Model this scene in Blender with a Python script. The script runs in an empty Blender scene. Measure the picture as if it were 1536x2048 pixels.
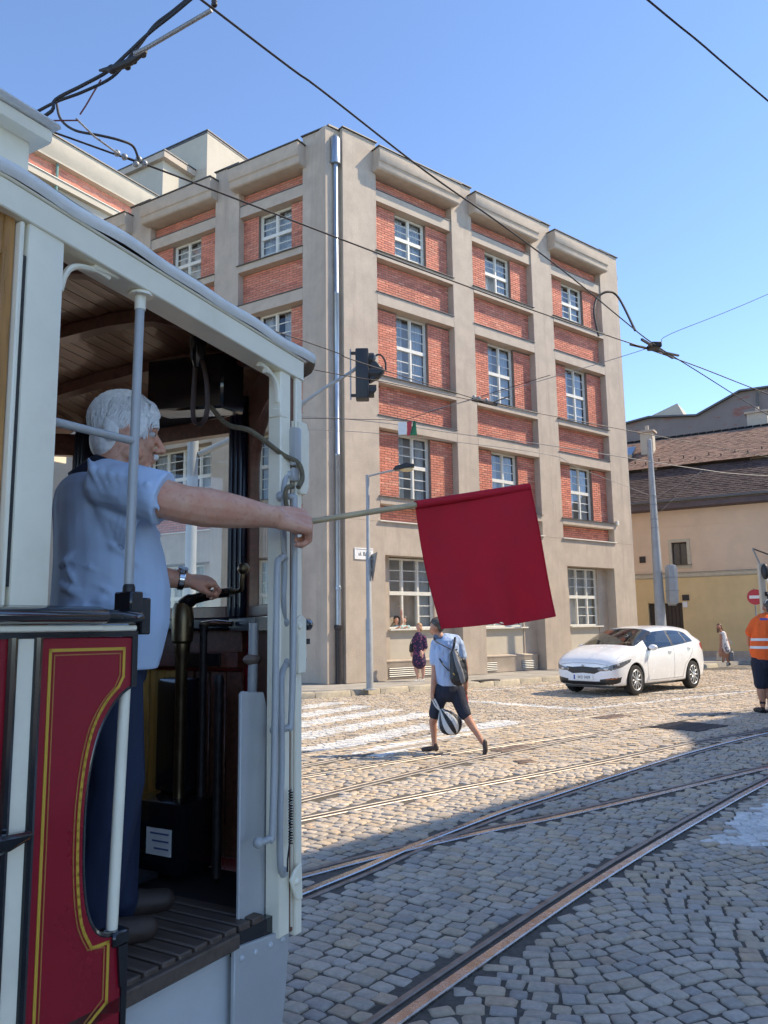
import bpy, bmesh, math, random
import numpy as np
from mathutils import Matrix, Vector, Quaternion
R = math.radians
random.seed(7); rng = np.random.default_rng(11)
scene = bpy.context.scene
C = scene.collection

# ---------------- camera ----------------
cam_data = bpy.data.cameras.new('camera')
cam_data.sensor_fit = 'VERTICAL'; cam_data.sensor_height = 24.0
cam_data.lens = 24.0 * 1590.0 / 2048.0
cam_data.clip_start = 0.05; cam_data.clip_end = 3000
cam = bpy.data.objects.new('camera', cam_data); C.objects.link(cam)
_up = Vector((-.01434, -.9897, .1434)).normalized()      # world up in image axes (x right, y down, z forward)
_fw = (Vector((0, 0, 1)) - _up * _up.z).normalized()
_rt = _fw.cross(_up)
if _rt.x < 0: _rt = -_rt
cam.matrix_world = Matrix(((_rt.x, -_rt.y, -_rt.z, 0), (_fw.x, -_fw.y, -_fw.z, 0), (_up.x, -_up.y, -_up.z, 1.6), (0, 0, 0, 1)))
scene.camera = cam

# ---------------- sky, sun, exposure ----------------
SUN_AZ, SUN_EL = R(83), R(46.5)
world = bpy.data.worlds.new('World'); scene.world = world; world.use_nodes = True
wn = world.node_tree.nodes; wl = world.node_tree.links
sky = wn.new('ShaderNodeTexSky'); sky.sky_type = 'NISHITA'; sky.sun_disc = False
sky.sun_elevation = SUN_EL; sky.sun_rotation = SUN_AZ
sky.air_density = 0.9; sky.dust_density = 0.0; sky.ozone_density = 2.5; sky.altitude = 3000
wl.new(sky.outputs[0], wn['Background'].inputs[0]); wn['Background'].inputs[1].default_value = 0.135
SUNV = Vector((math.sin(SUN_AZ) * math.cos(SUN_EL), math.cos(SUN_AZ) * math.cos(SUN_EL), math.sin(SUN_EL)))
sd = bpy.data.lights.new('sun', 'SUN'); sd.energy = 2.3; sd.angle = R(0.55); sd.color = (1, .85, .64)
sun = bpy.data.objects.new('sun', sd); C.objects.link(sun)
sun.rotation_euler = SUNV.to_track_quat('Z', 'Y').to_euler(); sun.location = (30, 10, 40)
scene.view_settings.view_transform = 'Standard'; scene.view_settings.look = 'None'
scene.view_settings.exposure = 1.5; scene.view_settings.gamma = 1.0
scene.cycles.max_bounces = 7; scene.cycles.transparent_max_bounces = 12; scene.cycles.adaptive_threshold = .02; scene.cycles.use_denoising = True

# ---------------- helpers: materials ----------------
MATS = {}
def newmat(name):
    m = bpy.data.materials.new(name); m.use_nodes = True; MATS[name] = m
    nt = m.node_tree; return m, nt, nt.nodes['Principled BSDF']
def rgb(c): return (c[0], c[1], c[2], 1)
def mixc(nt, fac, a, b, mode='MIX'):
    n = nt.nodes.new('ShaderNodeMix'); n.data_type = 'RGBA'; n.blend_type = mode
    for s, v in ((n.inputs[0], fac), (n.inputs[6], a), (n.inputs[7], b)):
        if hasattr(v, 'links') or isinstance(v, bpy.types.NodeSocket): nt.links.new(v, s)
        elif isinstance(v, (int, float)): s.default_value = v
        else: s.default_value = rgb(v)
    return n.outputs[2]
def noise(nt, scale, detail=4, rough=.55, vec=None, stretch=None):
    n = nt.nodes.new('ShaderNodeTexNoise'); n.inputs['Scale'].default_value = scale
    n.inputs['Detail'].default_value = detail; n.inputs['Roughness'].default_value = rough
    if vec is None:
        tc = nt.nodes.new('ShaderNodeTexCoord'); vec = tc.outputs['Object']
    if stretch:
        mp = nt.nodes.new('ShaderNodeMapping'); mp.inputs['Scale'].default_value = stretch
        nt.links.new(vec, mp.inputs['Vector']); vec = mp.outputs[0]
    nt.links.new(vec, n.inputs['Vector']); return n.outputs[0]
def ramp(nt, fac, p0, p1, c0=(0, 0, 0), c1=(1, 1, 1)):
    n = nt.nodes.new('ShaderNodeValToRGB'); n.color_ramp.elements[0].position = p0; n.color_ramp.elements[1].position = p1
    n.color_ramp.elements[0].color = rgb(c0); n.color_ramp.elements[1].color = rgb(c1)
    nt.links.new(fac, n.inputs[0]); return n.outputs[0]
def bump(nt, bs, h, strength=.3, dist=.01):
    b = nt.nodes.new('ShaderNodeBump'); b.inputs['Strength'].default_value = strength; b.inputs['Distance'].default_value = dist
    nt.links.new(h, b.inputs['Height']); nt.links.new(b.outputs[0], bs.inputs['Normal'])
def pm(name, c, rough=.6, metal=0, var=.12, scale=6, b=0, bscale=60, bdist=.004, coat=0, stretch=None, dirt=None, dscale=2.5, objvar=0, spec=None, trans=0, bdet=5):
    """plain procedural surface: base colour with noise variation, optional blotchy dirt and fine relief"""
    m, nt, bs = newmat(name)
    n1 = noise(nt, scale, 6, .6, stretch=stretch)
    dk = tuple(x * (1 - var) for x in c); lt = tuple(min(1, x * (1 + var)) for x in c)
    col = mixc(nt, ramp(nt, n1, .3, .7), dk, lt)
    if dirt:
        n2 = noise(nt, dscale, 7, .65, stretch=stretch)
        col = mixc(nt, ramp(nt, n2, .5, .78), col, dirt)
    if objvar:
        oi = nt.nodes.new('ShaderNodeObjectInfo'); hs = nt.nodes.new('ShaderNodeHueSaturation')
        mr = nt.nodes.new('ShaderNodeMapRange'); mr.inputs[3].default_value = 1 - objvar; mr.inputs[4].default_value = 1 + objvar
        nt.links.new(oi.outputs['Random'], mr.inputs[0]); nt.links.new(mr.outputs[0], hs.inputs['Value']); nt.links.new(col, hs.inputs['Color']); col = hs.outputs[0]
    nt.links.new(col, bs.inputs['Base Color'])
    r0 = ramp(nt, n1, .25, .75, (max(0, rough - .08),) * 3, (min(1, rough + .08),) * 3); nt.links.new(r0, bs.inputs['Roughness'])
    bs.inputs['Metallic'].default_value = metal
    if coat: bs.inputs['Coat Weight'].default_value = coat; bs.inputs['Coat Roughness'].default_value = .08
    if spec is not None: bs.inputs['Specular IOR Level'].default_value = spec
    if b: bump(nt, bs, noise(nt, bscale, bdet, .6, stretch=stretch), b, bdist)
    if trans:
        tb = nt.nodes.new('ShaderNodeBsdfTranslucent'); nt.links.new(col, tb.inputs['Color'])
        ms = nt.nodes.new('ShaderNodeMixShader'); ms.inputs[0].default_value = trans
        nt.links.new(bs.outputs[0], ms.inputs[1]); nt.links.new(tb.outputs[0], ms.inputs[2])
        nt.links.new(ms.outputs[0], nt.nodes['Material Output'].inputs[0])
    return m
def attr_mat(name, attr='col', rough=.7, b=.4, bscale=90, var=.2, vscale=25, bdist=.004, speck=None):
    m, nt, bs = newmat(name)
    a = nt.nodes.new('ShaderNodeAttribute'); a.attribute_name = attr
    geo = nt.nodes.new('ShaderNodeNewGeometry')
    n1 = noise(nt, vscale, 6, .65, vec=geo.outputs['Position'])
    mul = ramp(nt, n1, .25, .75, (1 - var,) * 3, (1 + var,) * 3)
    col = mixc(nt, 1.0, a.outputs['Color'], mul, 'MULTIPLY')
    n0 = noise(nt, .9, 5, .6, vec=geo.outputs['Position']); col = mixc(nt, 1.0, col, ramp(nt, n0, .3, .7, (.84,) * 3, (1.08,) * 3), 'MULTIPLY')
    if speck:
        n3 = noise(nt, 220, 2, .5, vec=geo.outputs['Position']); col = mixc(nt, ramp(nt, n3, .62, .7), col, speck)
    nt.links.new(col, bs.inputs['Base Color']); bs.inputs['Roughness'].default_value = rough
    bump(nt, bs, noise(nt, bscale, 5, .65, vec=geo.outputs['Position']), b, bdist)
    return m

# ---------------- helpers: meshes and objects ----------------
def T(x, y, z): return Matrix.Translation((x, y, z))
def RZ(a): return Matrix.Rotation(a, 4, 'Z')
def frame(o, x, y):
    x = Vector(x); y = Vector(y); z = x.cross(y)
    return Matrix(((x.x, y.x, z.x, o[0]), (x.y, y.y, z.y, o[1]), (x.z, y.z, z.z, o[2]), (0, 0, 0, 1)))
class MB:
    def __init__(s, M=None): s.v = []; s.f = []; s.mi = []; s.M = M or Matrix.Identity(4); s.m = 0
    def add(s, vs, fs):
        n = len(s.v); M = s.M
        s.v += [M @ Vector(p) for p in vs]; s.f += [tuple(i + n for i in f) for f in fs]; s.mi += [s.m] * len(fs); return s
    def box(s, x0, x1, y0, y1, z0, z1):
        vs = [(x, y, z) for z in (z0, z1) for y in (y0, y1) for x in (x0, x1)]
        return s.add(vs, [(0, 2, 3, 1), (4, 5, 7, 6), (0, 1, 5, 4), (2, 6, 7, 3), (0, 4, 6, 2), (1, 3, 7, 5)])
    def bar(s, a, b, w, h, up=(0, 0, 1)):
        a = Vector(a); b = Vector(b); d = (b - a).normalized(); up = Vector(up); x = d.cross(up)
        if x.length < 1e-4: x = d.cross(Vector((1, 0, 0)))
        x.normalize(); y = x.cross(d)
        vs = [p + x * (i * w / 2) + y * (j * h / 2) for p in (a, b) for i, j in ((-1, -1), (1, -1), (1, 1), (-1, 1))]
        return s.add(vs, [(0, 1, 2, 3), (7, 6, 5, 4), (0, 4, 5, 1), (1, 5, 6, 2), (2, 6, 7, 3), (3, 7, 4, 0)])
    def prism(s, poly, a, b, ax='y'):
        """poly of 2D points; extruded from a to b along axis"""
        def p3(p, t): return {'y': (p[0], t, p[1]), 'x': (t, p[0], p[1]), 'z': (p[0], p[1], t)}[ax]
        n = len(poly); vs = [p3(p, a) for p in poly] + [p3(p, b) for p in poly]
        fs = [tuple(range(n)), tuple(range(2 * n - 1, n - 1, -1))] + [(i, (i + 1) % n, n + (i + 1) % n, n + i) for i in range(n)]
        return s.add(vs, fs)
    def tube(s, pts, r, n=8, closed=False, caps=True, flat=1.0):
        P = [Vector(p) for p in pts]; k = len(P); rs = r if isinstance(r, (list, tuple)) else [r] * k
        d0 = (P[1] - P[0]).normalized(); x = d0.cross(Vector((0, 0, 1)))
        if x.length < 1e-3: x = d0.cross(Vector((1, 0, 0)))
        x.normalize(); vs = []; pd = d0
        for i in range(k):
            if closed: d = (P[(i + 1) % k] - P[i - 1]).normalized()
            else: d = ((P[min(i + 1, k - 1)] - P[max(i - 1, 0)])).normalized()
            q = pd.rotation_difference(d); x = (q @ x); x = (x - d * x.dot(d)).normalized(); y = d.cross(x); pd = d
            for j in range(n):
                t = 2 * math.pi * j / n; vs.append(P[i] + x * (math.cos(t) * rs[i]) + y * (math.sin(t) * rs[i] * flat))
        fs = []
        for i in range(k if closed else k - 1):
            for j in range(n):
                a = i * n + j; b_ = i * n + (j + 1) % n; c = ((i + 1) % k) * n + (j + 1) % n; d = ((i + 1) % k) * n + j
                fs.append((a, b_, c, d))
        if caps and not closed: fs += [tuple(range(n - 1, -1, -1)), tuple((k - 1) * n + j for j in range(n))]
        return s.add(vs, fs)
    def lathe(s, prof, n=16, o=(0, 0, 0), ax='z'):
        vs = []
        for r, z in prof:
            for j in range(n):
                t = 2 * math.pi * j / n; c, d = r * math.cos(t), r * math.sin(t)
                p = {'z': (c, d, z), 'x': (z, c, d), 'y': (c, z, d)}[ax]; vs.append((p[0] + o[0], p[1] + o[1], p[2] + o[2]))
        k = len(prof); fs = [(i * n + j, i * n + (j + 1) % n, (i + 1) * n + (j + 1) % n, (i + 1) * n + j) for i in range(k - 1) for j in range(n)]
        fs += [tuple(range(n - 1, -1, -1)), tuple((k - 1) * n + j for j in range(n))]
        return s.add(vs, fs)
    def ell(s, c, r, nu=12, nv=8, M=None):
        vs = []; M = M or Matrix.Identity(4)
        for i in range(1, nv):
            t = math.pi * i / nv
            for j in range(nu):
                p = 2 * math.pi * j / nu; q = M @ Vector((r[0] * math.sin(t) * math.cos(p), r[1] * math.sin(t) * math.sin(p), r[2] * math.cos(t)))
                vs.append(Vector(c) + q)
        vs += [Vector(c) + M @ Vector((0, 0, r[2])), Vector(c) - M @ Vector((0, 0, r[2]))]; m = len(vs)
        fs = [(i * nu + j, (i + 1) * nu + j, (i + 1) * nu + (j + 1) % nu, i * nu + (j + 1) % nu) for i in range(nv - 2) for j in range(nu)]
        fs += [(m - 2, j, (j + 1) % nu) for j in range(nu)] + [(m - 1, (nv - 2) * nu + (j + 1) % nu, (nv - 2) * nu + j) for j in range(nu)]
        return s.add(vs, fs)
    def grid(s, fn, nu, nv):
        vs = [fn(i / nu, j / nv) for j in range(nv + 1) for i in range(nu + 1)]
        fs = [(j * (nu + 1) + i, j * (nu + 1) + i + 1, (j + 1) * (nu + 1) + i + 1, (j + 1) * (nu + 1) + i) for j in range(nv) for i in range(nu)]
        return s.add(vs, fs)
    def mesh(s, name, mats, bevel=0, smooth=40, X=None, seg=1):
        me = bpy.data.meshes.new(name); X = X or Matrix.Identity(4)
        me.from_pydata([X @ p for p in s.v], [], s.f)
        for m in (mats if isinstance(mats, (list, tuple)) else [mats]): me.materials.append(m)
        me.polygons.foreach_set('material_index', s.mi)
        bm = bmesh.new(); bm.from_mesh(me); bmesh.ops.recalc_face_normals(bm, faces=bm.faces)
        if bevel:
            es = [e for e in bm.edges if len(e.link_faces) == 2 and e.calc_face_angle(0) > R(25)]
            bmesh.ops.bevel(bm, geom=es, offset=bevel, offset_type='OFFSET', segments=seg, profile=.6, affect='EDGES', clamp_overlap=True)
        bm.to_mesh(me); bm.free()
        if smooth is not None:
            me.shade_smooth(); me.set_sharp_from_angle(angle=R(smooth))
        return me
RW = {}      # world matrix of every root and part
def tag(o, label=None, cat=None, group=None, kind=None):
    if label: o['label'] = label
    if cat: o['category'] = cat
    if group: o['group'] = group
    if kind: o['kind'] = kind
    return o
def thing(name, label, cat, W, group=None):
    o = bpy.data.objects.new(name, None); C.objects.link(o); o.empty_display_size = .2
    W = W if isinstance(W, Matrix) else T(*W)
    o.matrix_world = W; RW[o] = W.copy(); return tag(o, label, cat, group)
def obj(name, me, parent=None, W=None):
    o = bpy.data.objects.new(name, me); C.objects.link(o); W = W or Matrix.Identity(4)
    if parent is not None:
        o.parent = parent; o.matrix_basis = RW[parent].inverted() @ W
    else: o.matrix_world = W
    RW[o] = W.copy(); return o
def part(mb, name, mats, parent, F=None, bevel=0, smooth=40, label=None, kind=None, seg=1):
    """F: authoring frame -> world. The object sits at its parent's origin."""
    F = F or Matrix.Identity(4); W = RW[parent]
    o = obj(name, mb.mesh(name, mats, bevel, smooth, W.inverted() @ F, seg), parent, W)
    return tag(o, label, kind=kind)
def solo(mb, name, mats, label, cat, W, F=None, group=None, bevel=0, smooth=40, kind=None, seg=1):
    F = F or Matrix.Identity(4); W = W if isinstance(W, Matrix) else T(*W)
    o = obj(name, mb.mesh(name, mats, bevel, smooth, W.inverted() @ F, seg), None, W)
    return tag(o, label, cat, group, kind)
def evalmesh(o):
    dg = bpy.context.evaluated_depsgraph_get(); dg.update()
    me = bpy.data.meshes.new_from_object(o.evaluated_get(dg)); return me
def organic(mb, name, mats, voxel=.01, smooth_it=4, factor=.5):
    """union of overlapping shapes -> one continuous smooth surface"""
    me = mb.mesh(name + '_src', mats, smooth=None)
    o = bpy.data.objects.new(name + '_src', me); C.objects.link(o)
    m = o.modifiers.new('r', 'REMESH'); m.mode = 'VOXEL'; m.voxel_size = voxel
    if smooth_it:
        m2 = o.modifiers.new('s', 'SMOOTH'); m2.iterations = smooth_it; m2.factor = factor
    res = evalmesh(o); bpy.data.objects.remove(o); bpy.data.meshes.remove(me)
    res.name = name; res.shade_smooth()
    res.materials.clear()
    for mm in (mats if isinstance(mats, (list, tuple)) else [mats]): res.materials.append(mm)
    return res
def catmull(pts, n=8):
    P = [Vector(p) for p in pts]; out = []
    for i in range(len(P) - 1):
        a = P[max(i - 1, 0)]; b = P[i]; c = P[i + 1]; d = P[min(i + 2, len(P) - 1)]
        for k in range(n):
            t = k / n; out.append(.5 * ((2 * b) + (c - a) * t + (2 * a - 5 * b + 4 * c - d) * t * t + (3 * b - a - 3 * c + d) * t ** 3))
    out.append(P[-1]); return out
# frames: (along, inward, up) of each facade, and (forward, left, up) of the tram
FB = T(-1.0658, 21.5732, 0) @ RZ(R(39.538))
FL = T(-1.417, 21.4948, 0) @ RZ(R(148.487 - 180))
FT = RZ(R(90 - 30.4))
# ================= GROUND, RAILS, PAVEMENT =================
M_bed = pm('joint_sand', (.11, .095, .075), .95, var=.35, scale=30, b=.6, bscale=160)
M_far = None
m, nt, bs = newmat('far_setts')       # beyond the built stones: the same setts, too small to tell apart
geo = nt.nodes.new('ShaderNodeNewGeometry')
vo = nt.nodes.new('ShaderNodeTexVoronoi'); vo.inputs['Scale'].default_value = 8.5; nt.links.new(geo.outputs['Position'], vo.inputs['Vector'])
c0 = mixc(nt, noise(nt, 3, 5, vec=geo.outputs['Position']), (.26, .23, .185), (.38, .33, .26))
hs = nt.nodes.new('ShaderNodeSeparateColor'); nt.links.new(vo.outputs['Color'], hs.inputs[0])
c1 = mixc(nt, hs.outputs[0], c0, (.3, .27, .22)); e1_ = ramp(nt, vo.outputs['Distance'], .35, .62)
nt.links.new(mixc(nt, e1_, c1, (.1, .09, .075)), bs.inputs['Base Color']); bs.inputs['Roughness'].default_value = .8
bump(nt, bs, ramp(nt, vo.outputs['Distance'], .3, .7, (1, 1, 1), (0, 0, 0)), .6, .02); M_far = m
solo(MB().box(-300, 300, -120, 700, -.5, -.022), 'street', M_far, 'setts of the street running off past the corner', None, (0, 0, -.022), kind='structure', smooth=None)
M_stone = attr_mat('sett_stone', rough=.62, b=.5, bscale=70, var=.22, vscale=30, bdist=.006, speck=(.36, .35, .33))

RAILS = {
 'A': [(-3.2, 3.2), (-1.6, 4.62), (-.57, 5.5), (-.23, 5.8), (.24, 6.18), (.89, 6.66), (1.36, 6.97), (2.28, 7.66), (3.03, 8.24), (4.23, 9.17), (7, 11.25), (11, 14.2)],
 'B': [(-3.4, 1.0), (-2.2, 2.72), (-1.3, 4.02), (-.53, 5.1), (-.16, 5.6), (.24, 6.19), (.97, 7.14), (1.51, 7.75), (2.39, 8.74), (3.38, 9.82), (4.41, 10.86), (5.53, 11.89), (8, 14.0), (12, 17.3)],
 'R1': [(-2.2, .2), (-1.4, 1.45), (-.72, 2.5), (-.03, 3.5), (.56, 4.32), (1.19, 5.17), (1.9, 6.07), (2.77, 7.13), (3.88, 8.43), (6, 10.75), (10, 14.6)],
 'C': [(-4.2, 4.2), (-2.5, 5.6), (-.75, 7.07), (-.21, 7.53), (.41, 8.04), (1.17, 8.62), (1.77, 9.09), (2.71, 9.87), (3.72, 10.74), (4.66, 11.5), (5.71, 12.32), (8, 14.25), (12, 17.5)],
 'D': [(-4.4, 3.6), (-2.6, 5.7), (-.83, 7.78), (-.1, 8.65), (.81, 9.72), (1.42, 10.38), (2.2, 11.17), (3.58, 12.5), (5.2, 13.9), (7.3, 15.6), (12, 19.3)],
 'E': [(-4.6, 6.1), (-2.6, 7.6), (-.96, 9.0), (-.08, 9.76), (.41, 10.18), (.97, 10.65), (1.52, 11.08), (2.31, 11.68), (3.6, 12.65)],
 'F': [(-4.4, 5.8), (-2.6, 7.8), (-1.0, 9.67), (-.29, 10.5), (.41, 11.26), (1.06, 11.92)],
 'G': [(-4.6, 7.8), (-2.6, 9.4), (-1.1, 10.57), (-.31, 11.2), (.59, 11.95), (1.25, 12.5), (1.78, 12.94), (2.74, 13.72), (3.94, 14.62), (4.96, 15.39), (9, 18.4)]}
RP = {k: catmull([(x, y, 0) for x, y in v], 10) for k, v in RAILS.items()}
RS = np.array([[p.x, p.y] for k in RP for p in RP[k]])
_seg = []
for k in RP:
    for a, b in zip(RP[k], RP[k][1:]):
        n = max(1, int((b - a).length / .07))
        for i in range(n): _seg.append(a.lerp(b, i / n)[:2])
RS = np.array(_seg)

M_head = pm('worn_rail_steel', (.2, .185, .17), .5, .6, var=.12, scale=18, b=.15, bscale=300, bdist=.001, stretch=(1, 1, 1), dirt=(.3, .26, .23), dscale=6)
M_head2 = pm('polished_rail_steel', (.52, .51, .5), .26, 1, var=.12, scale=18, b=.15, bscale=300, bdist=.001, dirt=(.36, .31, .27), dscale=6)
M_lip = pm('brown_rail_steel', (.26, .225, .195), .42, .6, var=.25, scale=12, b=.3, bscale=120, bdist=.002, dirt=(.12, .1, .09), dscale=9)
M_groove = pm('black_rail_groove', (.02, .018, .016), .9, var=.3, scale=30)
def rail(key, label):
    P = RP[key]; t = thing('tram_rail', label, 'rail', (P[len(P) // 2].x, P[len(P) // 2].y, 0), 'grooved tram rails in the setts')
    def sweep(off0, off1, ztop, zbot, name, mat):
        mb = MB(); vs = []
        for i, p in enumerate(P):
            d = (P[min(i + 1, len(P) - 1)] - P[max(i - 1, 0)]).normalized(); s = Vector((d.y, -d.x, 0))
            e = .006
            for o, z in ((off0, zbot), (off0, ztop - e), (off0 + e, ztop), (off1 - e, ztop), (off1, ztop - e), (off1, zbot)):
                q = p + s * o; vs.append((q.x, q.y, z))
        n = 6; fs = [(i * n + j, i * n + j + 1, (i + 1) * n + j + 1, (i + 1) * n + j) for i in range(len(P) - 1) for j in range(n - 1)]
        mb.add(vs, fs); part(mb, name, mat, t, smooth=None)
    zj = {'A': .0005, 'B': .002, 'R1': .003, 'C': .0, 'D': .001, 'E': -.0015, 'F': -.002, 'G': -.001}[key]
    s = -1 if key in 'RB R1' else 1
    if key in ('R1', 'A', 'D', 'F'):
        sweep(-.005, .058, .006 + zj, -.04, 'running_head', M_head2 if key in ('R1', 'A') else M_head); sweep(-.082, -.046, .003 + zj, -.04, 'guard_lip', M_lip)
        sweep(-.0465, -.0045, -.024, -.05, 'groove', M_groove)
    else:
        sweep(-.058, .005, .006 + zj, -.04, 'running_head', M_head2 if key == 'B' else M_head); sweep(.046, .082, .003 + zj, -.04, 'guard_lip', M_lip)
        sweep(.0045, .0465, -.024, -.05, 'groove', M_groove)
for k, l in (('R1', 'nearest tram rail, crossing the shaded setts to the bottom edge'), ('B', 'tram rail from the tram front crossing another rail in shade'), ('A', 'tram rail next inside the nearest one, meeting a crossing'),
             ('C', 'bright tram rail just beyond the edge of the big shadow'), ('D', 'tram rail passing just in front of the walking man'), ('E', 'thin tram rail under the walking man with the backpack'),
             ('F', 'tram rail right behind the feet of the walking man'), ('G', 'farthest tram rail, between zebra crossing and walking man')): rail(k, l)

# ---- setts: every stone is geometry; the largest in view are single objects ----
KERB = [(-14, 25.6), (-8, 21.95), (-4.2, 19.6), (-2.7, 18.85), (-1.9, 18.72), (-.85, 19.3), (.1, 20.12), (1.3, 20.85), (2.9, 21.85), (4.95, 23.5), (10, 27.65), (12.4, 29.7)]
KX = np.array([p[0] for p in KERB]); KY = np.array([p[1] for p in KERB])
def field(ang, hx, hy, x0, x1, y0, y1, arc=0, per=2.2):
    """courses of stones in a rotated frame; arc bends the courses into the wave of a fan pattern"""
    out = []; v = y0; row = 0
    while v < y1:
        h = hy * rng.uniform(.9, 1.1); u = x0 + rng.uniform(0, hx)
        n = int((x1 - x0) / hx) + 2
        ws = hx * rng.uniform(.74, 1.32, n); us = u + np.cumsum(ws) - ws / 2
        vv = v + h / 2 + rng.normal(0, .003, n)
        sl = np.zeros(n)
        if arc:
            vv = vv + arc * np.sin(us * math.pi / per) ** 2; sl = np.gradient(vv, us)
            sl = np.clip(sl, -.5, .5)
        out.append(np.stack([us, vv, ws, np.full(n, h), np.arctan(sl)], 1)); v += h; row += 1
    A = np.concatenate(out); c, s = math.cos(ang), math.sin(ang)
    X = A[:, 0] * c - A[:, 1] * s; Y = A[:, 0] * s + A[:, 1] * c
    return np.stack([X, Y, A[:, 2], A[:, 3], A[:, 4] + ang + rng.normal(0, .022, len(A))], 1)
def side(P, pts):       # signed side of points against a polyline (right positive)
    P = np.array([[p.x, p.y] for p in P]); yy = np.interp(pts[:, 0], P[:, 0], P[:, 1]); return yy - pts[:, 1]
FA = field(R(-36), .112, .093, -24, 22, -12, 26)
FBk = field(R(6), .109, .091, -14, 16, -3, 28, arc=.17, per=1.3)
def inview(S, lo=.4, hi=27.5):
    x, y = S[:, 0], S[:, 1]; ky = np.interp(x, KX, KY)
    return (y > lo) & (y < hi) & (np.abs(x) < .56 * y + 2.2) & (y < ky - .12) & (x - .33 * y < 4.4 + 0 * y + 2)
sideR1 = lambda S: side(RP['R1'], S); sideG = lambda S: side(RP['G'], S)
a = FA[inview(FA)]; a = a[(sideR1(a) < 0) & (sideG(a) > -.35)]
b = FBk[inview(FBk)]; b = b[(sideR1(b) > 0) | (sideG(b) < -.35)]
ST = np.concatenate([a, b])
dm = np.empty(len(ST))
for i in range(0, len(ST), 2000):
    q = ST[i:i + 2000, None, :2] - RS[None]; dm[i:i + 2000] = np.sqrt((q ** 2).sum(-1).min(1))
ST = ST[dm > .09 + ST[:, 2] * .2]
# stone colours: grey granite, bluish and ochre stones; painted markings; warm sunlit tone painted in farther off
n = len(ST); base = np.array([.48, .405, .315])[None] * rng.uniform(.85, 1.1, (n, 1))
k = rng.random(n); och = np.clip((ST[:, 1] - 3) / 9, 0, 1) * .4 + .06  # ochre share grows with distance: warm sunlit look put into the colour
base = np.where((k < och)[:, None], base * np.array([1.06, .99, .87]), base)
base = np.where((k > .86)[:, None], base * np.array([.86, .9, .98]), base)
base = np.where(((k > .8) & (k < .84))[:, None], base * np.array([1.04, .92, .8]), base)
far = np.clip((ST[:, 1] - 6) / 8, 0, 1)[:, None]; base = base * (1 + .22 * far)  # sunlit brightness painted in: stones get lighter with distance
x, y = ST[:, 0], ST[:, 1]; A_ = .57 * x + .82 * y; B_ = .82 * x - .57 * y
paint = np.zeros(n, bool)
for ex, ey in ((-1.02, 17.74), (-.42, 16.85), (.16, 16.08), (.74, 15.2), (1.35, 14.3), (2.1, 13.9)):
    ae, be = .57 * ex + .82 * ey, .82 * ex - .57 * ey; paint |= (np.abs(B_ - be) < .26) & (A_ < ae) & (A_ > ae - 4.2)
def nearseg(p, q, w):
    p = np.array(p); d = np.array(q) - p; L = np.linalg.norm(d); d = d / L; r = ST[:, :2] - p; t = r @ d; return (t > 0) & (t < L) & (np.abs(r[:, 0] * d[1] - r[:, 1] * d[0]) < w)
paint |= nearseg((1.5, 17.9), (3.75, 15.5), .15) | nearseg((3.7, 15.55), (10, 20.1), .085) | nearseg((2.2, 20.3), (5.2, 22.2), .08) | nearseg((6.2, 18.9), (9, 20.9), .07)
def inpoly(P):
    P = np.array(P); r = np.zeros(n, bool); j = len(P) - 1
    for i in range(len(P)):
        c = ((P[i, 1] > y) != (P[j, 1] > y)) & (x < (P[j, 0] - P[i, 0]) * (y - P[i, 1]) / (P[j, 1] - P[i, 1] + 1e-9) + P[i, 0]); r ^= c; j = i
    return r
paint |= inpoly([(2.32, 6.17), (2.72, 6.02), (3.35, 6.55), (6.4, 9.0), (6.4, 10.6), (3.02, 7.05)])
wear = rng.random(n); pc = np.array([.8, .79, .75])[None] * rng.uniform(.85, 1.08, (n, 1))
base = np.where((paint & (wear > .05))[:, None], base * .15 + pc * .85, base)
base = np.clip(base, .02, .9)
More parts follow.
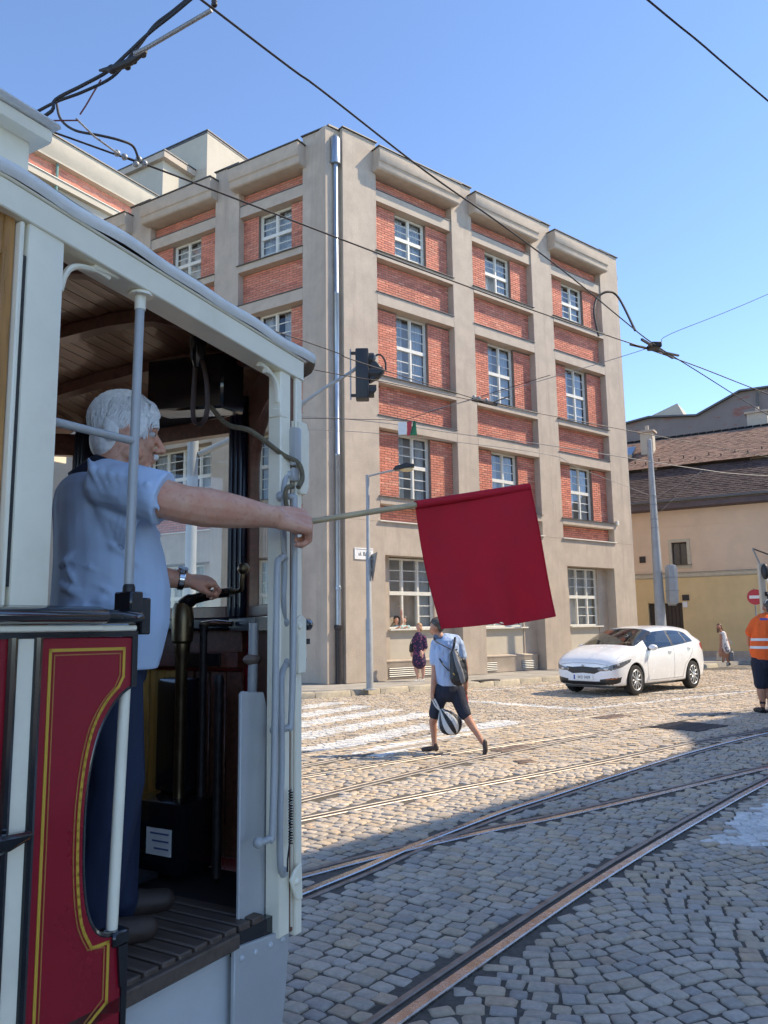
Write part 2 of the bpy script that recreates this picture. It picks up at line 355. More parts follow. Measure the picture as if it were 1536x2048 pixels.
def stone_geo(S, hi):
    """vertex array (n,k,3) and face template for a batch of stones"""
    m = len(S); w = S[:, 2] / 2 - .0042; h = S[:, 3] / 2 - .0042
    w = w * rng.uniform(.93, 1.0, m); h = h * rng.uniform(.9, 1.0, m)
    if hi:
        cr = rng.uniform(.1, .32, (m, 4)); corners = [(-1, -1), (1, -1), (1, 1), (-1, 1)]; ring = []
        for ci, (sx, sy) in enumerate(corners):
            c = cr[:, ci]; jx = rng.normal(0, .05, m); jy = rng.normal(0, .06, m)
            p1 = np.stack([sx * (1 - c * (.0 if ci % 2 == 0 else 1)) + jx, sy * (1 - c * (1 if ci % 2 == 0 else 0)) + jy], 1)
            p2 = np.stack([sx * (1 - c * (1 if ci % 2 == 0 else 0)) + jx, sy * (1 - c * (0 if ci % 2 == 0 else 1)) + jy], 1)
            ring += [p1, p2]
        ring = np.stack(ring, 1); K = 8
    else:
        ring = np.stack([np.stack([sx * np.ones(m) + rng.normal(0, .05, m), sy * np.ones(m) + rng.normal(0, .05, m)], 1) for sx, sy in ((-1, -1), (1, -1), (1, 1), (-1, 1))], 1); K = 4
    top = rng.normal(0, .0035, m); tilt = rng.normal(0, .018, (m, 2))
    lv = ((1.02, -.03), (1.0, -.006), (.88, -.0006)) if hi else ((1.02, -.03), (.95, -.002))
    V = []
    for sc, z in lv:
        xy = ring * sc; zz = z + (rng.normal(0, .0015, (m, K)) if sc < .95 else 0)
        V.append(np.concatenate([xy, np.broadcast_to(np.asarray(zz).reshape(-1, K) if np.ndim(zz) else zz, (m, K))[..., None]], 2))
    if hi: V.append(np.concatenate([np.zeros((m, 1, 2)), (.001 + rng.normal(0, .002, (m, 1)))[..., None]], 2))
    V = np.concatenate(V, 1); V[..., 0] *= w[:, None]; V[..., 1] *= h[:, None]
    V[..., 2] += np.where(V[..., 2] > -.02, top[:, None] + V[..., 0] * tilt[:, :1] + V[..., 1] * tilt[:, 1:], 0)
    F = []
    for L in range(len(lv) - 1): F += [(L * K + j, L * K + (j + 1) % K, (L + 1) * K + (j + 1) % K, (L + 1) * K + j) for j in range(K)]
    if hi: F += [(2 * K + j, 2 * K + (j + 1) % K, 3 * K) for j in range(K)]
    else: F += [(K, K + 1, K + 2, K + 3)]
    return V, F
def rot_place(V, S):
    c, s = np.cos(S[:, 4])[:, None], np.sin(S[:, 4])[:, None]
    return np.stack([V[..., 0] * c - V[..., 1] * s + S[:, :1], V[..., 0] * s + V[..., 1] * c + S[:, 1:2], V[..., 2]], 2)
def bulk(name, S, col, hi, parent):
    V, F = stone_geo(S, hi); V = rot_place(V, S); m, k, _ = V.shape
    loops = []; starts = []; tot = []
    for f in F: loops.append(np.array(f))
    per = np.concatenate(loops); cnt = np.array([len(f) for f in F]); nl = len(per)
    allv = (per[None] + (np.arange(m) * k)[:, None]).ravel(); ls = (np.concatenate([[0], np.cumsum(cnt)[:-1]])[None] + (np.arange(m) * nl)[:, None]).ravel()
    me = bpy.data.meshes.new(name); me.vertices.add(m * k); me.vertices.foreach_set('co', V.ravel().astype(np.float32))
    me.loops.add(m * nl); me.loops.foreach_set('vertex_index', allv.astype(np.int32))
    me.polygons.add(m * len(F)); me.polygons.foreach_set('loop_start', ls.astype(np.int32))
    me.update(calc_edges=True)
    at = me.color_attributes.new('col', 'FLOAT_COLOR', 'POINT')
    cc = np.concatenate([np.repeat(col, k, 0), np.ones((m * k, 1))], 1); at.data.foreach_set('color', cc.ravel().astype(np.float32))
    me.materials.append(M_stone); me.shade_smooth(); me.set_sharp_from_angle(angle=R(52))
    o = obj(name, me, parent, Matrix.Identity(4)); tag(o, kind='stuff'); return o
bedp = [(-4.5, .2), (4.2, .2), (12.6, 14), (13, 24.5), (12.4, 29.6)] + [(p[0], p[1]) for p in KERB[::-1][1:-1]] + [(-13, 24)]
paving = solo(MB().prism(bedp, -.045, -.0105, 'z'), 'cobblestone_paving', M_bed, 'grey and ochre cobblestones laid between and beside the rails', None, (0, 0, 0), kind='structure', smooth=None)
M_pbed = pm('road_paint', (.6, .59, .55), .8, var=.2, scale=9, dirt=(.35, .33, .29), dscale=12)
def stripe(p, q, w):
    p = Vector((*p, 0)); q = Vector((*q, 0)); d = (q - p).normalized(); s_ = Vector((d.y, -d.x, 0)) * w
    part(MB().add([tuple((a + b)[:2]) + (-.0098,) for a, b in ((p, s_), (q, s_), (q, -s_), (p, -s_))], [(0, 1, 2, 3)]), 'painted_joint', M_pbed, paving, smooth=None)
for ex, ey in ((-1.02, 17.74), (-.42, 16.85), (.16, 16.08), (.74, 15.2), (1.35, 14.3), (2.1, 13.9)): stripe((ex, ey), (ex - .571 * 4.2, ey - .821 * 4.2), .25)
stripe((1.5, 17.9), (3.75, 15.5), .13); stripe((3.7, 15.55), (10, 20.1), .07)
part(MB().add([(x_, y_, -.0098) for x_, y_ in ((2.36, 6.19), (2.72, 6.06), (3.35, 6.58), (6.4, 9.0), (6.4, 10.4), (3.02, 7.0))], [tuple(range(6))]), 'painted_joint', M_pbed, paving, smooth=None)
def pxsize(S):
    x, y = S[:, 0], S[:, 1]; d = np.hypot(x, y); inn = (np.abs(x) < .47 * y) & (y > 3.45) & (x > -.33 * y + .6)
    return np.where(inn, S[:, 2] * S[:, 3] / d ** 3, 0)
order = np.argsort(-pxsize(ST)); single = order[:300]; rest = order[300:]
near = rest[ST[rest, 1] < 9.5]; farr = rest[ST[rest, 1] >= 9.5]
bulk('cobblestone_field', ST[near], base[near], True, paving); bulk('cobblestone_field', ST[farr], base[farr], False, paving)
Vs, Fs = stone_geo(ST[single], True)
for i, si in enumerate(single):
    me = bpy.data.meshes.new('cobblestone'); me.from_pydata(Vs[i].tolist(), [], Fs); me.materials.append(M_stone)
    at = me.color_attributes.new('col', 'FLOAT_COLOR', 'POINT'); at.data.foreach_set('color', np.tile(np.append(base[si], 1), Vs.shape[1]).astype(np.float32))
    me.shade_smooth(); me.set_sharp_from_angle(angle=R(52))
    obj('cobblestone', me, paving, T(ST[si, 0], ST[si, 1], 0) @ RZ(ST[si, 4]))

# ---- pavement, kerb stones, storm inlet, covers ----
M_pave = pm('pavement_slab', (.36, .335, .29), .85, var=.12, scale=3, b=.3, bscale=80, dirt=(.25, .23, .2), dscale=1.3)
M_kerb = pm('granite_kerb', (.4, .35, .26), .8, var=.2, scale=9, b=.4, bscale=60, objvar=.1)
M_iron = pm('cast_iron', (.06, .055, .055), .55, .8, var=.3, scale=30, b=.3, bscale=120)
M_rust = pm('rusty_plate', (.27, .2, .155), .7, .4, var=.3, scale=14, b=.3, bscale=90)
inner = [(x + dx, y + dy) for (x, y), (dx, dy) in zip(KERB, [(.1, .16)] * 4 + [(0, .2)] * 2 + [(-.1, .16)] * 6)]
pav = inner + [(30, 44.3), (30, 70), (-40, 70), (-40, 41.8)]
pavement = solo(MB().prism(pav, -.05, .118, 'z'), 'pavement', M_pave, 'pale pavement along the corner building', None, (0, 22, .12), kind='structure', smooth=None)
kp = catmull([(x, y, 0) for x, y in KERB], 12); acc = 0; last = kp[0]
for p in kp[1:]:
    if (p - last).length > .85:
        d = (p - last).normalized(); nrm = Vector((-d.y, d.x, 0)); mb = MB(); L = (p - last).length - .012
        Fk = frame((last + d * .006), d, nrm); mb.prism([(-.03, -.06), (.005, .105), (.03, .127), (.235, .127), (.235, -.06)], 0, L, 'x')
        o = obj('kerb_stone', mb.mesh('kerb_stone', M_kerb, .006, 40), pavement, Fk); last = p
def slabseams():
    mb = MB(FB)
    for s in np.arange(-1.5, 15, 1.35): mb.box(s, s + .012, -2.2, -.05, .1185, .1195)
    for d in (-.9, -1.6): mb.box(-1.5, 15, d, d + .01, .1192, .1202)
    return part(mb, 'slab_joint', M_bed, pavement, smooth=None)
slabseams()
t = thing('storm_drain', 'black iron storm drain inlet let into the kerb', 'drain', (2.75, 21.75, 0))
Fd = frame((2.45, 21.62, 0), Vector((.815, .58, 0)).normalized(), Vector((-.58, .815, 0)).normalized())
part(MB().box(0, .75, -.045, .3, .135, .15), 'cover_plate', M_iron, t, Fd, .004)
part(MB().box(.03, .72, -.052, -.04, .02, .115), 'opening', M_groove, t, Fd); part(MB().box(0, .03, -.05, .0, 0, .135), 'side_cheek', M_iron, t, Fd); part(MB().box(.72, .75, -.05, 0, 0, .135), 'side_cheek', M_iron, t, Fd)
def cover(name, label, x, y, ang, w, h, mat):
    t = thing(name, label, 'cover', T(x, y, .004) @ RZ(ang)); F_ = RW[t]
    part(MB().box(-w / 2, w / 2, -h / 2, h / 2, -.01, .006), 'plate', mat, t, F_, .003)
    for i in range(6):
        xx = -w / 2 + w * (i + .5) / 6; part(MB().box(xx - .012, xx + .012, -h / 2 + .04, h / 2 - .04, .006, .012), 'rib', mat, t, F_)
cover('manhole_cover', 'dark square manhole cover in the shade before the man in orange', 4.7, 12.75, R(42), .95, .8, M_iron)
cover('point_box', 'rusty flat point box lying between rails beyond the walker', 1.62, 10.75, R(42), .62, .22, M_rust)
cover('track_drain', 'rusty track drain plate near the far rails before the car', 3.9, 14.2, R(40), .7, .35, M_rust)
cover('valve_cover', 'small round-edged dark valve cover in sunlit setts right of the walker', 1.62, 9.75, R(20), .22, .17, M_rust)
# ================= CORNER BUILDING =================
M_plaster = pm('grey_render', (.46, .385, .305), .92, var=.14, scale=1.6, b=.7, bscale=38, bdist=.012, dirt=(.42, .35, .28), dscale=1.1)
m, nt, bs = MATS['grey_render'], MATS['grey_render'].node_tree, MATS['grey_render'].node_tree.nodes['Principled BSDF']
src = bs.inputs['Base Color'].links[0].from_socket                      # rain streaks running down the render
stk = ramp(nt, noise(nt, 1.0, 6, .7, stretch=(3.2, 3.2, .28)), .5, .76)
nt.links.new(mixc(nt, stk, src, (.36, .295, .24)), bs.inputs['Base Color'])
M_trim = pm('smooth_render_trim', (.46, .385, .305), .85, var=.1, scale=3, b=.3, bscale=50, dirt=(.4, .34, .275), dscale=2)
M_cream = pm('cream_render', (.5, .45, .36), .9, var=.08, scale=2, b=.3, bscale=40, dirt=(.4, .36, .29), dscale=1)
M_flash = pm('dark_zinc_flashing', (.13, .125, .12), .5, .6, var=.2, scale=8)
M_zinc = pm('zinc_pipe', (.36, .4, .44), .38, .85, var=.15, scale=5, stretch=(4, 4, 1), dirt=(.26, .28, .3))
M_mortar = pm('mortar', (.2, .15, .125), .95, var=.15, scale=12)
M_brick = attr_mat('red_brick', rough=.8, b=.4, bscale=60, var=.16, vscale=9, bdist=.006)
M_frame = pm('cream_window_paint', (.68, .66, .58), .5, var=.06, scale=8, b=.1, bscale=40)
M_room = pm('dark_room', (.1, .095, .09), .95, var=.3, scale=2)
M_curt = pm('net_curtain', (.75, .74, .7), .9, var=.08, scale=14, stretch=(6, 6, .4), trans=.35)
def glassmat(name, tint=(.9, .93, .95), ior=1.5, boost=1.0, rough=.01, wave=.0):
    m, nt, bs = newmat(name); nt.nodes.remove(bs)
    tr = nt.nodes.new('ShaderNodeBsdfTransparent'); tr.inputs[0].default_value = rgb(tint)
    gl = nt.nodes.new('ShaderNodeBsdfGlossy'); gl.inputs['Roughness'].default_value = rough
    fr = nt.nodes.new('ShaderNodeFresnel'); fr.inputs[0].default_value = ior
    if wave:
        b = nt.nodes.new('ShaderNodeBump'); b.inputs['Strength'].default_value = wave; b.inputs['Distance'].default_value = .02
        nt.links.new(noise(nt, 2.2, 1), b.inputs['Height']); nt.links.new(b.outputs[0], gl.inputs['Normal'])
    mx = nt.nodes.new('ShaderNodeMath'); mx.operation = 'MULTIPLY'; mx.inputs[1].default_value = boost; mx.use_clamp = True
    geo = nt.nodes.new('ShaderNodeNewGeometry'); inv = nt.nodes.new('ShaderNodeMath'); inv.operation = 'SUBTRACT'; inv.inputs[0].default_value = 1; nt.links.new(geo.outputs['Backfacing'], inv.inputs[1])
    m2 = nt.nodes.new('ShaderNodeMath'); m2.operation = 'MULTIPLY'; nt.links.new(fr.outputs[0], m2.inputs[0]); nt.links.new(inv.outputs[0], m2.inputs[1]); nt.links.new(m2.outputs[0], mx.inputs[0]); ms = nt.nodes.new('ShaderNodeMixShader')
    nt.links.new(mx.outputs[0], ms.inputs[0]); nt.links.new(tr.outputs[0], ms.inputs[1]); nt.links.new(gl.outputs[0], ms.inputs[2])
    nt.links.new(ms.outputs[0], nt.nodes['Material Output'].inputs[0]); return m
M_glass = glassmat('window_glass', boost=2.0, wave=.12)

bldg = thing('corner_building', 'grey rendered corner building with red brick panels between piers', 'building', (-1.1, 21.6, .13))
BR = []            # every brick: (frame, s, z, y, half cut)
def bricks(F, s0, s1, z0, z1, y):
    """mortar backing and a running bond of bricks proud of it by 9 mm"""
    z = z0 + .004; row = 0
    while z + .062 < z1 + .01:
        s = s0 - (.13 if row % 2 else 0)
        while s < s1 - .03:
            a, b = max(s, s0 + .002), min(s + .25, s1 - .002)
            if b - a > .03: BR.append((F, a, b, z, min(z + .063, z1 - .002), y))
            s += .262
        z += .0752; row += 1
PANES = {}
def pane_mesh(w, h):
    k = (round(w, 2), round(h, 2))
    if k not in PANES: PANES[k] = MB().box(-k[0] / 2, k[0] / 2, -.003, .003, -k[1] / 2, k[1] / 2).mesh('pane', M_glass, smooth=None)
    return PANES[k]
def curtain(F, parent, x0, x1, y, z0, z1, amp=.025, per=.11):
    mb = MB(); ph = random.uniform(0, 6); n = max(8, int((x1 - x0) / per * 6))
    mb.grid(lambda u, v: (x0 + (x1 - x0) * u, y + amp * math.sin(ph + u * (x1 - x0) / per * 6.28) * (1 - .3 * v) + .01 * math.sin(u * 31), z0 + (z1 - z0) * v), n, 3)
    return part(mb, 'curtain', M_curt, parent, F, smooth=80)
def window(F, s0, s1, z0, z1, y, cols=2, rows=3, split=.52, curt=1, openl=False, root=None, label=None, mat=None, ratio=None):
    """frame with mullions, transom and glazing bars; panes, curtains and the room behind are sub-parts"""
    root = root or bldg; fm = mat or M_frame; fr = .055; mb = MB(); d = .07
    mb.box(s0, s0 + fr, y, y + d, z0, z1).box(s1 - fr, s1, y, y + d, z0, z1).box(s0 + fr, s1 - fr, y, y + d, z0, z0 + fr).box(s0 + fr, s1 - fr, y, y + d, z1 - fr, z1)
    zt = z0 + (z1 - z0) * split; tw = .11; mb.box(s0 + fr, s1 - fr, y - .012, y + d, zt - tw / 2, zt + tw / 2)
    xs = ratio or [s0 + (s1 - s0) * i / cols for i in range(cols + 1)]; mw = .062; holes = []; yb = y + .02
    for i in range(1, cols):
        mb.box(xs[i] - mw / 2, xs[i] + mw / 2, y - .006, y + d, z0 + fr, zt - tw / 2).box(xs[i] - mw / 2, xs[i] + mw / 2, y - .006, y + d, zt + tw / 2, z1 - fr)
    for i in range(cols):
        xa = xs[i] + (fr if i == 0 else mw / 2); xb = xs[i + 1] - (fr if i == cols - 1 else mw / 2)
        for lo, hi in ((z0 + fr, zt - tw / 2), (zt + tw / 2, z1 - fr)):
            if openl and i < int(openl) and lo < zt:
                mb.bar((xa, yb + .03, lo), (xa, yb + .03, hi), .04, .04, (0, 1, 0)); a = Vector((xa + .01, y + .1, 0)); b = a + Vector((.08, (xb - xa) * .95, 0))
                for zz in (lo + .02, hi - .02, lo + (hi - lo) / 3, lo + (hi - lo) * 2 / 3): mb.bar(a + Vector((0, 0, zz)), b + Vector((0, 0, zz)), .03, .035)
                mb.bar(b + Vector((0, 0, lo)), b + Vector((0, 0, hi)), .04, .04, (0, 1, 0)); continue
            st = .03
            mb.box(xa, xa + st, yb, y + d - .01, lo, hi).box(xb - st, xb, yb, y + d - .01, lo, hi)
            for k in range(rows):
                h0 = lo + (hi - lo) * k / rows; h1 = lo + (hi - lo) * (k + 1) / rows
                if k: mb.box(xa + st, xb - st, yb + .006, yb + .03, h0 - .013, h0 + .013)
                holes.append(((xa + xb) / 2, (h0 + h1) / 2, xb - xa - .055, h1 - h0 - .02))
    w = part(mb, 'window', fm, root, F, smooth=30, label=label)
    for cx, cz, pw, ph in holes: obj('pane', pane_mesh(pw, ph), w, F @ T(cx, yb + .022, cz))
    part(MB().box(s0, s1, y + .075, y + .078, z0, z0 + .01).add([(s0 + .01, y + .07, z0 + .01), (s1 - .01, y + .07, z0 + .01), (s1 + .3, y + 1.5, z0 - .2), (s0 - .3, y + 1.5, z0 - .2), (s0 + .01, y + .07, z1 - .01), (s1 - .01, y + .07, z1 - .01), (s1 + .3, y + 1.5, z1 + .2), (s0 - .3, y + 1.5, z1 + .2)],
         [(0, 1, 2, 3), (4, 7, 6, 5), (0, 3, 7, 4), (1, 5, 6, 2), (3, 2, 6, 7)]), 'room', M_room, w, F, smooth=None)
    if curt:
        wd = s1 - s0; a = .3 + .1 * random.random()
        if openl != 2: curtain(F, w, s0 + .06, s0 + wd * a, y + .16, z0 + .03, z1 - .04)
        curtain(F, w, s1 - wd * a, s1 - .06, y + .16, z0 + .03, z1 - .04)
        if curt > 1 and openl != 2: curtain(F, w, s0 + .05, s1 - .05, y + .22, z0 + .02, z0 + (z1 - z0) * .95, .012, .07)
    return w
ZL = dict(top=16.2, cor=15.2, lin1=14.73, sill1=12.74, lin2=11.44, sill2=8.89, lin3=7.68, sill3=5.31, low=4.6)
DB, DW = .25, .36      # depth of the brick plane and of the windows behind the pier face
def pier(F, a, b, z1=16.2):
    part(MB().box(a, b, 0, .75, 4.575, z1), 'pier', M_plaster, bldg, F, .008); part(MB().box(a, b, 0, .75, .13, 4.575), 'pier_foot', M_plaster, bldg, F)
def bay(F, a, b, wc, openl=None, wide=()):
    ww = .645
    # cornice block over the bay
    part(MB().prism([(-.36, 15.87), (-.36, 15.45), (-.31, 15.43), (-.31, 15.24), (-.26, 15.2), (.3, 15.2), (.3, 15.87)], a - .13, b + .1, 'x'), 'cornice_block', M_trim, bldg, F, .006)
    part(MB().box(a - .17, b + .14, -.4, .3, 15.875, 15.9), 'cornice_flashing', M_flash, bldg, F)
    bricks(F, a, b, ZL['lin1'], ZL['cor'], DB)
    for zl, zs, zb in ((ZL['lin1'], ZL['sill1'], ZL['lin2']), (ZL['lin2'], ZL['sill2'], ZL['lin3']), (ZL['lin3'], ZL['sill3'], ZL['low'])):
        part(MB().box(a, b, -.0 if zl < 14 else .05, .6, zl - .36, zl), 'lintel', M_trim, bldg, F, .006)
        part(MB().box(a - .05 if zl < 14 else a + .003, b + .0, -.035 if zl < 14 else .03, DB + .01, zl + .002, zl + .02), 'lintel_flashing', M_flash, bldg, F)
        part(MB().box(a, b, -.01, .6, zs - .22, zs), 'sill_ledge', M_trim, bldg, F, .006)
        part(MB().prism([(-.07, zs - .012), (-.07, zs + .004), (DB + .02, zs + .035), (DB + .02, zs + .01)], a - .05, b + .02, 'x'), 'sill_flashing', M_flash, bldg, F)
        bricks(F, a, b, zb + .02, zs - .222, DB)
        l, r_ = (a + .02, b - .06) if zl in wide else (wc - ww, wc + ww)
        if zl not in wide: bricks(F, a, l, zs + .03, zl - .362, DB); bricks(F, r_, b, zs + .03, zl - .362, DB)
        for q0, q1 in ((a, l + (.002 if zl not in wide else .0)), (r_ - .002, b)): part(MB().box(q0, q1, DB + .009, .7, zs, zl - .36), 'wall_backing', M_mortar, bldg, F, smooth=None)
        part(MB().box(a, b, DB + .009, .7, zb, zs - .222), 'spandrel_backing', M_mortar, bldg, F, smooth=None)
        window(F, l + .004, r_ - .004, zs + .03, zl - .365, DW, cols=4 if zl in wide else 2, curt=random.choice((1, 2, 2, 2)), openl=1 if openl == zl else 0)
    part(MB().box(a, b, DB + .009, .7, ZL['lin1'], ZL['cor']), 'frieze_backing', M_mortar, bldg, F, smooth=None)
    part(MB().box(a - .06, b + .06, -.07, .3, 4.575, 4.605), 'ledge_flashing', M_frame, bldg, F)
def ground_bay(F, pa, pb, a, b, wl, wr, openl=False, cols=3, vents=()):
    """deep ground floor recess with a wide window, sill, plinth and cellar vents"""
    part(MB().box(pa, pb, 0, .8, 3.63, 4.575), 'wall_band', M_plaster, bldg, F)
    g = .38; xs = [wl, wl + (wr - wl) * .31, wl + (wr - wl) * .66, wr] if cols == 3 else None
    part(MB().box(a, wl, g, .8, .13, 3.63), 'recess_wall', M_plaster, bldg, F); part(MB().box(wr, b, g, .8, .13, 3.63), 'recess_wall', M_plaster, bldg, F)
    part(MB().box(wl, wr, g + .03, .8, .13, 1.5), 'sill_panel', M_cream, bldg, F); part(MB().box(wl - .05, wr + .12, g - .1, g + .06, 1.5, 1.545), 'sill', M_frame, bldg, F, .004)  # sill panel's sunlit look put into its colour, paler than the recess walls
    part(MB().prism([(.27, .13), (.27, .6), (.25, .61), (.25, .645), (g + .02, .68), (g + .02, .13)], a + .001, b - .12, 'x'), 'plinth', M_plaster, bldg, F, .006)
    window(F, wl, wr, 1.55, 3.6, g + .07, cols=cols, curt=2, openl=openl, ratio=xs, split=.5)
    for v0, v1 in vents:
        vt = part(MB().box(v0, v1, .255, .268, .19, .46), 'cellar_vent', M_room, bldg, F)
        for k in range(5): part(MB().prism([(.24, .2 + k * .055), (.235, .212 + k * .055), (.258, .232 + k * .055), (.26, .222 + k * .055)], v0, v1, 'x'), 'louvre', M_frame, vt, F)
# right facade
for a, b in ((0, 1.25), (4.42, 5.36), (8.38, 9.5), (12.53, 13.71)): pier(FB, a, b)
for i, (a, b, ol) in enumerate(((1.25, 4.42, None), (5.36, 8.38, ZL['lin1']), (9.5, 12.53, None))): bay(FB, a, b, (a + b) / 2, ol)
ground_bay(FB, 1.25, 4.42, 1.4, 4.42, 1.85, 3.62, 2, vents=((1.7, 2.75), (3.0, 3.5)))
part(MB().box(1.25, 1.4, 0, .8, .13, 3.63), 'pier_return', M_plaster, bldg, FB)
ground_bay(FB, 5.36, 8.38, 5.44, 8.3, 5.7, 7.66, False, vents=((5.5, 6.15), (7.35, 7.95))); ground_bay(FB, 9.5, 12.53, 9.62, 12.4, 10.15, 11.85, 1)
for a, b in ((5.36, 5.44), (8.3, 8.38), (9.5, 9.62), (12.4, 12.53)): part(MB().box(a, b, 0, .8, .13, 3.63), 'pier_return', M_plaster, bldg, FB)
# left facade (local x runs right, so bays have negative x)
for a, b in ((-1.02, 0), (-4.52, -3.52), (-8.5, -7.5), (-12.6, -11.5)): pier(FL, a, b)
bay(FL, -3.52, -1.02, -2.27); bay(FL, -7.5, -4.52, -6.01, ZL['lin1'], wide=(ZL['lin3'],)); bay(FL, -11.5, -8.5, -10.0)
ground_bay(FL, -3.52, -1.02, -3.5, -1.04, -2.95, -1.5, False); ground_bay(FL, -7.5, -4.52, -7.48, -4.54, -7.0, -5.1, False, cols=4); ground_bay(FL, -11.5, -8.5, -11.48, -8.52, -10.9, -9.1)
# body of the house, roof and coping, corner recess with the down pipe
part(MB(FB).box(.6, 13.7, .76, 12, .13, 15.9), 'core', M_plaster, bldg, smooth=None)
for F, a, b in ((FB, -.05, 13.76), (FL, -12.6, .03)):
    for p0, p1 in ([(-.03, 1.28), (4.4, 5.38), (8.36, 9.52), (12.51, 13.76)] if F is FB else [(-1.05, .03), (-4.55, -3.5), (-8.53, -7.48)]):
        part(MB().box(p0, p1, -.06, .8, 16.2, 16.225), 'coping', M_flash, bldg, F)
    part(MB().box(a + .6, b - .6, .1, 4, 15.9, 15.95), 'roof_edge', M_zinc, bldg, F)
part(MB().box(-.5, .2, .16, .9, .13, 16.15), 'corner_recess', M_plaster, bldg, FB); part(MB().box(-.42, .05, .1, .9, 16.15, 16.2), 'coping', M_flash, bldg, FB)
dp = Vector((-1.27, 21.52, 0))
pipe = part(MB().lathe([(.07, .3), (.07, 2.6), (.088, 2.62), (.088, 2.7), (.07, 2.72), (.07, 6.3), (.078, 6.31), (.078, 6.36), (.07, 6.37), (.07, 11), (.078, 11.01), (.078, 11.06), (.07, 11.07), (.07, 15.2)], 14, dp), 'down_pipe', M_zinc, bldg)
part(MB().lathe([(.08, .13), (.08, 1.55), (.11, 1.58), (.11, 1.66), (.08, 1.68)], 14, dp), 'standpipe', M_iron, pipe); part(MB().lathe([(.15, 15.0), (.15, 15.75), (.11, 15.85), (.05, 15.9)], 12, dp), 'hopper', M_zinc, pipe)
p2 = FB @ Vector((13.78, .1, 0)); part(MB().lathe([(.05, .3), (.05, 15.2), (.08, 15.25), (.08, 15.5)], 8, p2), 'down_pipe', M_zinc, bldg)
part(MB().box(12.62, 12.74, -.1, 0, 5.25, 5.42), 'alarm_box', M_frame, bldg, FB, .01)
# wing and stair towers behind the left facade: cream faces turned to the sun
F3 = RZ(R(90 - 31.5))
FW = T(-8.374, 29.279, 0) @ F3
part(MB().prism([(-.3, 18.1), (-.3, 17.5), (-.22, 17.4), (-.22, 17.3), (3, 17.3), (3, 18.1)], -9, 1.5, 'x'), 'wing_cornice', M_cream, bldg, FW); part(MB().box(-9.1, 1.6, -.36, 3, 18.1, 18.14), 'wing_coping', M_flash, bldg, FW)
bricks(FW, -7, 1.2, 16.76, 17.3, .0); part(MB().box(-9, 1.5, .009, 3, .13, 17.3), 'wing_wall', M_cream, bldg, FW)
part(MB().box(-9, 1.5, -.16, .02, 16.5, 16.72), 'wing_ledge', M_cream, bldg, FW); part(MB().box(-9, 1.5, -.2, .02, 16.725, 16.75), 'wing_ledge_flashing', M_frame, bldg, FW)
part(MB().lathe([(.05, 15), (.05, 17.3)], 8, (-5.0, -.1, 0)), 'wing_pipe', pm('copper_green', (.14, .25, .22), .7), bldg, FW)
FA3 = T(-6.903, 29.55, 0) @ F3; FB3 = T(-8.415, 28.718, 0) @ F3
def tower(nm, F, L, D, z1, over, rf):
    e = FL.to_3x3() @ Vector((-1, 0, 0)); f = F.to_3x3() @ Vector((1, 0, 0)); o = F.to_translation()
    P = [(o + e * 0), (o + f * L), (o + f * L + e * D), (o + e * D)]; part(MB().prism([(p.x, p.y) for p in P], 15, z1, 'z'), nm, [M_cream], bldg)
    c = sum(P, Vector()) / 4; Q = [p + (p - c).normalized() * over for p in P]; part(MB().prism([(p.x, p.y) for p in Q], z1 - rf, z1 + .05, 'z'), nm + '_roof', M_trim if rf > .1 else M_flash, bldg); part(MB().prism([(p.x, p.y) for p in [p + (p - c).normalized() * (over + .04) for p in P]], z1 + .055, z1 + .1, 'z'), nm + '_flashing', M_flash, bldg)
tower('stair_tower', FA3, 4.5, 5, 21.48, .03, .03); tower('lift_tower', FB3, 3.2, 4.5, 19.95, .3, .2)
# bricks: the 300 largest in view become single parts, the rest one joined part
def bcol(): 
    v = random.uniform(.86, 1.12); k = random.random(); c = (.64, .23, .145) if k < .8 else ((.68, .29, .19) if k < .92 else (.52, .17, .115)); return [min(1, q * v) for q in c]
cen = [(F @ Vector(((a + b) / 2, y, (z + zz) / 2))) for F, a, b, z, zz, y in BR]
def bscore(i):
    F, a, b, z, zz, y = BR[i]
    if F is not FB or b - a < .2 or not (5.35 < z < 7.3 or 8.9 < z < 11): return 0
    d = (cen[i] - Vector((0, 0, 1.6))); return 1 / d.length ** 2
idx = sorted(range(len(BR)), key=lambda i: -bscore(i)); solo_b = set(idx[:300])
bm_cache = {}; V = []; Fc = []; Cc = []
for i in range(len(BR)):
    F, a, b, z, zz, y = BR[i]; c = bcol(); pr = random.uniform(-.002, .003)
    if i in solo_b:
        k = random.randrange(14); key = (round(b - a, 2), k)
        if key not in bm_cache:
            me = MB().box(-(b - a) / 2, (b - a) / 2, 0, .03, -.0315, .0315).mesh('brick', M_brick, .002, 30)
            at = me.color_attributes.new('col', 'FLOAT_COLOR', 'POINT'); at.data.foreach_set('color', (c + [1]) * len(me.vertices)); bm_cache[key] = me
        obj('brick', bm_cache[key], bldg, F @ T((a + b) / 2, y - pr, (z + zz) / 2)); continue
    n0 = len(V); e = .003
    V += [F @ Vector(p) for p in ((a, y + .012, z), (b, y + .012, z), (b, y + .012, zz), (a, y + .012, zz), (a + e, y - pr, z + e), (b - e, y - pr, z + e), (b - e, y - pr, zz - e), (a + e, y - pr, zz - e))]
    Fc += [tuple(n0 + q for q in f) for f in ((4, 5, 6, 7), (0, 1, 5, 4), (1, 2, 6, 5), (2, 3, 7, 6), (3, 0, 4, 7))]; Cc += (c + [1]) * 8
X = RW[bldg].inverted(); me = bpy.data.meshes.new('brickwork'); me.from_pydata([X @ p for p in V], [], Fc); me.materials.append(M_brick)
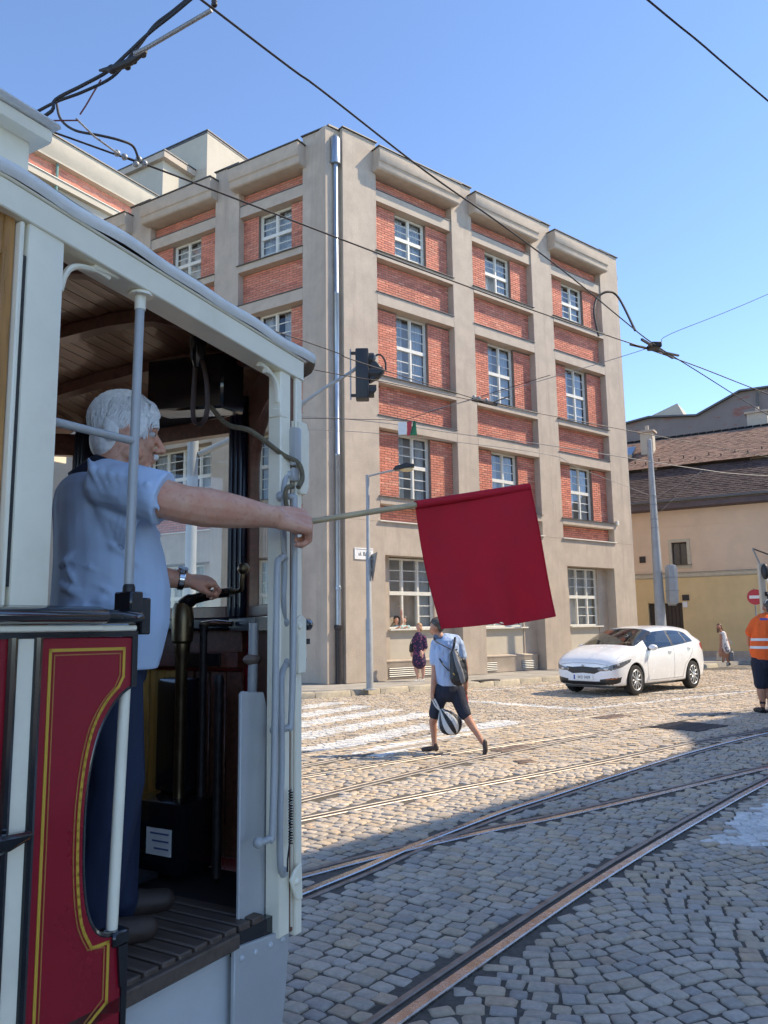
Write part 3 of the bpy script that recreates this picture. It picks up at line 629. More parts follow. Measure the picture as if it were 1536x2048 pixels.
at = me.color_attributes.new('col', 'FLOAT_COLOR', 'POINT'); at.data.foreach_set('color', Cc); tag(obj('brickwork', me, bldg, RW[bldg]), kind='stuff')
# street name plate on the pier (lettering only partly legible in the photograph)
M_signw = pm('white_enamel', (.8, .8, .78), .3, var=.03, scale=5); M_black = pm('black_paint', (.015, .015, .017), .4, var=.2, scale=20); M_red = pm('sign_red', (.5, .03, .04), .4, var=.05)
def text(s, name, mat, parent, F, size, loc, align='CENTER', ext=.001, sx=1):
    cu = bpy.data.curves.new('t', 'FONT'); cu.body = s; cu.size = size; cu.align_x = align; cu.align_y = 'CENTER'; cu.extrude = ext
    o = bpy.data.objects.new('t', cu); C.objects.link(o); me = evalmesh(o); bpy.data.objects.remove(o); bpy.data.curves.remove(cu)
    X = RW[parent].inverted() @ F @ T(*loc) @ Matrix.Rotation(R(90), 4, 'X') @ Matrix.Diagonal((sx, 1, 1, 1)); me.transform(X); me.materials.clear(); me.materials.append(mat); me.name = name
    return obj(name, me, parent, RW[parent])
t = thing('street_name_plate', 'white street name plate on the grey pier behind the lamp post', 'sign', FB @ T(.62, -.02, 3.62))
part(MB().box(.3, .95, -.025, -.004, 3.46, 3.78), 'plate', M_signw, t, FB, .004); part(MB().box(.325, .925, -.029, -.0255, 3.735, 3.745), 'rule', M_black, t, FB)
text('ul. Bašt', 'lettering', M_black, t, FB, .15, (.62, -.0285, 3.61), sx=.9)
# ================= OTHER BUILDINGS =================
FH = T(14.0, 36.0, 0) @ RZ(R(148.487 - 180))
M_yel = pm('ochre_render', (.74, .54, .27), .92, var=.07, scale=1.2, b=.35, bscale=30, dirt=(.66, .47, .23), dscale=.8)
M_pch = pm('peach_render', (.74, .55, .38), .92, var=.06, scale=1.1, b=.3, bscale=30, dirt=(.66, .49, .34), dscale=.7)
M_stone_trim = pm('pale_surround', (.55, .48, .35), .85, var=.08, scale=6)
M_door = pm('brown_door_wood', (.05, .035, .025), .6, var=.3, scale=5, stretch=(8, 8, .6))
M_tile = attr_mat('clay_tile', rough=.85, b=.4, bscale=40, var=.25, vscale=6)
house = thing('yellow_house', 'ochre house with steep tiled roof beyond the corner building', 'house', FH @ T(0, 0, 0))
HX0, HX1 = -9.0, 16.0
# lower ochre storey, upper peach storey with real openings for window and door
def wallholes(mat, name, x0, x1, z0, z1, holes, y0=0, y1=.5, root=house, F=FH):
    """wall of rectangles around rectangular openings (openings do not share columns)"""
    holes = sorted(holes); x = x0
    for a, b, c, d in holes:
        part(MB().box(x, a, y0, y1, z0, z1), name, mat, root, F)
        if c > z0: part(MB().box(a, b, y0, y1, z0, c), name, mat, root, F)
        if d < z1: part(MB().box(a, b, y0, y1, d, z1), name, mat, root, F)
        x = b
    part(MB().box(x, x1, y0, y1, z0, z1), name, mat, root, F)
wallholes(M_yel, 'ground_storey_wall', HX0, HX1, -.5, 3.62, [(-2.13, -.62, -.5, 2.52), (6.5, 7.6, 1.2, 2.6)])
wallholes(M_pch, 'upper_storey_wall', HX0, HX1, 3.84, 6.75, [(-.93, -.26, 4.2, 5.26), (4.6, 5.3, 4.2, 5.26), (9, 9.7, 4.2, 5.26)])
part(MB().prism([(0, 3.62), (-.07, 3.68), (-.07, 3.8), (-.1, 3.83), (-.1, 3.85), (.1, 3.87), (.1, 3.62)], HX0, HX1, 'x'), 'string_course', M_stone_trim, house, FH)
part(MB().box(HX0, HX1, -.105, 0, 3.852, 3.868), 'course_flashing', M_flash, house, FH)
part(MB().box(HX0, HX1, -.012, .05, 5.98, 6.0), 'wall_line', M_pch, house, FH)
for a in (-.93, 4.6, 9):
    for q in ((a - .14, a, 4.06, 5.4), (a + .67, a + .81, 4.06, 5.4), (a, a + .67, 5.26, 5.4), (a, a + .67, 4.06, 4.2)): part(MB().box(q[0], q[1], -.04, .02, q[2], q[3]), 'window_surround', M_stone_trim, house, FH)
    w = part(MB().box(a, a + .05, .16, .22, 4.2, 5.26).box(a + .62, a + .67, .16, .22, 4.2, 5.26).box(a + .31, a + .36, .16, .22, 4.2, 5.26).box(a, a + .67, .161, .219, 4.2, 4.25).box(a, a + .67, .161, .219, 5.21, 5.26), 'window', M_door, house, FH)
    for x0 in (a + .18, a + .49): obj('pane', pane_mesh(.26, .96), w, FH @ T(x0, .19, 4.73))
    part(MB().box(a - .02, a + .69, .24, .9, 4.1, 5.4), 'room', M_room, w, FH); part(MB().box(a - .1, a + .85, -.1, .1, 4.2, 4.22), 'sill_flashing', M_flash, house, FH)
d = part(MB().box(-2.13, -.62, .2, .3, -.5, 2.5), 'gate', M_door, house, FH)
for i in range(9): part(MB().box(-2.11 + i * .166, -1.97 + i * .166, .175, .2, -.45, 2.42), 'plank', M_door, d, FH, .006)
part(MB().box(-1.4, -1.36, .165, .175, -.45, 2.42), 'cover_strip', M_door, d, FH)
part(MB().box(6.5, 7.6, .25, .3, 1.2, 2.6), 'shutter', M_door, house, FH)
part(MB().box(-2.4, -2.12, -.03, .02, 4.4, 4.7), 'vent_grille', M_iron, house, FH)
part(MB().box(-.6, -.3, -.035, 0, 2.6, 2.86), 'number_plate', M_iron, house, FH); part(MB().box(-.6, -.4, -.03, 0, 2.3, 2.55), 'notice', M_signw, house, FH)
part(MB().box(-.92, -.78, -.03, 0, 2.6, 2.85), 'red_plate', M_red, house, FH)
part(MB().box(HX0, HX1, -.05, 0, -.5, .35), 'plinth', M_plaster, house, FH)
# eaves, gutter, two tiled slopes, chimneys, skylight
part(MB().prism([(0, 6.75), (-.5, 6.8), (-.5, 7.04), (.3, 7.04), (.3, 6.75)], HX0, HX1, 'x'), 'eaves_board', pm('weathered_eaves', (.12, .095, .1), .8, var=.2, scale=3), house, FH)
part(MB().tube([(HX0, -.56, 7.12), (HX1, -.56, 7.12)], .075, 10), 'gutter', M_flash, house, FH)
SL1 = ((-.58, 7.1), (1.5, 9.0)); SL2 = ((1.3, 9.08), (5.2, 11.3))
def tiles(slope, x0, x1, name, nx, base):
    """overlapping clay tiles laid in courses up the slope"""
    (y0, z0), (y1, z1) = slope; L = math.hypot(y1 - y0, z1 - z0); dy, dz = (y1 - y0) / L, (z1 - z0) / L; ny, nz = -dz, dy
    V = []; Fc = []; Cc = []; out = []; rows = int(L / .15); w = (x1 - x0) / nx
    for r_ in range(rows):
        t0 = r_ * .15; t1 = t0 + .21
        for i in range(nx):
            xa = x0 + (i + (.5 if r_ % 2 else 0)) * w; v = random.uniform(.82, 1.14); k = random.random()
            c = [q * v for q in base] if k < .8 else [q * v * f for q, f in zip(base, (.7, .65, .7))]
            q = [(xa + .004, t0, .03), (xa + w - .004, t0, .03), (xa + w - .004, t1, .008), (xa + .004, t1, .008), (xa + .004, t0, .008), (xa + w - .004, t0, .008)]
            n0 = len(V); jz = random.uniform(0, .012)
            V += [FH @ Vector((x, y0 + dy * t + ny * (h + jz), z0 + dz * t + nz * (h + jz))) for x, t, h in q]
            Fc += [(n0, n0 + 1, n0 + 2, n0 + 3), (n0 + 4, n0 + 5, n0 + 1, n0)]; Cc += [c] * 6
    X = RW[house].inverted(); me = bpy.data.meshes.new(name); me.from_pydata([X @ p for p in V], [], Fc); me.materials.append(M_tile)
    at = me.color_attributes.new('col', 'FLOAT_COLOR', 'POINT'); at.data.foreach_set('color', [x for c in Cc for x in c + [1]])
    tag(obj(name, me, house, RW[house]), kind='stuff')
    part(MB().add([(x0, y0, z0), (x1, y0, z0), (x1, y1, z1), (x0, y1, z1)], [(0, 1, 2, 3)]), 'roof_boarding', M_door, house, FH)
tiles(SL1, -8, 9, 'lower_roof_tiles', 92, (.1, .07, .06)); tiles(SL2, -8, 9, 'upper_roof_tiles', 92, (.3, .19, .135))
part(MB().add([(-8, 5.2, 11.3), (9, 5.2, 11.3), (9, 9, 8.5), (-8, 9, 8.5)], [(0, 1, 2, 3)]), 'rear_slope', M_door, house, FH)
part(MB().box(HX0, HX1, 8.4, 8.9, -.5, 9.2), 'rear_wall', M_pch, house, FH)
part(MB().add([(9, -.58, 7.1), (9, 5.2, 11.3), (16, 5.2, 11.3), (16, -.58, 7.1)], [(0, 1, 2, 3)]), 'far_slope', M_door, house, FH)
rid = part(MB().box(-8, 9, 5.1, 5.4, 11.24, 11.3), 'ridge', M_flash, house, FH)
for i in range(46): part(MB().tube([(-8 + i * .37, 5.2, 11.33), (-7.66 + i * .37, 5.2, 11.35)], .1, 8), 'ridge_tile', M_tile, rid, FH)
at_ = None
def chimney(x, y, z0, z1, w, d):
    c = part(MB().box(x, x + w, y, y + d, z0, z1), 'chimney', M_cream, house, FH); part(MB().box(x - .1, x + w + .1, y - .1, y + d + .1, z1, z1 + .1), 'chimney_cap', M_tile if 0 else M_trim, c, FH)
    part(MB().lathe([(.1, z1 + .1), (.1, z1 + .4)], 8, (x + w / 2, y + d / 2, 0)), 'chimney_pot', M_trim, c, FH)
chimney(-2.78, 3.2, 8.6, 11.35, .62, .55); chimney(2.05, 5.6, 9.5, 12.15, .95, .8)
part(MB().prism([(2.6, 10.0), (3.6, 10.6), (3.5, 10.75), (2.55, 10.15)], -4.2, -3.1, 'x'), 'skylight', M_zinc, house, FH)
for i in range(16):
    x = -3.4 + i * .58; y = 1.75 + (i % 2) * .3; z = 9.08 + (y - 1.3) * .569 + .06; part(MB().bar((x, y, z - .05), (x, y - .03, z + .1), .05, .02), 'snow_hook', M_iron, house, FH)
# old fire wall of the house behind
fire = thing('fire_wall_house', 'bare grey gable wall with crumbling render behind the tiled roof', 'building', FH @ T(0, 12, 0))
m, nt, bs = newmat('crumbling_render'); nt.links.new(mixc(nt, ramp(nt, noise(nt, .9, 5, .7, stretch=(.5, 1, 1.6)), .56, .62), mixc(nt, noise(nt, 1.5, 5), (.2, .165, .15), (.28, .24, .21)), (.28, .12, .09)), bs.inputs['Base Color'])
bs.inputs['Roughness'].default_value = .95; bump(nt, bs, noise(nt, 20, 6, .7), .6, .03); M_crumb = m
prof = [(-14, 13.0), (-5.5, 14.13), (-4.2, 14.3), (-1.4, 13.98), (1.1, 15.08), (12, 14.9)]
part(MB().prism(prof + [(12, 0), (-14, 0)], 12, 20, 'y'), 'gable_wall', M_crumb, fire, FH, smooth=None)
for (xa, za), (xb, zb) in zip(prof, prof[1:]): part(MB().bar((xa, 11.9, za + .05), (xb, 11.9, zb + .05), .35, .1), 'verge_flashing', M_flash, fire, FH)
part(MB().prism([(-4.4, 14.35), (-4.2, 14.6), (-2.6, 15.15), (-2.2, 14.2)], 12.6, 15, 'y'), 'roof_lantern', M_cream, fire, FH)
part(MB().lathe([(.05, 11), (.05, 14.9)], 8, (2.0, 11.9, 0)), 'wall_pipe', M_flash, fire, FH)
# pavement before the yellow house
solo(MB().box(-9, 16, -3.6, 0, -.05, .09), 'pavement', M_pave, 'shaded pavement at the foot of the yellow house', None, FH, FH, kind='structure', smooth=None)

# building on the right, outside the picture, whose roof line throws the big shadow over the tracks
Hd = Vector((.727, .687, 0)).normalized()
FS = frame(Vector((14.4, 11.4, 0)), Hd, Vector((Hd.y, -Hd.x, 0)) * -1)          # x along the street, y towards the street
FS = frame(Vector((14.4, 11.4, 0)), -Hd, Vector((Hd.y, -Hd.x, 0)))               # x towards the camera, y away from the street
sh = [(-.62, 6.03), (.5, 7.07), (1.6, 8.1), (2.7, 9.15), (3.45, 9.88), (4.0, 10.75), (4.2, 11.5), (4.35, 12.6), (4.9, 13.25), (5.74, 13.87), (7.18, 15.36)]
Fi = FS.inverted(); rl = []
for x, y in sh:
    p = Fi @ Vector((x, y, 0)); d = Fi.to_3x3() @ SUNV; t = -p.y / d.y; q = p + d * t; rl.append((q.x, q.z))
rl = [(rl[-1][0] - 6, rl[-1][1])] + rl[::-1]; z_e = rl[-1][1]; rl += [(rl[-1][0] + 4.6, z_e), (rl[-1][0] + 7.6, 10.6)]
M_wrend = pm('white_render', (.78, .75, .68), .9, var=.05, scale=2)
opp = thing('opposite_terrace', 'rendered street terrace on the right, mostly outside the picture, shading the tracks', 'building', FS)
for (xa, za), (xb, zb) in zip(rl, rl[1:]): part(MB().prism([(xa, 0), (xa, za), (xb, zb), (xb, 0)], 0, .5, 'y'), 'front_wall', M_wrend, opp, FS, smooth=None)
part(MB().box(rl[0][0], rl[-1][0], .5, 9, 0, 11.2), 'block', M_cream, opp, FS, smooth=None)
part(MB().box(rl[0][0], rl[-1][0], -.12, 0, 4.2, 4.5), 'string_course', M_trim, opp, FS)
for i in range(9):
    for z in (1.2, 5.2, 8.6):
        x = rl[0][0] + 1.5 + i * 3.1; w_ = part(MB().box(x, x + 1.2, -.04, -.001, z, z + 1.9), 'window', M_frame, opp, FS)
        for a in (.08, .64): obj('pane', pane_mesh(.48, 1.72), w_, FS @ T(x + a + .24, -.05, z + .95))
# ================= STREET FURNITURE AND OVERHEAD WIRES =================
M_galv = pm('galvanised_steel', (.3, .31, .315), .5, .55, var=.15, scale=6, dirt=(.22, .215, .21), dscale=4)
M_grey = pm('grey_pole_paint', (.33, .35, .36), .55, .1, var=.1, scale=4, dirt=(.27, .28, .28))
M_wire = pm('dark_copper_wire', (.03, .026, .028), .5, .4, var=.2, scale=20); M_rub = pm('black_rubber', (.018, .018, .02), .6, var=.2, scale=20)
M_span = pm('steel_span_wire', (.32, .31, .3), .5, .6, var=.1, scale=20); M_blackp = pm('black_housing', (.02, .021, .024), .45, var=.2, scale=8)
M_lens = pm('lamp_bowl', (.6, .5, .3), .25, var=.08, scale=10)
# street lamp beside the corner
t = thing('street_lamp', 'slim grey street lamp with one arm at the corner kerb', 'street lamp', (-.4, 19.5, .12))
part(MB().lathe([(.17, .118), (.17, .14), (.085, .15), (.085, 1.78), (.065, 1.82), (.065, 3.42), (.045, 3.46), (.045, 5.3), (.05, 5.36)], 14, (-.4, 19.5, 0)), 'post', M_grey, t)
part(MB().tube([(-.4, 19.5, 5.33), (.05, 19.48, 5.43), (.42, 19.47, 5.5)], .026, 8), 'arm', M_grey, t)
hd = part(MB().prism([(.24, 5.49), (.3, 5.56), (.57, 5.64), (.77, 5.6), (.77, 5.54), (.3, 5.46)], 19.36, 19.6, 'y'), 'lamp_head', M_blackp, t, None, .012, seg=2)
part(MB().ell((.58, 19.48, 5.5), (.18, .1, .075), 14, 8), 'lamp_bowl', M_lens, hd)
t = thing('give_way_sign', 'triangular sign seen from its grey back on the lamp post', 'sign', (-.3, 19.5, 2.7))
w = Vector((.24, -.66, 0)); c = Vector((-.3, 19.5, 0)); nrm = Vector((w.y, -w.x, 0)).normalized()
tri = [c - w * .5 + Vector((0, 0, 3.36)), c + w * .5 + Vector((0, 0, 3.4)), c + Vector((0, 0, 2.72))]
part(MB().add([p + nrm * o for o in (-.008, .008) for p in tri], [(0, 1, 2), (5, 4, 3), (0, 3, 4, 1), (1, 4, 5, 2), (2, 5, 3, 0)]), 'plate', M_galv, t)
part(MB().add([p + nrm * o for o in (-.0095, -.0105) for p in tri], [(0, 1, 2), (5, 4, 3), (0, 3, 4, 1), (1, 4, 5, 2), (2, 5, 3, 0)]), 'face', M_red, t)
for z in (3.26, 3.0): part(MB().tube([(-.4, 19.5, z), (-.3, 19.49, z)], .02, 8), 'clamp', M_galv, t)
# traffic signal on its arm
t = thing('arm_traffic_signal', 'black traffic signal hung on a grey arm before the corner pier', 'traffic light', (-.5, 14, 5.7))
part(MB().tube([(-3.3, 13.9, 4.7), (-1.86, 14, 5.39), (-1.42, 14, 5.66)], .055, 10), 'arm', M_grey, t); part(MB().tube([(-1.45, 14, 5.64), (-1.04, 14, 5.93), (-.58, 14, 6.21), (-.17, 14, 6.5)], .032, 8), 'arm_tip', M_grey, t)
part(MB().lathe([(.1, -.05), (.1, 7.0)], 12, (-3.4, 13.9, 0)), 'mast', M_grey, t)
b = part(MB().box(-.48, -.24, 13.86, 14.14, 5.69, 6.63), 'housing', M_blackp, t, None, .03, seg=2)
part(MB().box(-.585, -.56, 13.98, 14.02, 5.7, 6.65), 'bracket', M_galv, t); part(MB().box(-.57, -.47, 13.98, 14.02, 6.55, 6.6), 'bracket_arm', M_iron, t); part(MB().box(-.57, -.47, 13.98, 14.02, 5.75, 5.8), 'bracket_arm', M_iron, t)
for z, L in ((6.45, .1), (6.19, .26), (5.85, .14)):
    part(MB().lathe([(.12, -.245), (.125, -.1), (.1, -.25 + L)][:2] + [(.11, -.25 + L)], 14, (0, 14, z), 'x') if 0 else MB().add([Vector((-.245 + (L * u if v > .5 or u == 0 else L * u * .7), 14 + .12 * math.cos(6.283 * k / 14), z + .12 * math.sin(6.283 * k / 14))) for u in (0, 1) for k in range(14) for v in (.5 + .5 * math.sin(6.283 * k / 14),)], [(k, (k + 1) % 14, 14 + (k + 1) % 14, 14 + k) for k in range(14)]), 'visor', M_blackp, b)
    part(MB().ell((-.235, 14, z), (.02, .1, .1), 12, 6), 'lens', M_rub, b)
part(MB().tube(catmull([(-.24, 14, 6.1), (-.22, 14, 6.35), (-.14, 14, 6.5), (-.03, 14, 6.54), (.06, 14, 6.42), (.07, 14, 6.23)], 5), .018, 8), 'cable_loop', M_rub, t)
part(MB().prism([(-.24, 6.42), (-.1, 6.4), (.06, 6.22), (-.05, 6.1), (-.24, 6.0)], 13.92, 14.08, 'y'), 'side_lamp', M_blackp, t, None, .02)
part(MB().lathe([(.07, -.04), (.085, 0), (.085, .06), (.05, .1)], 10, (-.19, 14, 6.5), 'y'), 'arm_clamp', M_galv, t)
# tall tapering mast with the back of a signal, right of the building
t = thing('overhead_mast', 'tall tapering grey mast carrying overhead wires before the yellow house', 'mast', (9.27, 27, 0))
part(MB().lathe([(.2, -.02), (.185, 1.0), (.15, 3.5), (.085, 7.5), (.08, 7.9), (.05, 7.93)], 18, (9.25, 27, 0)), 'shaft', M_grey, t)
for z in (5.9, 5.6, 5.1, 4.8): part(MB().lathe([(.175 - .013 * z + .02, z), (.175 - .013 * z + .02, z + .05)], 14, (9.25, 27, 0)), 'band', M_galv, t)
t = thing('rear_facing_signal', 'grey rounded back of a signal fixed to the tall mast', 'traffic light', (9.58, 26.8, 2.2))
part(MB().prism([(9.45, 2.3), (9.5, 2.22), (9.7, 2.22), (9.75, 2.3), (9.78, 3.4), (9.72, 3.52), (9.54, 3.55), (9.47, 3.46)], 26.55, 26.95, 'y'), 'housing', M_grey, t, None, .04, seg=2)
for z in (2.66, 3.1): part(MB().box(9.44, 9.785, 26.54, 26.96, z, z + .015), 'seam', M_galv, t)
part(MB().box(9.5, 9.74, 26.8, 26.9, 2.18, 2.24), 'foot_plate', M_galv, t)
# no-entry sign
t = thing('no_entry_sign', 'round red no-entry sign on a thin post at the right', 'sign', (13.42, 29, 0))
part(MB().lathe([(.03, -.02), (.03, 2.8)], 8, (13.42, 29.06, 0)), 'post', M_galv, t)
Fs = frame((13.42, 29, 2.49), Vector((1, -.42, 0)).normalized(), Vector((.42, 1, 0)).normalized())
part(MB().lathe([(.28, -.008), (.28, .008)], 32, (0, 0, 0), 'y'), 'disc', M_red, t, Fs); part(MB().box(-.2, .2, -.014, -.009, -.055, .055), 'bar', M_signw, t, Fs)
# lamp unit on a beige post at the right edge
t = thing('signal_post', 'black lamp unit with a bracket on a beige post behind the orange vest', 'post', (8.98, 19, 0))
part(MB().box(8.92, 9.06, 18.96, 19.08, -.02, 2.98), 'post', M_cream, t, None, .01); part(MB().tube([(8.82, 19, 3.34), (8.96, 19, 2.96)], .022, 8), 'strut', M_galv, t)
part(MB().tube([(8.82, 19, 3.34), (9.22, 19, 3.18), (9.6, 19, 3.05)], .02, 8), 'bracket', M_iron, t); part(MB().ell((9.04, 18.93, 2.78), (.09, .09, .19), 14, 10), 'lamp_body', M_blackp, t)
part(MB().box(9.0, 9.3, 18.92, 19.05, 2.2, 2.3), 'cross_bar', M_iron, t); part(MB().tube([(9.06, 18.9, 2.6), (9.12, 18.9, 2.4), (9.06, 18.9, 2.25)], .02, 8), 'cable', M_signw, t)
part(MB().box(9.06, 9.4, 18.94, 19.1, 1.9, 2.2), 'box', M_blackp, t, None, .02)

# ---- overhead wires: each its own thing ----
def wire(name, label, pts, r, mat, n=6, sag=True): 
    P = catmull(pts, 6) if len(pts) > 2 else [Vector(p) for p in pts]
    return solo(MB().tube(P, r, n), name, mat, label, 'wire', pts[len(pts) // 2])
W1 = [(-5.4, -1.0, 5.6), (-1.12, 4.58, 5.6), (-.43, 5.45, 5.6), (.41, 6.55, 5.6), (1.21, 7.5, 5.6), (2.12, 8.64, 5.6), (3.15, 10.02, 5.6), (3.9, 11.0, 5.6), (5.04, 12.3, 5.6), (7.54, 15.14, 5.6), (12, 20, 5.6)]
W2 = [(-8, 1.6, 5.6), (-2.65, 5.9, 5.6), (-2.13, 6.3, 5.6), (-1.63, 6.72, 5.6), (-.32, 7.85, 5.6), (.81, 8.8, 5.6), (2.21, 9.94, 5.6), (3.95, 11.28, 5.6), (5.04, 12.15, 5.6), (6.85, 13.69, 5.6), (12, 18, 5.6)]
wire('contact_wire', 'thick contact wire from top centre down to the crossing at right', W1, .0085, M_wire)
wire('contact_wire', 'contact wire rising left from the crossing, behind the tram roof', W2, .0085, M_wire)
wire('contact_wire', 'contact wire passing just before the hung traffic signal', [(-6, 5.4, 5.6), (-1.11, 10.7, 5.6), (-.48, 11.5, 5.6), (.8, 12.86, 5.6), (1.83, 13.9, 5.6)], .008, M_wire)
wire('contact_wire', 'lower contact wire running from behind the tram over the street', [(-8, 7.2, 5.6), (-1.23, 11.87, 5.6), (-.03, 12.62, 5.6), (1.05, 13.4, 5.6), (1.84, 13.97, 5.6), (3.23, 14.93, 5.6), (5.05, 16.18, 5.6), (9.39, 19.1, 5.6), (16, 23.5, 5.6)], .008, M_wire)
wire('contact_wire', 'single thin wire cutting the top right corner of sky', [(-.5, 2.8, 5.6), (1.76, 4.63, 5.6), (2.25, 5.02, 5.6), (3.02, 5.65, 5.6), (8, 9.7, 5.6)], .0075, M_wire)
wire('span_wire', 'thin grey span wire rising to the right through the wire crossing', [(.6, 11.3, 4.7), (2.1, 11.3, 5.09), (3.97, 11.3, 5.64), (4.28, 11.3, 5.84), (5.78, 11.3, 6.44), (9, 11.3, 7.9)], .005, M_span)
wire('span_wire', 'pale span wire crossing the facade below the small striped marker', [(-5, 17, 6.3), (-1.76, 17, 6.21), (-.06, 17, 6.05), (1.47, 17, 5.8), (2.67, 17, 5.62), (3.76, 17, 5.46), (6.89, 17, 4.9), (8.35, 17, 4.73), (14, 17, 4.3)], .009, M_span)
wire('span_wire', 'lower thin span wire with a link, reaching the tall mast', [(-4, 15.7, 5.8), (-1.66, 16, 5.67), (-.32, 16, 5.58), (1.38, 16, 5.37), (3.43, 16, 5.05), (4.3, 17, 4.95), (9.1, 26.9, 5.95)], .006, M_span)
wire('stay_wire', 'upper thin stay from the tall mast out to a wire joint', [(10.6, 26, 6.59), (9.2, 26.9, 5.8)], .008, M_span); wire('stay_wire', 'lower thin stay from the tall mast out to a wire joint', [(10.6, 26, 6.59), (9.2, 26.9, 5.15)], .008, M_span)
wire('feeder_cable', 'thick black feeder cable sweeping up over the tram roof', [(-3.6, 5.3, 4.9), (-2.49, 5.3, 5.28), (-2.35, 5.3, 5.44), (-2.16, 5.3, 5.55), (-1.98, 5.3, 5.66), (-1.84, 5.3, 5.8), (-1.68, 5.3, 5.97), (-1.51, 5.3, 6.12), (-1.35, 5.3, 6.27), (-.9, 5.3, 6.7)], .0125, M_rub, 8)
wire('feeder_cable', 'second feeder cable running close beside the thick one', [(-2.62, 5.4, 5.36), (-2.4, 5.4, 5.49), (-2.2, 5.4, 5.57), (-1.98, 5.4, 5.69), (-1.85, 5.4, 5.86), (-1.77, 5.4, 5.97), (-1.67, 5.4, 6.12), (-1.52, 5.4, 6.25), (-1.2, 5.4, 6.55)], .011, M_rub, 8)
wire('jumper_cable', 'looped black jumper cable drooping to the clamp above the tram roof', [(-2.65, 6, 5.91), (-2.61, 6, 5.77), (-2.49, 6, 5.67), (-2.28, 6, 5.62), (-2.14, 6.05, 5.61), (-2.06, 6.15, 5.62), (-2.06, 6.3, 5.6)], .011, M_rub, 8)
wire('jumper_cable', 'arched black jumper cable over the far pier below the wires', [(3.05, 10.7, 5.6), (3.02, 10.75, 5.95), (3.1, 10.85, 6.22), (3.27, 10.9, 6.34), (3.44, 10.95, 6.27), (3.5, 10.5, 5.6)], .017, M_rub, 8)
t = thing('steady_arm', 'grey steady arm holding the contact wire at the top left', 'wire fitting', (-1.4, 5, 5.7))
part(MB().tube([(-1.69, 5, 5.56), (-1.61, 5, 5.6), (-1.11, 4.8, 5.72)], .015, 8), 'rod', M_galv, t)
for p, r in (((-1.91, 5.2, 5.6), .035), ((-1.74, 5.15, 5.63), .03), ((-1.66, 5.1, 5.64), .03), ((-1.07, 4.7, 5.7), .02), ((-1.06, 4.66, 5.64), .022), ((-1.8, 5.2, 5.62), .028)): part(MB().ell(p, (r, r * .8, r), 8, 6), 'clamp', M_iron, t)
part(MB().tube([(-2.02, 5.25, 5.63), (-1.91, 5.2, 5.6), (-1.76, 5.15, 5.62), (-1.62, 5.05, 5.62)], [.008, .026, .026, .012], 8), 'insulator', M_rub, t)
t = thing('wire_hanger', 'thin hooked hanger rods joining feeder cables to the contact wire', 'wire fitting', (-2.3, 5.7, 5.5))
M_redw = pm('rusty_red_rod', (.12, .04, .045), .6, .3)
part(MB().tube([(-2.14, 5.6, 5.82), (-2.25, 5.6, 5.6), (-2.29, 5.6, 5.53)], .006, 6), 'drop_rod', M_redw, t); part(MB().tube([(-2.95, 5.65, 5.52), (-2.34, 5.7, 5.55)], .006, 6), 'side_rod', M_redw, t)
part(MB().tube([(-2.38, 5.75, 5.6), (-2.31, 5.95, 5.58), (-2.2, 6.24, 5.6)], .008, 6), 'link_rod', M_galv, t)
for p in ((-2.22, 6.23, 5.61), (-2.17, 6.27, 5.6), (-2.07, 6.34, 5.62), (-2.03, 6.37, 5.6), (-2.09, 6.33, 5.57)): part(MB().ell(p, (.03, .025, .03), 8, 6), 'clamp', M_galv, t)
t = thing('wire_crossing', 'black crossing frog where two contact wires meet at right', 'wire fitting', (4, 11.2, 5.6))
part(MB().bar((3.7, 10.85, 5.6), (4.45, 11.7, 5.61), .03, .03), 'frog_bar', M_iron, t); part(MB().bar((3.6, 11.05, 5.6), (4.5, 11.6, 5.61), .03, .025), 'frog_bar', M_iron, t); part(MB().box(3.92, 4.08, 11.1, 11.3, 5.58, 5.66), 'frog_plate', M_iron, t, None, .01)
t = thing('wire_joint', 'black joint of two contact wires before the second brick bay', 'wire fitting', (1.84, 13.95, 5.6))
part(MB().bar((1.6, 13.75, 5.6), (2.1, 14.15, 5.61), .05, .06), 'body', M_iron, t, None, .01); part(MB().tube([(2.0, 14.05, 5.62), (2.35, 14.2, 5.78)], .012, 6), 'lever', M_iron, t)
for dx in (-.2, -.1, .05): part(MB().ell((1.84 + dx, 13.93 + dx * .8, 5.64), (.035, .035, .045), 8, 6), 'insulator', M_galv, t)
t = thing('wire_marker', 'small white, red and green marker board hung on a wire', 'marker', (.48, 15, 5.3))
part(MB().box(.3, .46, 15, 15.01, 5.28, 5.53), 'white_board', M_signw, t); part(MB().box(.47, .56, 15, 15.01, 5.26, 5.54), 'red_board', M_red, t); part(MB().prism([(.52, 5.26), (.66, 5.26), (.64, 5.54), (.6, 5.55)], 14.985, 14.997, 'y'), 'green_board', pm('marker_green', (.03, .2, .08), .5), t)
part(MB().bar((.54, 14.98, 5.27), (.62, 14.98, 5.55), .02, .008), 'black_stripe', M_black, t); part(MB().tube([(-1.7, 15.3, 5.72), (.03, 15, 5.58), (.34, 15, 5.55), (.63, 15, 5.63), (.97, 15, 5.74), (3.2, 14.6, 6.3)], .006, 6), 'hanger', M_wire, t)
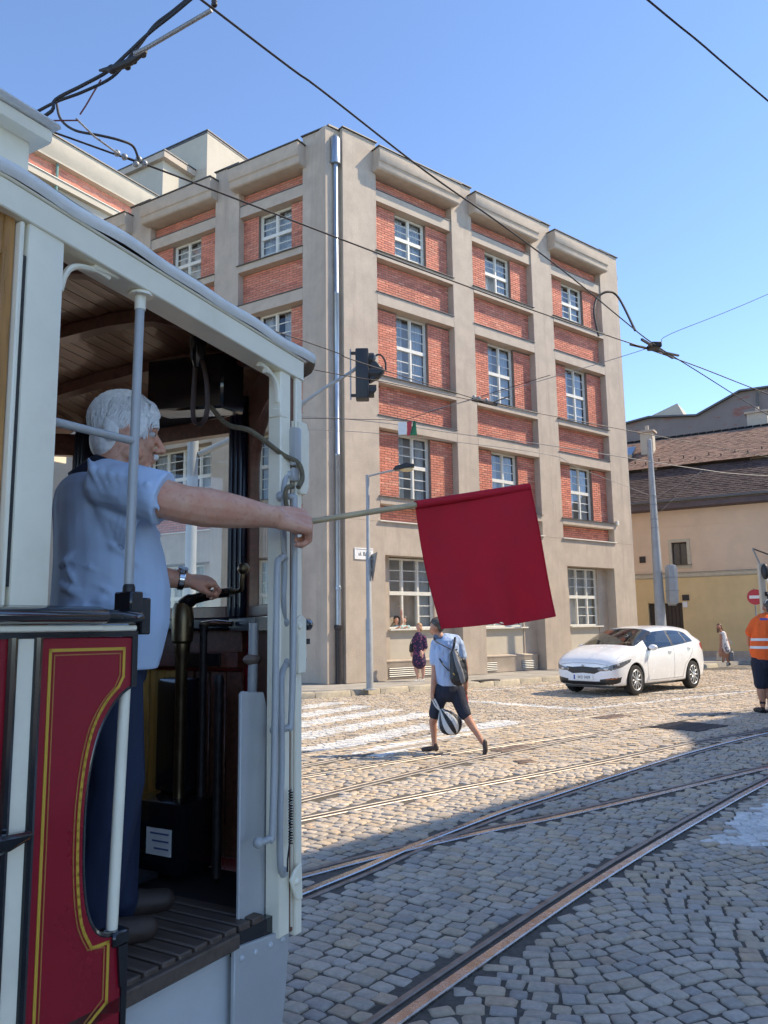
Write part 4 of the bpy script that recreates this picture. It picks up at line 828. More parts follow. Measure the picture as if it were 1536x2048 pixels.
# ================= HISTORIC TRAM =================
M_crim = pm('crimson_coach_paint', (.3, .006, .02), .3, var=.08, scale=3, coat=.15, b=.03, bscale=12)
M_crm = pm('cream_coach_paint', (.95, .87, .68), .35, var=.05, scale=4, coat=.12, dirt=(.82, .73, .56), dscale=3, b=.04, bscale=15)
M_jet = pm('black_gloss_paint', (.008, .009, .012), .16, var=.2, scale=8, coat=.6)
M_gold = pm('yellow_lining', (.62, .38, .045), .35, var=.06, scale=10); M_gold2 = pm('orange_lining', (.45, .18, .05), .4, var=.06, scale=10)
M_gst = pm('grey_steel_paint', (.43, .43, .42), .38, var=.07, scale=5, coat=.2, dirt=(.36, .35, .34), dscale=4, b=.05, bscale=20)
M_gst2 = pm('pale_grey_apron', (.55, .56, .56), .4, var=.06, scale=3, dirt=(.47, .47, .46), dscale=3, b=.05, bscale=20)
M_roofc = pm('grey_roof_canvas', (.82, .79, .73), .7, var=.1, scale=5, b=.5, bscale=22, bdist=.01, dirt=(.68, .65, .6), dscale=4)
def wood(name, c, rough=.4, st=(1.2, 14, 14)): return pm(name, c, rough, var=.35, scale=3, stretch=st, b=.15, bscale=12, coat=.25, bdist=.002)
M_varn = wood('varnished_oak', (.42, .2, .055), .3, (14, 14, 1.2)); M_ceil = wood('brown_ceiling_wood', (.24, .115, .06)); M_maho = wood('dark_mahogany', (.16, .06, .035)); M_slat = wood('worn_slat_wood', (.09, .062, .045), .75, (14, 1.2, 14))
M_och = wood('ochre_panel_wood', (.62, .36, .08), .4, (10, 10, 1)); M_brass = pm('old_brass', (.16, .12, .07), .35, .9, var=.25, scale=10); M_chrome = pm('chrome', (.6, .6, .6), .12, 1, var=.05); M_navy = pm('navy_black_paint', (.012, .014, .03), .3, var=.2, scale=6, coat=.3)
M_leather = pm('brown_leather', (.05, .026, .02), .6, var=.2, scale=14, b=.2, bscale=80); M_rope = pm('old_rope', (.16, .13, .08), .9, var=.3, scale=40, b=.8, bscale=160, bdist=.003)
M_tglass = glassmat('tram_glass', tint=(.93, .93, .9), boost=1.3, wave=.03)
tram = thing('historic_tram', 'historic crimson and cream tram with open front platform at left', 'tram', FT @ T(1.6, 2.45, 0))
def P(mb, n, m, **k): return part(mb, n, m, k.pop('parent', tram), FT, k.pop('bevel', 0), k.pop('smooth', 40), k.pop('label', None), seg=k.pop('seg', 1))
VS, VF, U0 = 1.6, 3.3, -2.6
def dz(u): return -.094 * max(0, u - 1.02)        # the roof droops towards the front
# --- side panel with the scooped cut-out beside the entrance ---
cut = [(1.447, 1.462), (1.42, 1.448), (1.385, 1.415), (1.352, 1.36), (1.331, 1.29), (1.32, 1.21), (1.318, 1.12), (1.322, 1.03), (1.337, .95), (1.365, .9), (1.4, .88), (1.443, .875)]
outl = [(1.178, 1.588), (1.448, 1.585)] + cut + [(1.443, .45), (1.178, .45)]
P(MB().prism(outl, VS, VS + .03, 'y'), 'side_panel', M_crim, bevel=.003)
P(MB().tube(catmull([(x, VS + .008, z) for x, z in cut], 3), .009, 8), 'cutout_edging', M_jet)
P(MB().box(1.444, 1.462, VS - .004, VS + .034, 1.46, 1.6), 'panel_edging', M_jet); P(MB().box(1.442, 1.458, VS - .004, VS + .034, .45, .872), 'panel_edging', M_jet)
def lining(off, w, mat, name):
    pts = [(1.205 + off, .47), (1.205 + off, 1.558 - off), (1.42 - off, 1.556 - off), (1.42 - off, 1.487 + off * .3)] + [(x - .026 - off, z - .028 * 0) for x, z in [(1.405, 1.462), (1.37, 1.43), (1.335, 1.375), (1.314, 1.3), (1.303, 1.21), (1.301, 1.12), (1.306, 1.02), (1.321, .93), (1.352, .87)]] + [(1.4 - off, .868 - off * .6), (1.4 - off, .735 + off), (1.32, .69 + off)]
    pts = [(x if i < 4 or i > 12 else x + .026, z) for i, (x, z) in enumerate(pts)]
    arc_ = catmull([(x, 0, z) for x, z in pts[4:13]], 4); pts = pts[:4] + [(q.x, q.z) for q in arc_] + pts[13:]
    mb = MB(); v = VS - .0012
    for (a, b), (c, d) in zip(pts, pts[1:]):
        q = Vector((c - a, 0, d - b)).normalized() * (w * .5); mb.bar((a - q.x, v, b - q.z), (c + q.x, v, d + q.z), .0016, w, (q.z, 0, -q.x) if 0 else Vector((-q.z, 0, q.x)).normalized())
    P(mb, name, mat, smooth=None)
lining(0, .0075, M_gold, 'yellow_line'); lining(.0115, .003, M_gold2, 'orange_line')
P(MB().box(1.118, 1.162, VS - .004, VS + .03, .45, 1.588), 'white_strip', M_crm, bevel=.003)
for u in (1.17, 1.108): P(MB().tube([(u, VS - .002, .45), (u, VS - .002, 1.588)], .011, 8), 'black_beading', M_jet)
P(MB().box(U0, 1.1, VS + .002, VS + .03, .45, 1.588), 'saloon_panel', M_crim)
P(MB().box(U0, 1.46, VS - .006, VS + .04, 1.586, 1.6), 'dark_gap_strip', M_jet); P(MB().box(U0, 1.335, VS - .022, VS + .03, 1.6, 1.616), 'cream_moulding', M_crm, bevel=.003); P(MB().box(1.336, 1.45, VS - .014, VS + .03, 1.6, 1.615), 'cream_moulding', M_crm, bevel=.003)  # black strip paints in the dark gap under the cream moulding
P(MB().prism([(VS - .045, 1.624), (VS - .05, 1.638), (VS - .04, 1.653), (VS - .01, 1.66), (VS + .05, 1.66), (VS + .05, 1.618), (VS - .03, 1.618)], U0, 1.335, 'x'), 'arm_rail', M_jet, bevel=.004); P(MB().prism([(VS - .03, 1.622), (VS - .034, 1.634), (VS - .026, 1.648), (VS, 1.655), (VS + .05, 1.655), (VS + .05, 1.618), (VS - .02, 1.618)], 1.337, 1.457, 'x'), 'arm_rail', M_jet, bevel=.004)
P(MB().prism([(.98, 1.13), (1.06, 1.145), (1.1, 1.15), (1.15, 1.165), (1.15, 1.18), (1.06, 1.185), (.98, 1.19)], VS - .05, VS - .02, 'y'), 'door_catch', M_jet, bevel=.008); P(MB().box(.98, 1.07, VS - .035, VS - .005, 1.1, 1.115), 'catch_plate', M_crm)
# --- pillar, saloon window, cant rail and roof ---
P(MB().box(1.093, 1.19, VS - .006, VS + .06, 1.656, 2.56), 'side_pillar', M_crm, bevel=.006, seg=2)
P(MB().box(1.0845, 1.0925, VS + .0, VS + .05, 1.7, 2.47), 'pillar_groove', M_jet); P(MB().box(1.072, 1.0835, VS - .004, VS + .05, 1.656, 2.55), 'pillar_bead', M_crm, bevel=.003)
P(MB().box(1.04, 1.071, VS + .012, VS + .05, 1.66, 2.56), 'window_stile', M_varn, bevel=.004); P(MB().box(U0, 1.04, VS + .015, VS + .05, 1.66, 1.73), 'window_rail', M_varn); P(MB().box(U0, 1.04, VS + .015, VS + .05, 2.46, 2.56), 'window_rail', M_varn)
P(MB().box(U0, 1.04, VS + .03, VS + .034, 1.73, 2.46), 'saloon_pane', M_tglass)
for u in (.0, -1.1, -2.2): P(MB().box(u - .05, u + .05, VS - .004, VS + .06, 1.656, 2.56), 'side_pillar', M_crm, bevel=.005)
P(MB().box(U0, 1.15, VS + .05, VF - .05, .72, .76), 'saloon_floor', M_slat); P(MB().box(U0, 1.15, VF - .03, VF, .45, 1.66), 'far_saloon_panel', M_maho)
for u in (-2.55, -1.1, .0, 1.1): P(MB().box(u - .05, u + .05, VF - .05, VF, 1.66, 2.56), 'far_pillar', M_varn)
P(MB().box(U0, 1.1, VF - .42, VF - .04, 1.14, 1.19), 'bench_seat', M_varn, bevel=.01); P(MB().box(U0, 1.1, VF - .08, VF - .04, 1.19, 1.6), 'bench_back', M_varn, bevel=.01); P(MB().box(U0, U0 + .04, VS, VF, .45, 2.6), 'rear_bulkhead', M_crm)
def cant(nm, z0, z1, v0, v1, mat, u0=-2.6, u1=2.17):
    mb = MB(); us = [u0, 1.02, 1.3, 1.6, 1.9, u1]
    vs = [(u, v, z + dz(u)) for u in us for v, z in ((v0, z0), (v0, z1), (v1, z1), (v1, z0))]
    n = len(us); fs = [(i * 4 + j, i * 4 + (j + 1) % 4, i * 4 + 4 + (j + 1) % 4, i * 4 + 4 + j) for i in range(n - 1) for j in range(4)] + [(0, 1, 2, 3), (n * 4 - 1, n * 4 - 2, n * 4 - 3, n * 4 - 4)]
    return P(mb.add(vs, fs), nm, mat, bevel=.003)
cant('cant_rail', 2.558, 2.628, VS - .012, VS + .075, M_crm); cant('gutter', 2.629, 2.6365, VS - .016, VS + .05, M_crm, U0, 2.18)
cant('far_cant_rail', 2.54, 2.63, VF - .06, VF + .01, M_crm)
def umax(v): t = min(1, max(0, min(v - VS + .03, VF + .03 - v)) / .5); return 2.21 + .33 * math.sin(t * math.pi / 2)
def roof(u, v):
    t = (v - VS) / (VF - VS); crown = .17 * (1 - abs(2 * t - 1) ** 3.2)
    return 2.672 + dz(u) + max(0, crown) * (1 - .5 * max(0, (u - 1.9) / .6) ** 2) + .003 * math.sin(u * 23 + v * 9) + .0025 * math.sin(v * 31 - u * 7)
mb = MB(); V0 = VS - .018
def rp(a, b): v = V0 + (VF - VS + .036) * b; u = U0 + (umax(v) - U0) * a; return (u, v, roof(u, v))
mb.grid(rp, 90, 40)
mb.grid(lambda a, b: (U0 + (umax(V0) - U0) * a, V0 - .008 * math.sin(b * math.pi), roof(U0 + (umax(V0) - U0) * a, V0) - .036 * b + .002 * math.sin(a * 70)), 90, 4)
mb.grid(lambda a, b: (umax(V0 + (VF - VS + .036) * a) + .008 * math.sin(b * math.pi), V0 + (VF - VS + .036) * a, roof(umax(V0 + (VF - VS + .036) * a), V0 + (VF - VS + .036) * a) - .05 * b), 40, 3)
P(mb, 'roof_covering', M_roofc, smooth=70)
# raised lantern of the saloon roof
P(MB().box(U0, 1.25, 1.84, 3.06, 2.7, 2.93), 'lantern_side', M_crm, bevel=.004); P(MB().box(U0, 1.285, 1.79, 3.11, 2.925, 2.965), 'lantern_eave', M_crm, bevel=.012, seg=2); P(MB().prism([(1.77, 2.966), (1.77, 2.985), (2.1, 3.04), (2.8, 3.04), (3.13, 2.985), (3.13, 2.966)], U0, 1.3, 'x'), 'lantern_roof', M_roofc, bevel=.01)
# ceiling boards and ribs inside
nb = 22
for i in range(nb):
    a = VS + .08 + i * (VF - VS - .16) / nb; b = a + (VF - VS - .16) / nb - .004; mb = MB(); us = [1.16, 1.5, 1.8, 2.1, 2.4]
    zc = lambda u, v: roof(u, v) - .09
    um = min(2.4, umax(a) - .05); us = [1.16 + (um - 1.16) * q / 4 for q in range(5)]; vs = [(u, v, zc(u, v) + o) for u in us for v, o in ((a, 0), (b, 0), (b, .02), (a, .02))]; k = len(us)
    P(mb.add(vs, [(q * 4 + j, q * 4 + (j + 1) % 4, q * 4 + 4 + (j + 1) % 4, q * 4 + 4 + j) for q in range(k - 1) for j in range(4)]), 'ceiling_board', M_ceil, smooth=None)
for u in (1.42, 1.78, 2.12):
    mb = MB(); n = 14; vs = [(u + du, VS + .07 + (VF - VS - .14) * i / n, roof(u, VS + .07 + (VF - VS - .14) * i / n) - h) for i in range(n + 1) for du, h in ((-.025, .0905), (.025, .0905), (.025, .135), (-.025, .135))]
    P(mb.add(vs, [(q * 4 + j, q * 4 + (j + 1) % 4, q * 4 + 4 + (j + 1) % 4, q * 4 + 4 + j) for q in range(n) for j in range(4)]), 'roof_rib', M_maho)
# --- corner post at the front, brackets, poles and handles ---
P(MB().box(2.05, 2.105, VS - .004, VS + .05, .665, 2.46), 'corner_post', M_crm, bevel=.004); P(MB().box(2.107, 2.13, VS + .004, VS + .05, .665, 2.45), 'post_slot', M_maho); P(MB().box(2.13, 2.165, VS - .008, VS + .05, .65, 2.52), 'post_strip', M_crm, bevel=.004)
P(MB().box(2.118, 2.122, VS - .002, VS + .004, .68, 2.3), 'slot_edge', M_crm)
P(MB().box(2.095, 2.135, VS - .03, VS, 2.14, 2.275), 'lock_case', M_gst, bevel=.012, seg=2); P(MB().box(2.1, 2.13, VS - .02, VS, 2.09, 2.135), 'lock_foot', M_gst, bevel=.004)
P(MB().prism([(2.135, 2.05), (2.175, 2.05), (2.19, 2.08), (2.19, 2.27), (2.175, 2.3), (2.135, 2.3)], VS - .02, VS - .008, 'y'), 'guard_plate', M_crm, bevel=.003)
pl_ = P(MB().prism([(2.112, 1.455), (2.155, 1.455), (2.16, 1.47), (2.16, 1.63), (2.135, 1.645), (2.11, 1.63), (2.102, 1.6), (2.116, 1.575)], VS - .03, VS - .018, 'y'), 'latch_plate', M_crm, bevel=.003)
P(MB().ell((2.118, VS - .032, 1.606), (.01, .008, .01), 10, 6), 'rivet', M_crm, parent=pl_); P(MB().lathe([(.006, 2.155), (.02, 2.165), (.022, 2.185), (.014, 2.2)], 12, (0, VS - .015, 1.612), 'x'), 'latch_knob', M_jet, parent=pl_); P(MB().box(2.16, 2.178, VS - .03, VS - .01, 1.548, 1.566), 'latch_stop', M_jet, parent=pl_)
pb = P(MB().prism([(2.08, .83), (2.1, .855), (2.135, .87), (2.14, .76), (2.11, .765)], VS - .03, VS - .018, 'y'), 'foot_plate', M_crm, bevel=.003); P(MB().ell((2.105, VS - .032, .822), (.011, .008, .011), 10, 6), 'rivet', M_crm, parent=pb)
P(MB().tube([(2.075 + .0 + .006 * math.cos(t * 1.1), VS - .03 + .006 * math.sin(t * 1.1), 1.1 - t * .0014) for t in range(0, 115)], .0025, 5), 'spring', M_jet)
P(MB().tube([(2.07, VS - .03, .945), (2.06, VS - .03, .9), (2.065, VS - .025, .86)], .003, 5), 'spring_hook', M_jet)
def arcbr(pts, nm): P(MB().tube(catmull(pts, 6), .012, 8, flat=.7), nm, M_crm)
arcbr([(1.2, VS + .02, 2.43), (1.212, VS + .02, 2.475), (1.24, VS + .02, 2.508), (1.3, VS + .02, 2.522), (1.345, VS + .02, 2.518)], 'scroll_bracket'); P(MB().box(1.29, 1.37, VS + .004, VS + .04, 2.521, 2.533), 'bracket_foot', M_crm, bevel=.003)
arcbr([(1.965, VS + .02, 2.462), (2.0, VS + .02, 2.455), (2.04, VS + .02, 2.43), (2.062, VS + .02, 2.385), (2.068, VS + .02, 2.33)], 'scroll_bracket'); arcbr([(1.985, VS + .012, 2.444), (2.02, VS + .012, 2.436), (2.046, VS + .012, 2.405), (2.053, VS + .012, 2.35)], 'scroll_bracket'); P(MB().box(2.045, 2.085, VS - .006, VS + .045, 2.3, 2.33), 'bracket_foot', M_crm, bevel=.003)
gp = P(MB().tube([(1.456, VS + .02, 2.52), (1.452, VS + .02, 2.2), (1.445, VS + .02, 1.66)], .0125, 14), 'grab_pole', M_gst); P(MB().lathe([(.034, 2.508), (.03, 2.518), (.016, 2.51), (.015, 2.47)], 12, (1.456, VS + .02, 0)), 'pole_flange', M_crm, parent=gp)
P(MB().tube([(1.447, VS + .02, 1.5), (1.428, VS + .02, .885)], .014, 12), 'lower_pole', M_crm)
P(MB().tube([(1.18, VS + .03, 2.103), (1.455, VS + .02, 2.1)], .011, 12), 'cross_rail', M_gst)
P(MB().box(1.425, 1.468, VS - .014, VS + .05, 1.645, 1.7), 'pole_socket', M_jet, bevel=.004); P(MB().box(1.47, 1.505, VS - .004, VS + .045, 1.59, 1.685), 'socket_wing', M_jet, bevel=.004); P(MB().lathe([(.016, 1.7), (.016, 1.712), (.013, 1.72)], 10, (1.446, VS + .018, 0)), 'socket_nut', M_iron)
P(MB().box(1.41, 1.46, VS - .01, VS + .05, .85, .885), 'pole_foot', M_jet, bevel=.005); P(MB().prism([(1.425, .85), (1.455, .85), (1.45, .775), (1.435, .755)], VS - .008, VS + .01, 'y'), 'foot_bracket', M_jet)
def handle(pts, nm, r=.0105):
    h = P(MB().tube(catmull(pts, 6), r, 10), nm, M_gst)
    for q in (pts[0], pts[-1]): P(MB().ell(q, (.017, .017, .017), 10, 7), 'handle_boss', M_gst, parent=h)
handle([(2.05, VS - .005, 2.03), (2.062, VS - .045, 2.024), (2.066, VS - .05, 1.99), (2.062, VS - .05, 1.6), (2.05, VS - .05, 1.32), (2.04, VS - .045, 1.295), (2.02, VS - .01, 1.288)], 'grab_handle')
handle([(2.058, VS - .01, 1.825), (2.02, VS - .04, 1.828), (1.99, VS - .05, 1.815), (1.975, VS - .05, 1.77), (1.97, VS - .05, 1.4), (1.96, VS - .05, 1.02), (1.95, VS - .045, .985), (1.93, VS - .02, .975)], 'grab_handle')
handle([(2.085, VS, 1.49), (2.04, VS - .02, 1.45), (2.025, VS - .03, 1.38), (2.022, VS - .035, 1.2), (2.015, VS - .035, 1.03), (2.022, VS - .03, .92), (2.04, VS - .02, .87), (2.07, VS - .005, .855)], 'grab_handle')
handle([(2.1, VS + .005, 2.11), (2.065, VS - .01, 2.08), (2.052, VS - .015, 2.01), (2.06, VS - .015, 1.8), (2.055, VS - .015, 1.7), (2.085, VS + .005, 1.62)], 'grab_handle', .009)
# --- platform floor, step riser, apron ---
for i in range(12): P(MB().box(1.3 + i * .06, 1.348 + i * .06, VS + .02, VF - .05, .725, .748), 'floor_slat', M_slat, bevel=.004)
P(MB().prism([(1.2, VS + .03), (2.08, VS + .03), (2.36, 2.0), (2.36, 3.0), (2.08, VF - .04), (1.2, VF - .04)], .68, .722, 'z'), 'floor_bed', M_groove); P(MB().box(1.2, 1.88, VS + .0, VS + .03, .695, .735), 'platform_edge', M_slat, bevel=.004)
P(MB().box(1.2, 2.02, VS + .04, VS + .06, .32, .679), 'step_riser', M_gst2, bevel=.004)
ap = P(MB().prism([(1.86, .34), (1.86, .7), (2.12, .675), (2.1, .5), (2.085, .42), (2.11, .36), (2.15, .32)], VS + .005, VS + .02, 'y'), 'front_apron', M_gst, bevel=.003)
for u in (1.89, 1.95, 2.02, 2.08): P(MB().ell((u, VS + .003, .665 - (u - 1.89) * .05), (.009, .006, .009), 8, 6), 'rivet', M_gst2, parent=ap)
P(MB().box(1.3, 2.2, VS + .2, VF - .1, .18, .34), 'under_frame', M_iron)
P(MB().prism([(1.935, .745), (1.935, 1.4), (1.943, 1.41), (2.045, 1.4), (2.07, 1.33), (2.085, 1.1), (2.088, .84), (2.075, .7), (1.93, .73)], VS + .055, VS + .068, 'y'), 'folded_gate', M_gst, bevel=.003); P(MB().tube([(1.95, VS + .05, .735), (2.07, VS + .05, .71)], .006, 6), 'gate_hinge', M_gst)
P(MB().box(1.88, 2.1, VS + .02, VS + .05, .665, .73), 'threshold', M_jet)
# --- front end: lower panelling, sill, window posts, panes ---
UF = 2.42
fw = P(MB().prism([(2.1, 1.64), (2.13, 1.66), (2.4, 2.0), (UF, 2.05), (UF, 2.95), (2.38, 3.05), (2.1, 3.3), (2.16, 3.34), (2.5, 3.0), (2.5, 1.95), (2.165, 1.64)], .69, 1.64, 'z'), 'dash_panel', M_crim)
for i in range(11):
    v = 2.05 + i * .083; P(MB().box(UF - .02, UF - .002, v, v + .078, .75, 1.44), 'wainscot_board', (M_och if 4 <= i <= 7 else M_maho), bevel=.004)
P(MB().box(UF - .035, UF - .002, 2.04, 2.97, 1.45, 1.6), 'wood_rail', M_maho, bevel=.004); P(MB().box(UF - .06, UF - .03, 2.04, 2.97, 1.455, 1.515), 'wood_strip', wood('reddish_strip', (.16, .05, .03)), bevel=.003); P(MB().box(UF - .075, UF - .061, 2.12, 2.35, 1.46, 1.51), 'switch_plate', M_jet)
P(MB().box(UF - .11, UF + .01, 2.0, 3.0, 1.6, 1.645), 'sill_shelf', M_navy, bevel=.006); P(MB().add([(2.14, 1.66, 1.595), (2.38, 1.98, 1.595), (2.31, 2.04, 1.595), (2.1, 1.74, 1.595), (2.14, 1.66, 1.64), (2.38, 1.98, 1.64), (2.31, 2.04, 1.64), (2.1, 1.74, 1.64)], [(0, 1, 2, 3), (7, 6, 5, 4), (0, 4, 5, 1), (1, 5, 6, 2), (2, 6, 7, 3), (3, 7, 4, 0)]), 'side_shelf', M_navy)
for v0, v1 in ((2.015, 2.1), (2.95, 3.03)):
    P(MB().box(UF - .06, UF + .03, v0, v1, 1.645, 2.52), 'front_post', M_navy, bevel=.006)
    for k in range(3): P(MB().tube([(UF - .062, v0 + .018 + k * .024, 1.65), (UF - .062, v0 + .018 + k * .024, 2.5)], .006, 6), 'post_bead', M_navy)
P(MB().box(UF - .02, UF + .03, 2.1, 2.135, 1.645, 2.5), 'window_stile', M_maho, bevel=.003); P(MB().box(UF - .02, UF + .03, 2.915, 2.95, 1.645, 2.5), 'window_stile', M_maho, bevel=.003); P(MB().box(UF - .02, UF + .03, 2.135, 2.915, 1.645, 1.69), 'window_rail', M_maho, bevel=.003)
P(MB().prism([(2.135, 2.39), (2.3, 2.395), (2.6, 2.4), (2.915, 2.395), (2.915, 2.47), (2.135, 2.46)], UF - .02, UF + .03, 'x'), 'window_head', M_maho, bevel=.003)
P(MB().box(UF + .005, UF + .009, 2.135, 2.915, 1.69, 2.4), 'front_pane', M_tglass)
P(MB().box(UF + .02, UF + .03, 2.1, 2.95, 2.475, 2.52), 'head_rail', M_navy)
P(MB().prism([(2.3, 2.5), (2.36, 2.57), (2.5, 2.62), (2.7, 2.62), (2.8, 2.5)], UF + .06, UF + .075, 'x'), 'route_board', M_crm)
for v, z in ((2.42, 2.575), (2.38, 2.52)): P(MB().ell((UF + .055, v, z), (.006, .01, .01), 8, 6), 'board_bolt', M_jet)
A = Vector((2.40, 2.01, 0)); Bp = Vector((2.135, 1.665, 0)); dd = (Bp - A).normalized(); nn = Vector((-dd.y, dd.x, 0)); FQ = FT @ frame(A, dd, nn) ; LQ = (Bp - A).length
def Q(mb, n, m, **k): return part(mb, n, m, tram, FQ, k.get('bevel', .003))
arch = [(0, 1.645), (.05, 1.645), (.05, 2.22), (.07, 2.28), (.13, 2.34), (.21, 2.385), (.3, 2.41), (LQ, 2.42), (LQ, 2.5), (0, 2.52)]
Q(MB().prism(arch, -.02, .02, 'y'), 'side_window_frame', M_maho); Q(MB().box(.05, LQ, -.02, .02, 1.645, 1.685), 'side_window_rail', M_maho); Q(MB().prism([(.05, 1.685), (.05, 2.22), (.07, 2.28), (.13, 2.34), (.21, 2.385), (.3, 2.41), (LQ, 2.42), (LQ, 1.685)], -.002, .002, 'y'), 'side_pane', M_tglass)
Q(MB().box(.05, LQ, -.02, .0, .75, 1.6), 'side_wainscot', M_maho)
A2 = Vector((2.13, 3.29, 0)); B2 = Vector((2.4, 3.02, 0)); FQ2 = FT @ frame(A2, (B2 - A2).normalized(), Vector((-(B2 - A2).normalized().y, (B2 - A2).normalized().x, 0))); L2 = (B2 - A2).length
part(MB().prism([(0, 1.645), (0, 2.5), (L2, 2.5), (L2, 1.645), (L2 - .04, 1.645), (L2 - .04, 2.4), (.04, 2.4), (.04, 1.69), (L2 - .04, 1.69), (L2 - .04, 1.645)], -.02, .02, 'y'), 'side_window_frame', M_maho, tram, FQ2)
P(MB().box(1.2, 2.13, VF - .03, VF, .7, 1.64), 'far_gate', M_och); P(MB().box(2.08, 2.15, VF - .04, VF + .01, .7, 2.5), 'far_post', M_crm); P(MB().box(1.15, 1.19, VS + .06, VF, .7, 2.6), 'bulkhead', M_maho)
P(MB().prism([(2.1, 2.42), (2.1, 2.6), (2.52, 2.55), (2.52, 2.42)], VF - .01, VF + .01, 'y'), 'far_fascia', M_crm); P(MB().box(2.38, 2.44, 2.0, 3.02, 2.52, 2.56), 'front_fascia', M_maho)
part(MB().box(-.02, LQ, -.02, .018, 2.5, 2.55), 'corner_fascia', M_maho, tram, FQ)
# --- fittings on the platform ---
P(MB().prism([(1.83, 2.36), (1.83, 2.56), (2.2, 2.6), (2.2, 2.4)], 2.02, 2.14, 'x'), 'destination_box', M_jet, bevel=.008)
P(MB().tube(catmull([(1.9, 1.835, 2.56), (1.9, 1.845, 2.4), (1.9, 1.845, 2.3), (1.9, 1.815, 2.27), (1.9, 1.785, 2.31), (1.9, 1.79, 2.42), (1.9, 1.815, 2.5)], 5), .011, 8, flat=.5), 'hand_strap', M_leather); P(MB().lathe([(.03, 2.57), (.025, 2.5), (.014, 2.47)], 10, (1.9, 1.83, 0)), 'strap_holder', M_jet)
P(MB().tube(catmull([(2.05, 1.98, 2.47), (2.0, 1.8, 2.3), (1.95, 1.64, 2.235), (2.06, VS, 2.175), (2.11, VS - .03, 2.15), (2.115, VS - .045, 2.1), (2.085, VS - .05, 2.06)], 8), .0085, 8), 'bell_rope', M_rope); P(MB().tube(catmull([(2.06, VS - .05, 2.06), (2.035, VS - .04, 2.05), (2.04, VS - .035, 2.0), (2.065, VS - .045, 1.96)], 6), .008, 8), 'rope_end', M_rope)
br = P(MB().lathe([(.02, .75), (.022, 1.5), (.03, 1.52), (.03, 1.55), (.04, 1.56), (.042, 1.64), (.038, 1.68), (.03, 1.7)], 14, (2.2, 2.17, 0)), 'brake_column', M_brass)
P(MB().tube(catmull([(2.2, 2.17, 1.69), (2.21, 2.14, 1.71), (2.22, 2.05, 1.728), (2.22, 1.95, 1.735)], 5), [.026] * 6 + [.02] * 5 + [.018] * 5, 10), 'crank_arm', M_jet, parent=br); P(MB().tube(catmull([(2.22, 1.97, 1.735), (2.21, 1.9, 1.74), (2.2, 1.885, 1.77), (2.2, 1.88, 1.8)], 5), .009, 8), 'crank_grip', M_brass, parent=br); P(MB().ell((2.2, 1.878, 1.815), (.022, .022, .022), 14, 9), 'crank_knob', M_brass, parent=br)
co = P(MB().lathe([(.014, .75), (.014, 1.6), (.02, 1.62)], 10, (2.25, 2.11, 0)), 'valve_spindle', M_iron); P(MB().tube([(2.25, 2.12, 1.62), (2.25, 2.05, 1.625), (2.25, 1.97, 1.62)], [.012, .013, .01], 10), 'valve_handle', M_chrome, parent=co)
P(MB().lathe([(.016, .75), (.016, 1.4), (.02, 1.41), (.014, 1.44)], 10, (2.2, 1.985, 0)), 'gauge_post', M_iron); P(MB().tube([(2.1, 1.745, 1.62), (2.1, 1.75, 1.3), (2.1, 1.78, .8)], .017, 10), 'sand_pipe', M_gst); P(MB().ell((2.1, 1.75, 1.5), (.035, .03, .02), 10, 6), 'pipe_wing_nut', M_rust)
P(MB().box(2.12, 2.34, 2.08, 2.36, .752, 1.0), 'controller_foot', M_jet, bevel=.02, seg=2); P(MB().box(2.24, 2.32, 2.16, 2.34, 1.0, 1.42), 'controller_case', M_jet, bevel=.02, seg=2)
lb = P(MB().box(2.116, 2.119, 2.12, 2.24, .82, .91), 'data_plate', M_signw)
for k in range(3): P(MB().box(2.1145, 2.1155, 2.13, 2.2 + .01 * k, .84 + k * .025, .846 + k * .025), 'plate_line', pm('plate_blue', (.1, .12, .3), .5) if k == 0 else MATS['plate_blue'], parent=lb)
P(MB().box(1.95, 2.1, 2.15, 2.32, .75, .775), 'foot_mat', M_rub, bevel=.01)
# ================= PEOPLE =================
def skin_mat(name, c):
    m, nt, bs = newmat(name); n1 = noise(nt, 14, 5, .6); n2 = noise(nt, 60, 3, .6)
    col = mixc(nt, ramp(nt, n1, .35, .7), c, (c[0] * .92, c[1] * .68, c[2] * .62)); col = mixc(nt, ramp(nt, n2, .55, .75), col, (c[0] * .8, c[1] * .6, c[2] * .55))
    nt.links.new(col, bs.inputs['Base Color']); bs.inputs['Roughness'].default_value = .5; bs.inputs['Subsurface Weight'].default_value = .08; bs.inputs['Subsurface Radius'].default_value = (.012, .005, .003)
    bump(nt, bs, noise(nt, 90, 5, .65), .35, .003); return m
M_skin = skin_mat('skin', (.7, .4, .27)); M_skin2 = skin_mat('tanned_skin', (.46, .25, .16)); M_skin3 = skin_mat('fair_skin', (.58, .36, .27))
def cloth(name, c, **k): return pm(name, c, k.get('rough', .85), var=k.get('var', .08), scale=k.get('scale', 5), b=k.get('b', .9), bscale=k.get('bscale', 5), bdist=k.get('bdist', .06), bdet=2, stretch=k.get('stretch', (1, 1, .55)))
M_blue = cloth('light_blue_shirt', (.5, .62, .8)); M_nvy = cloth('navy_cloth', (.014, .018, .035)); M_jean = cloth('blue_jeans', (.014, .024, .06)); M_white = pm('white_hair', (.84, .84, .82), .6, var=.14, scale=26, stretch=(3, 3, 3), spec=.3)
M_brown_h = pm('brown_hair', (.1, .045, .02), .5, var=.3, scale=30); M_dark_h = pm('dark_hair', (.06, .05, .043), .5, var=.3, scale=40); M_ginger = pm('strawberry_hair', (.42, .24, .12), .6, var=.2, scale=30)
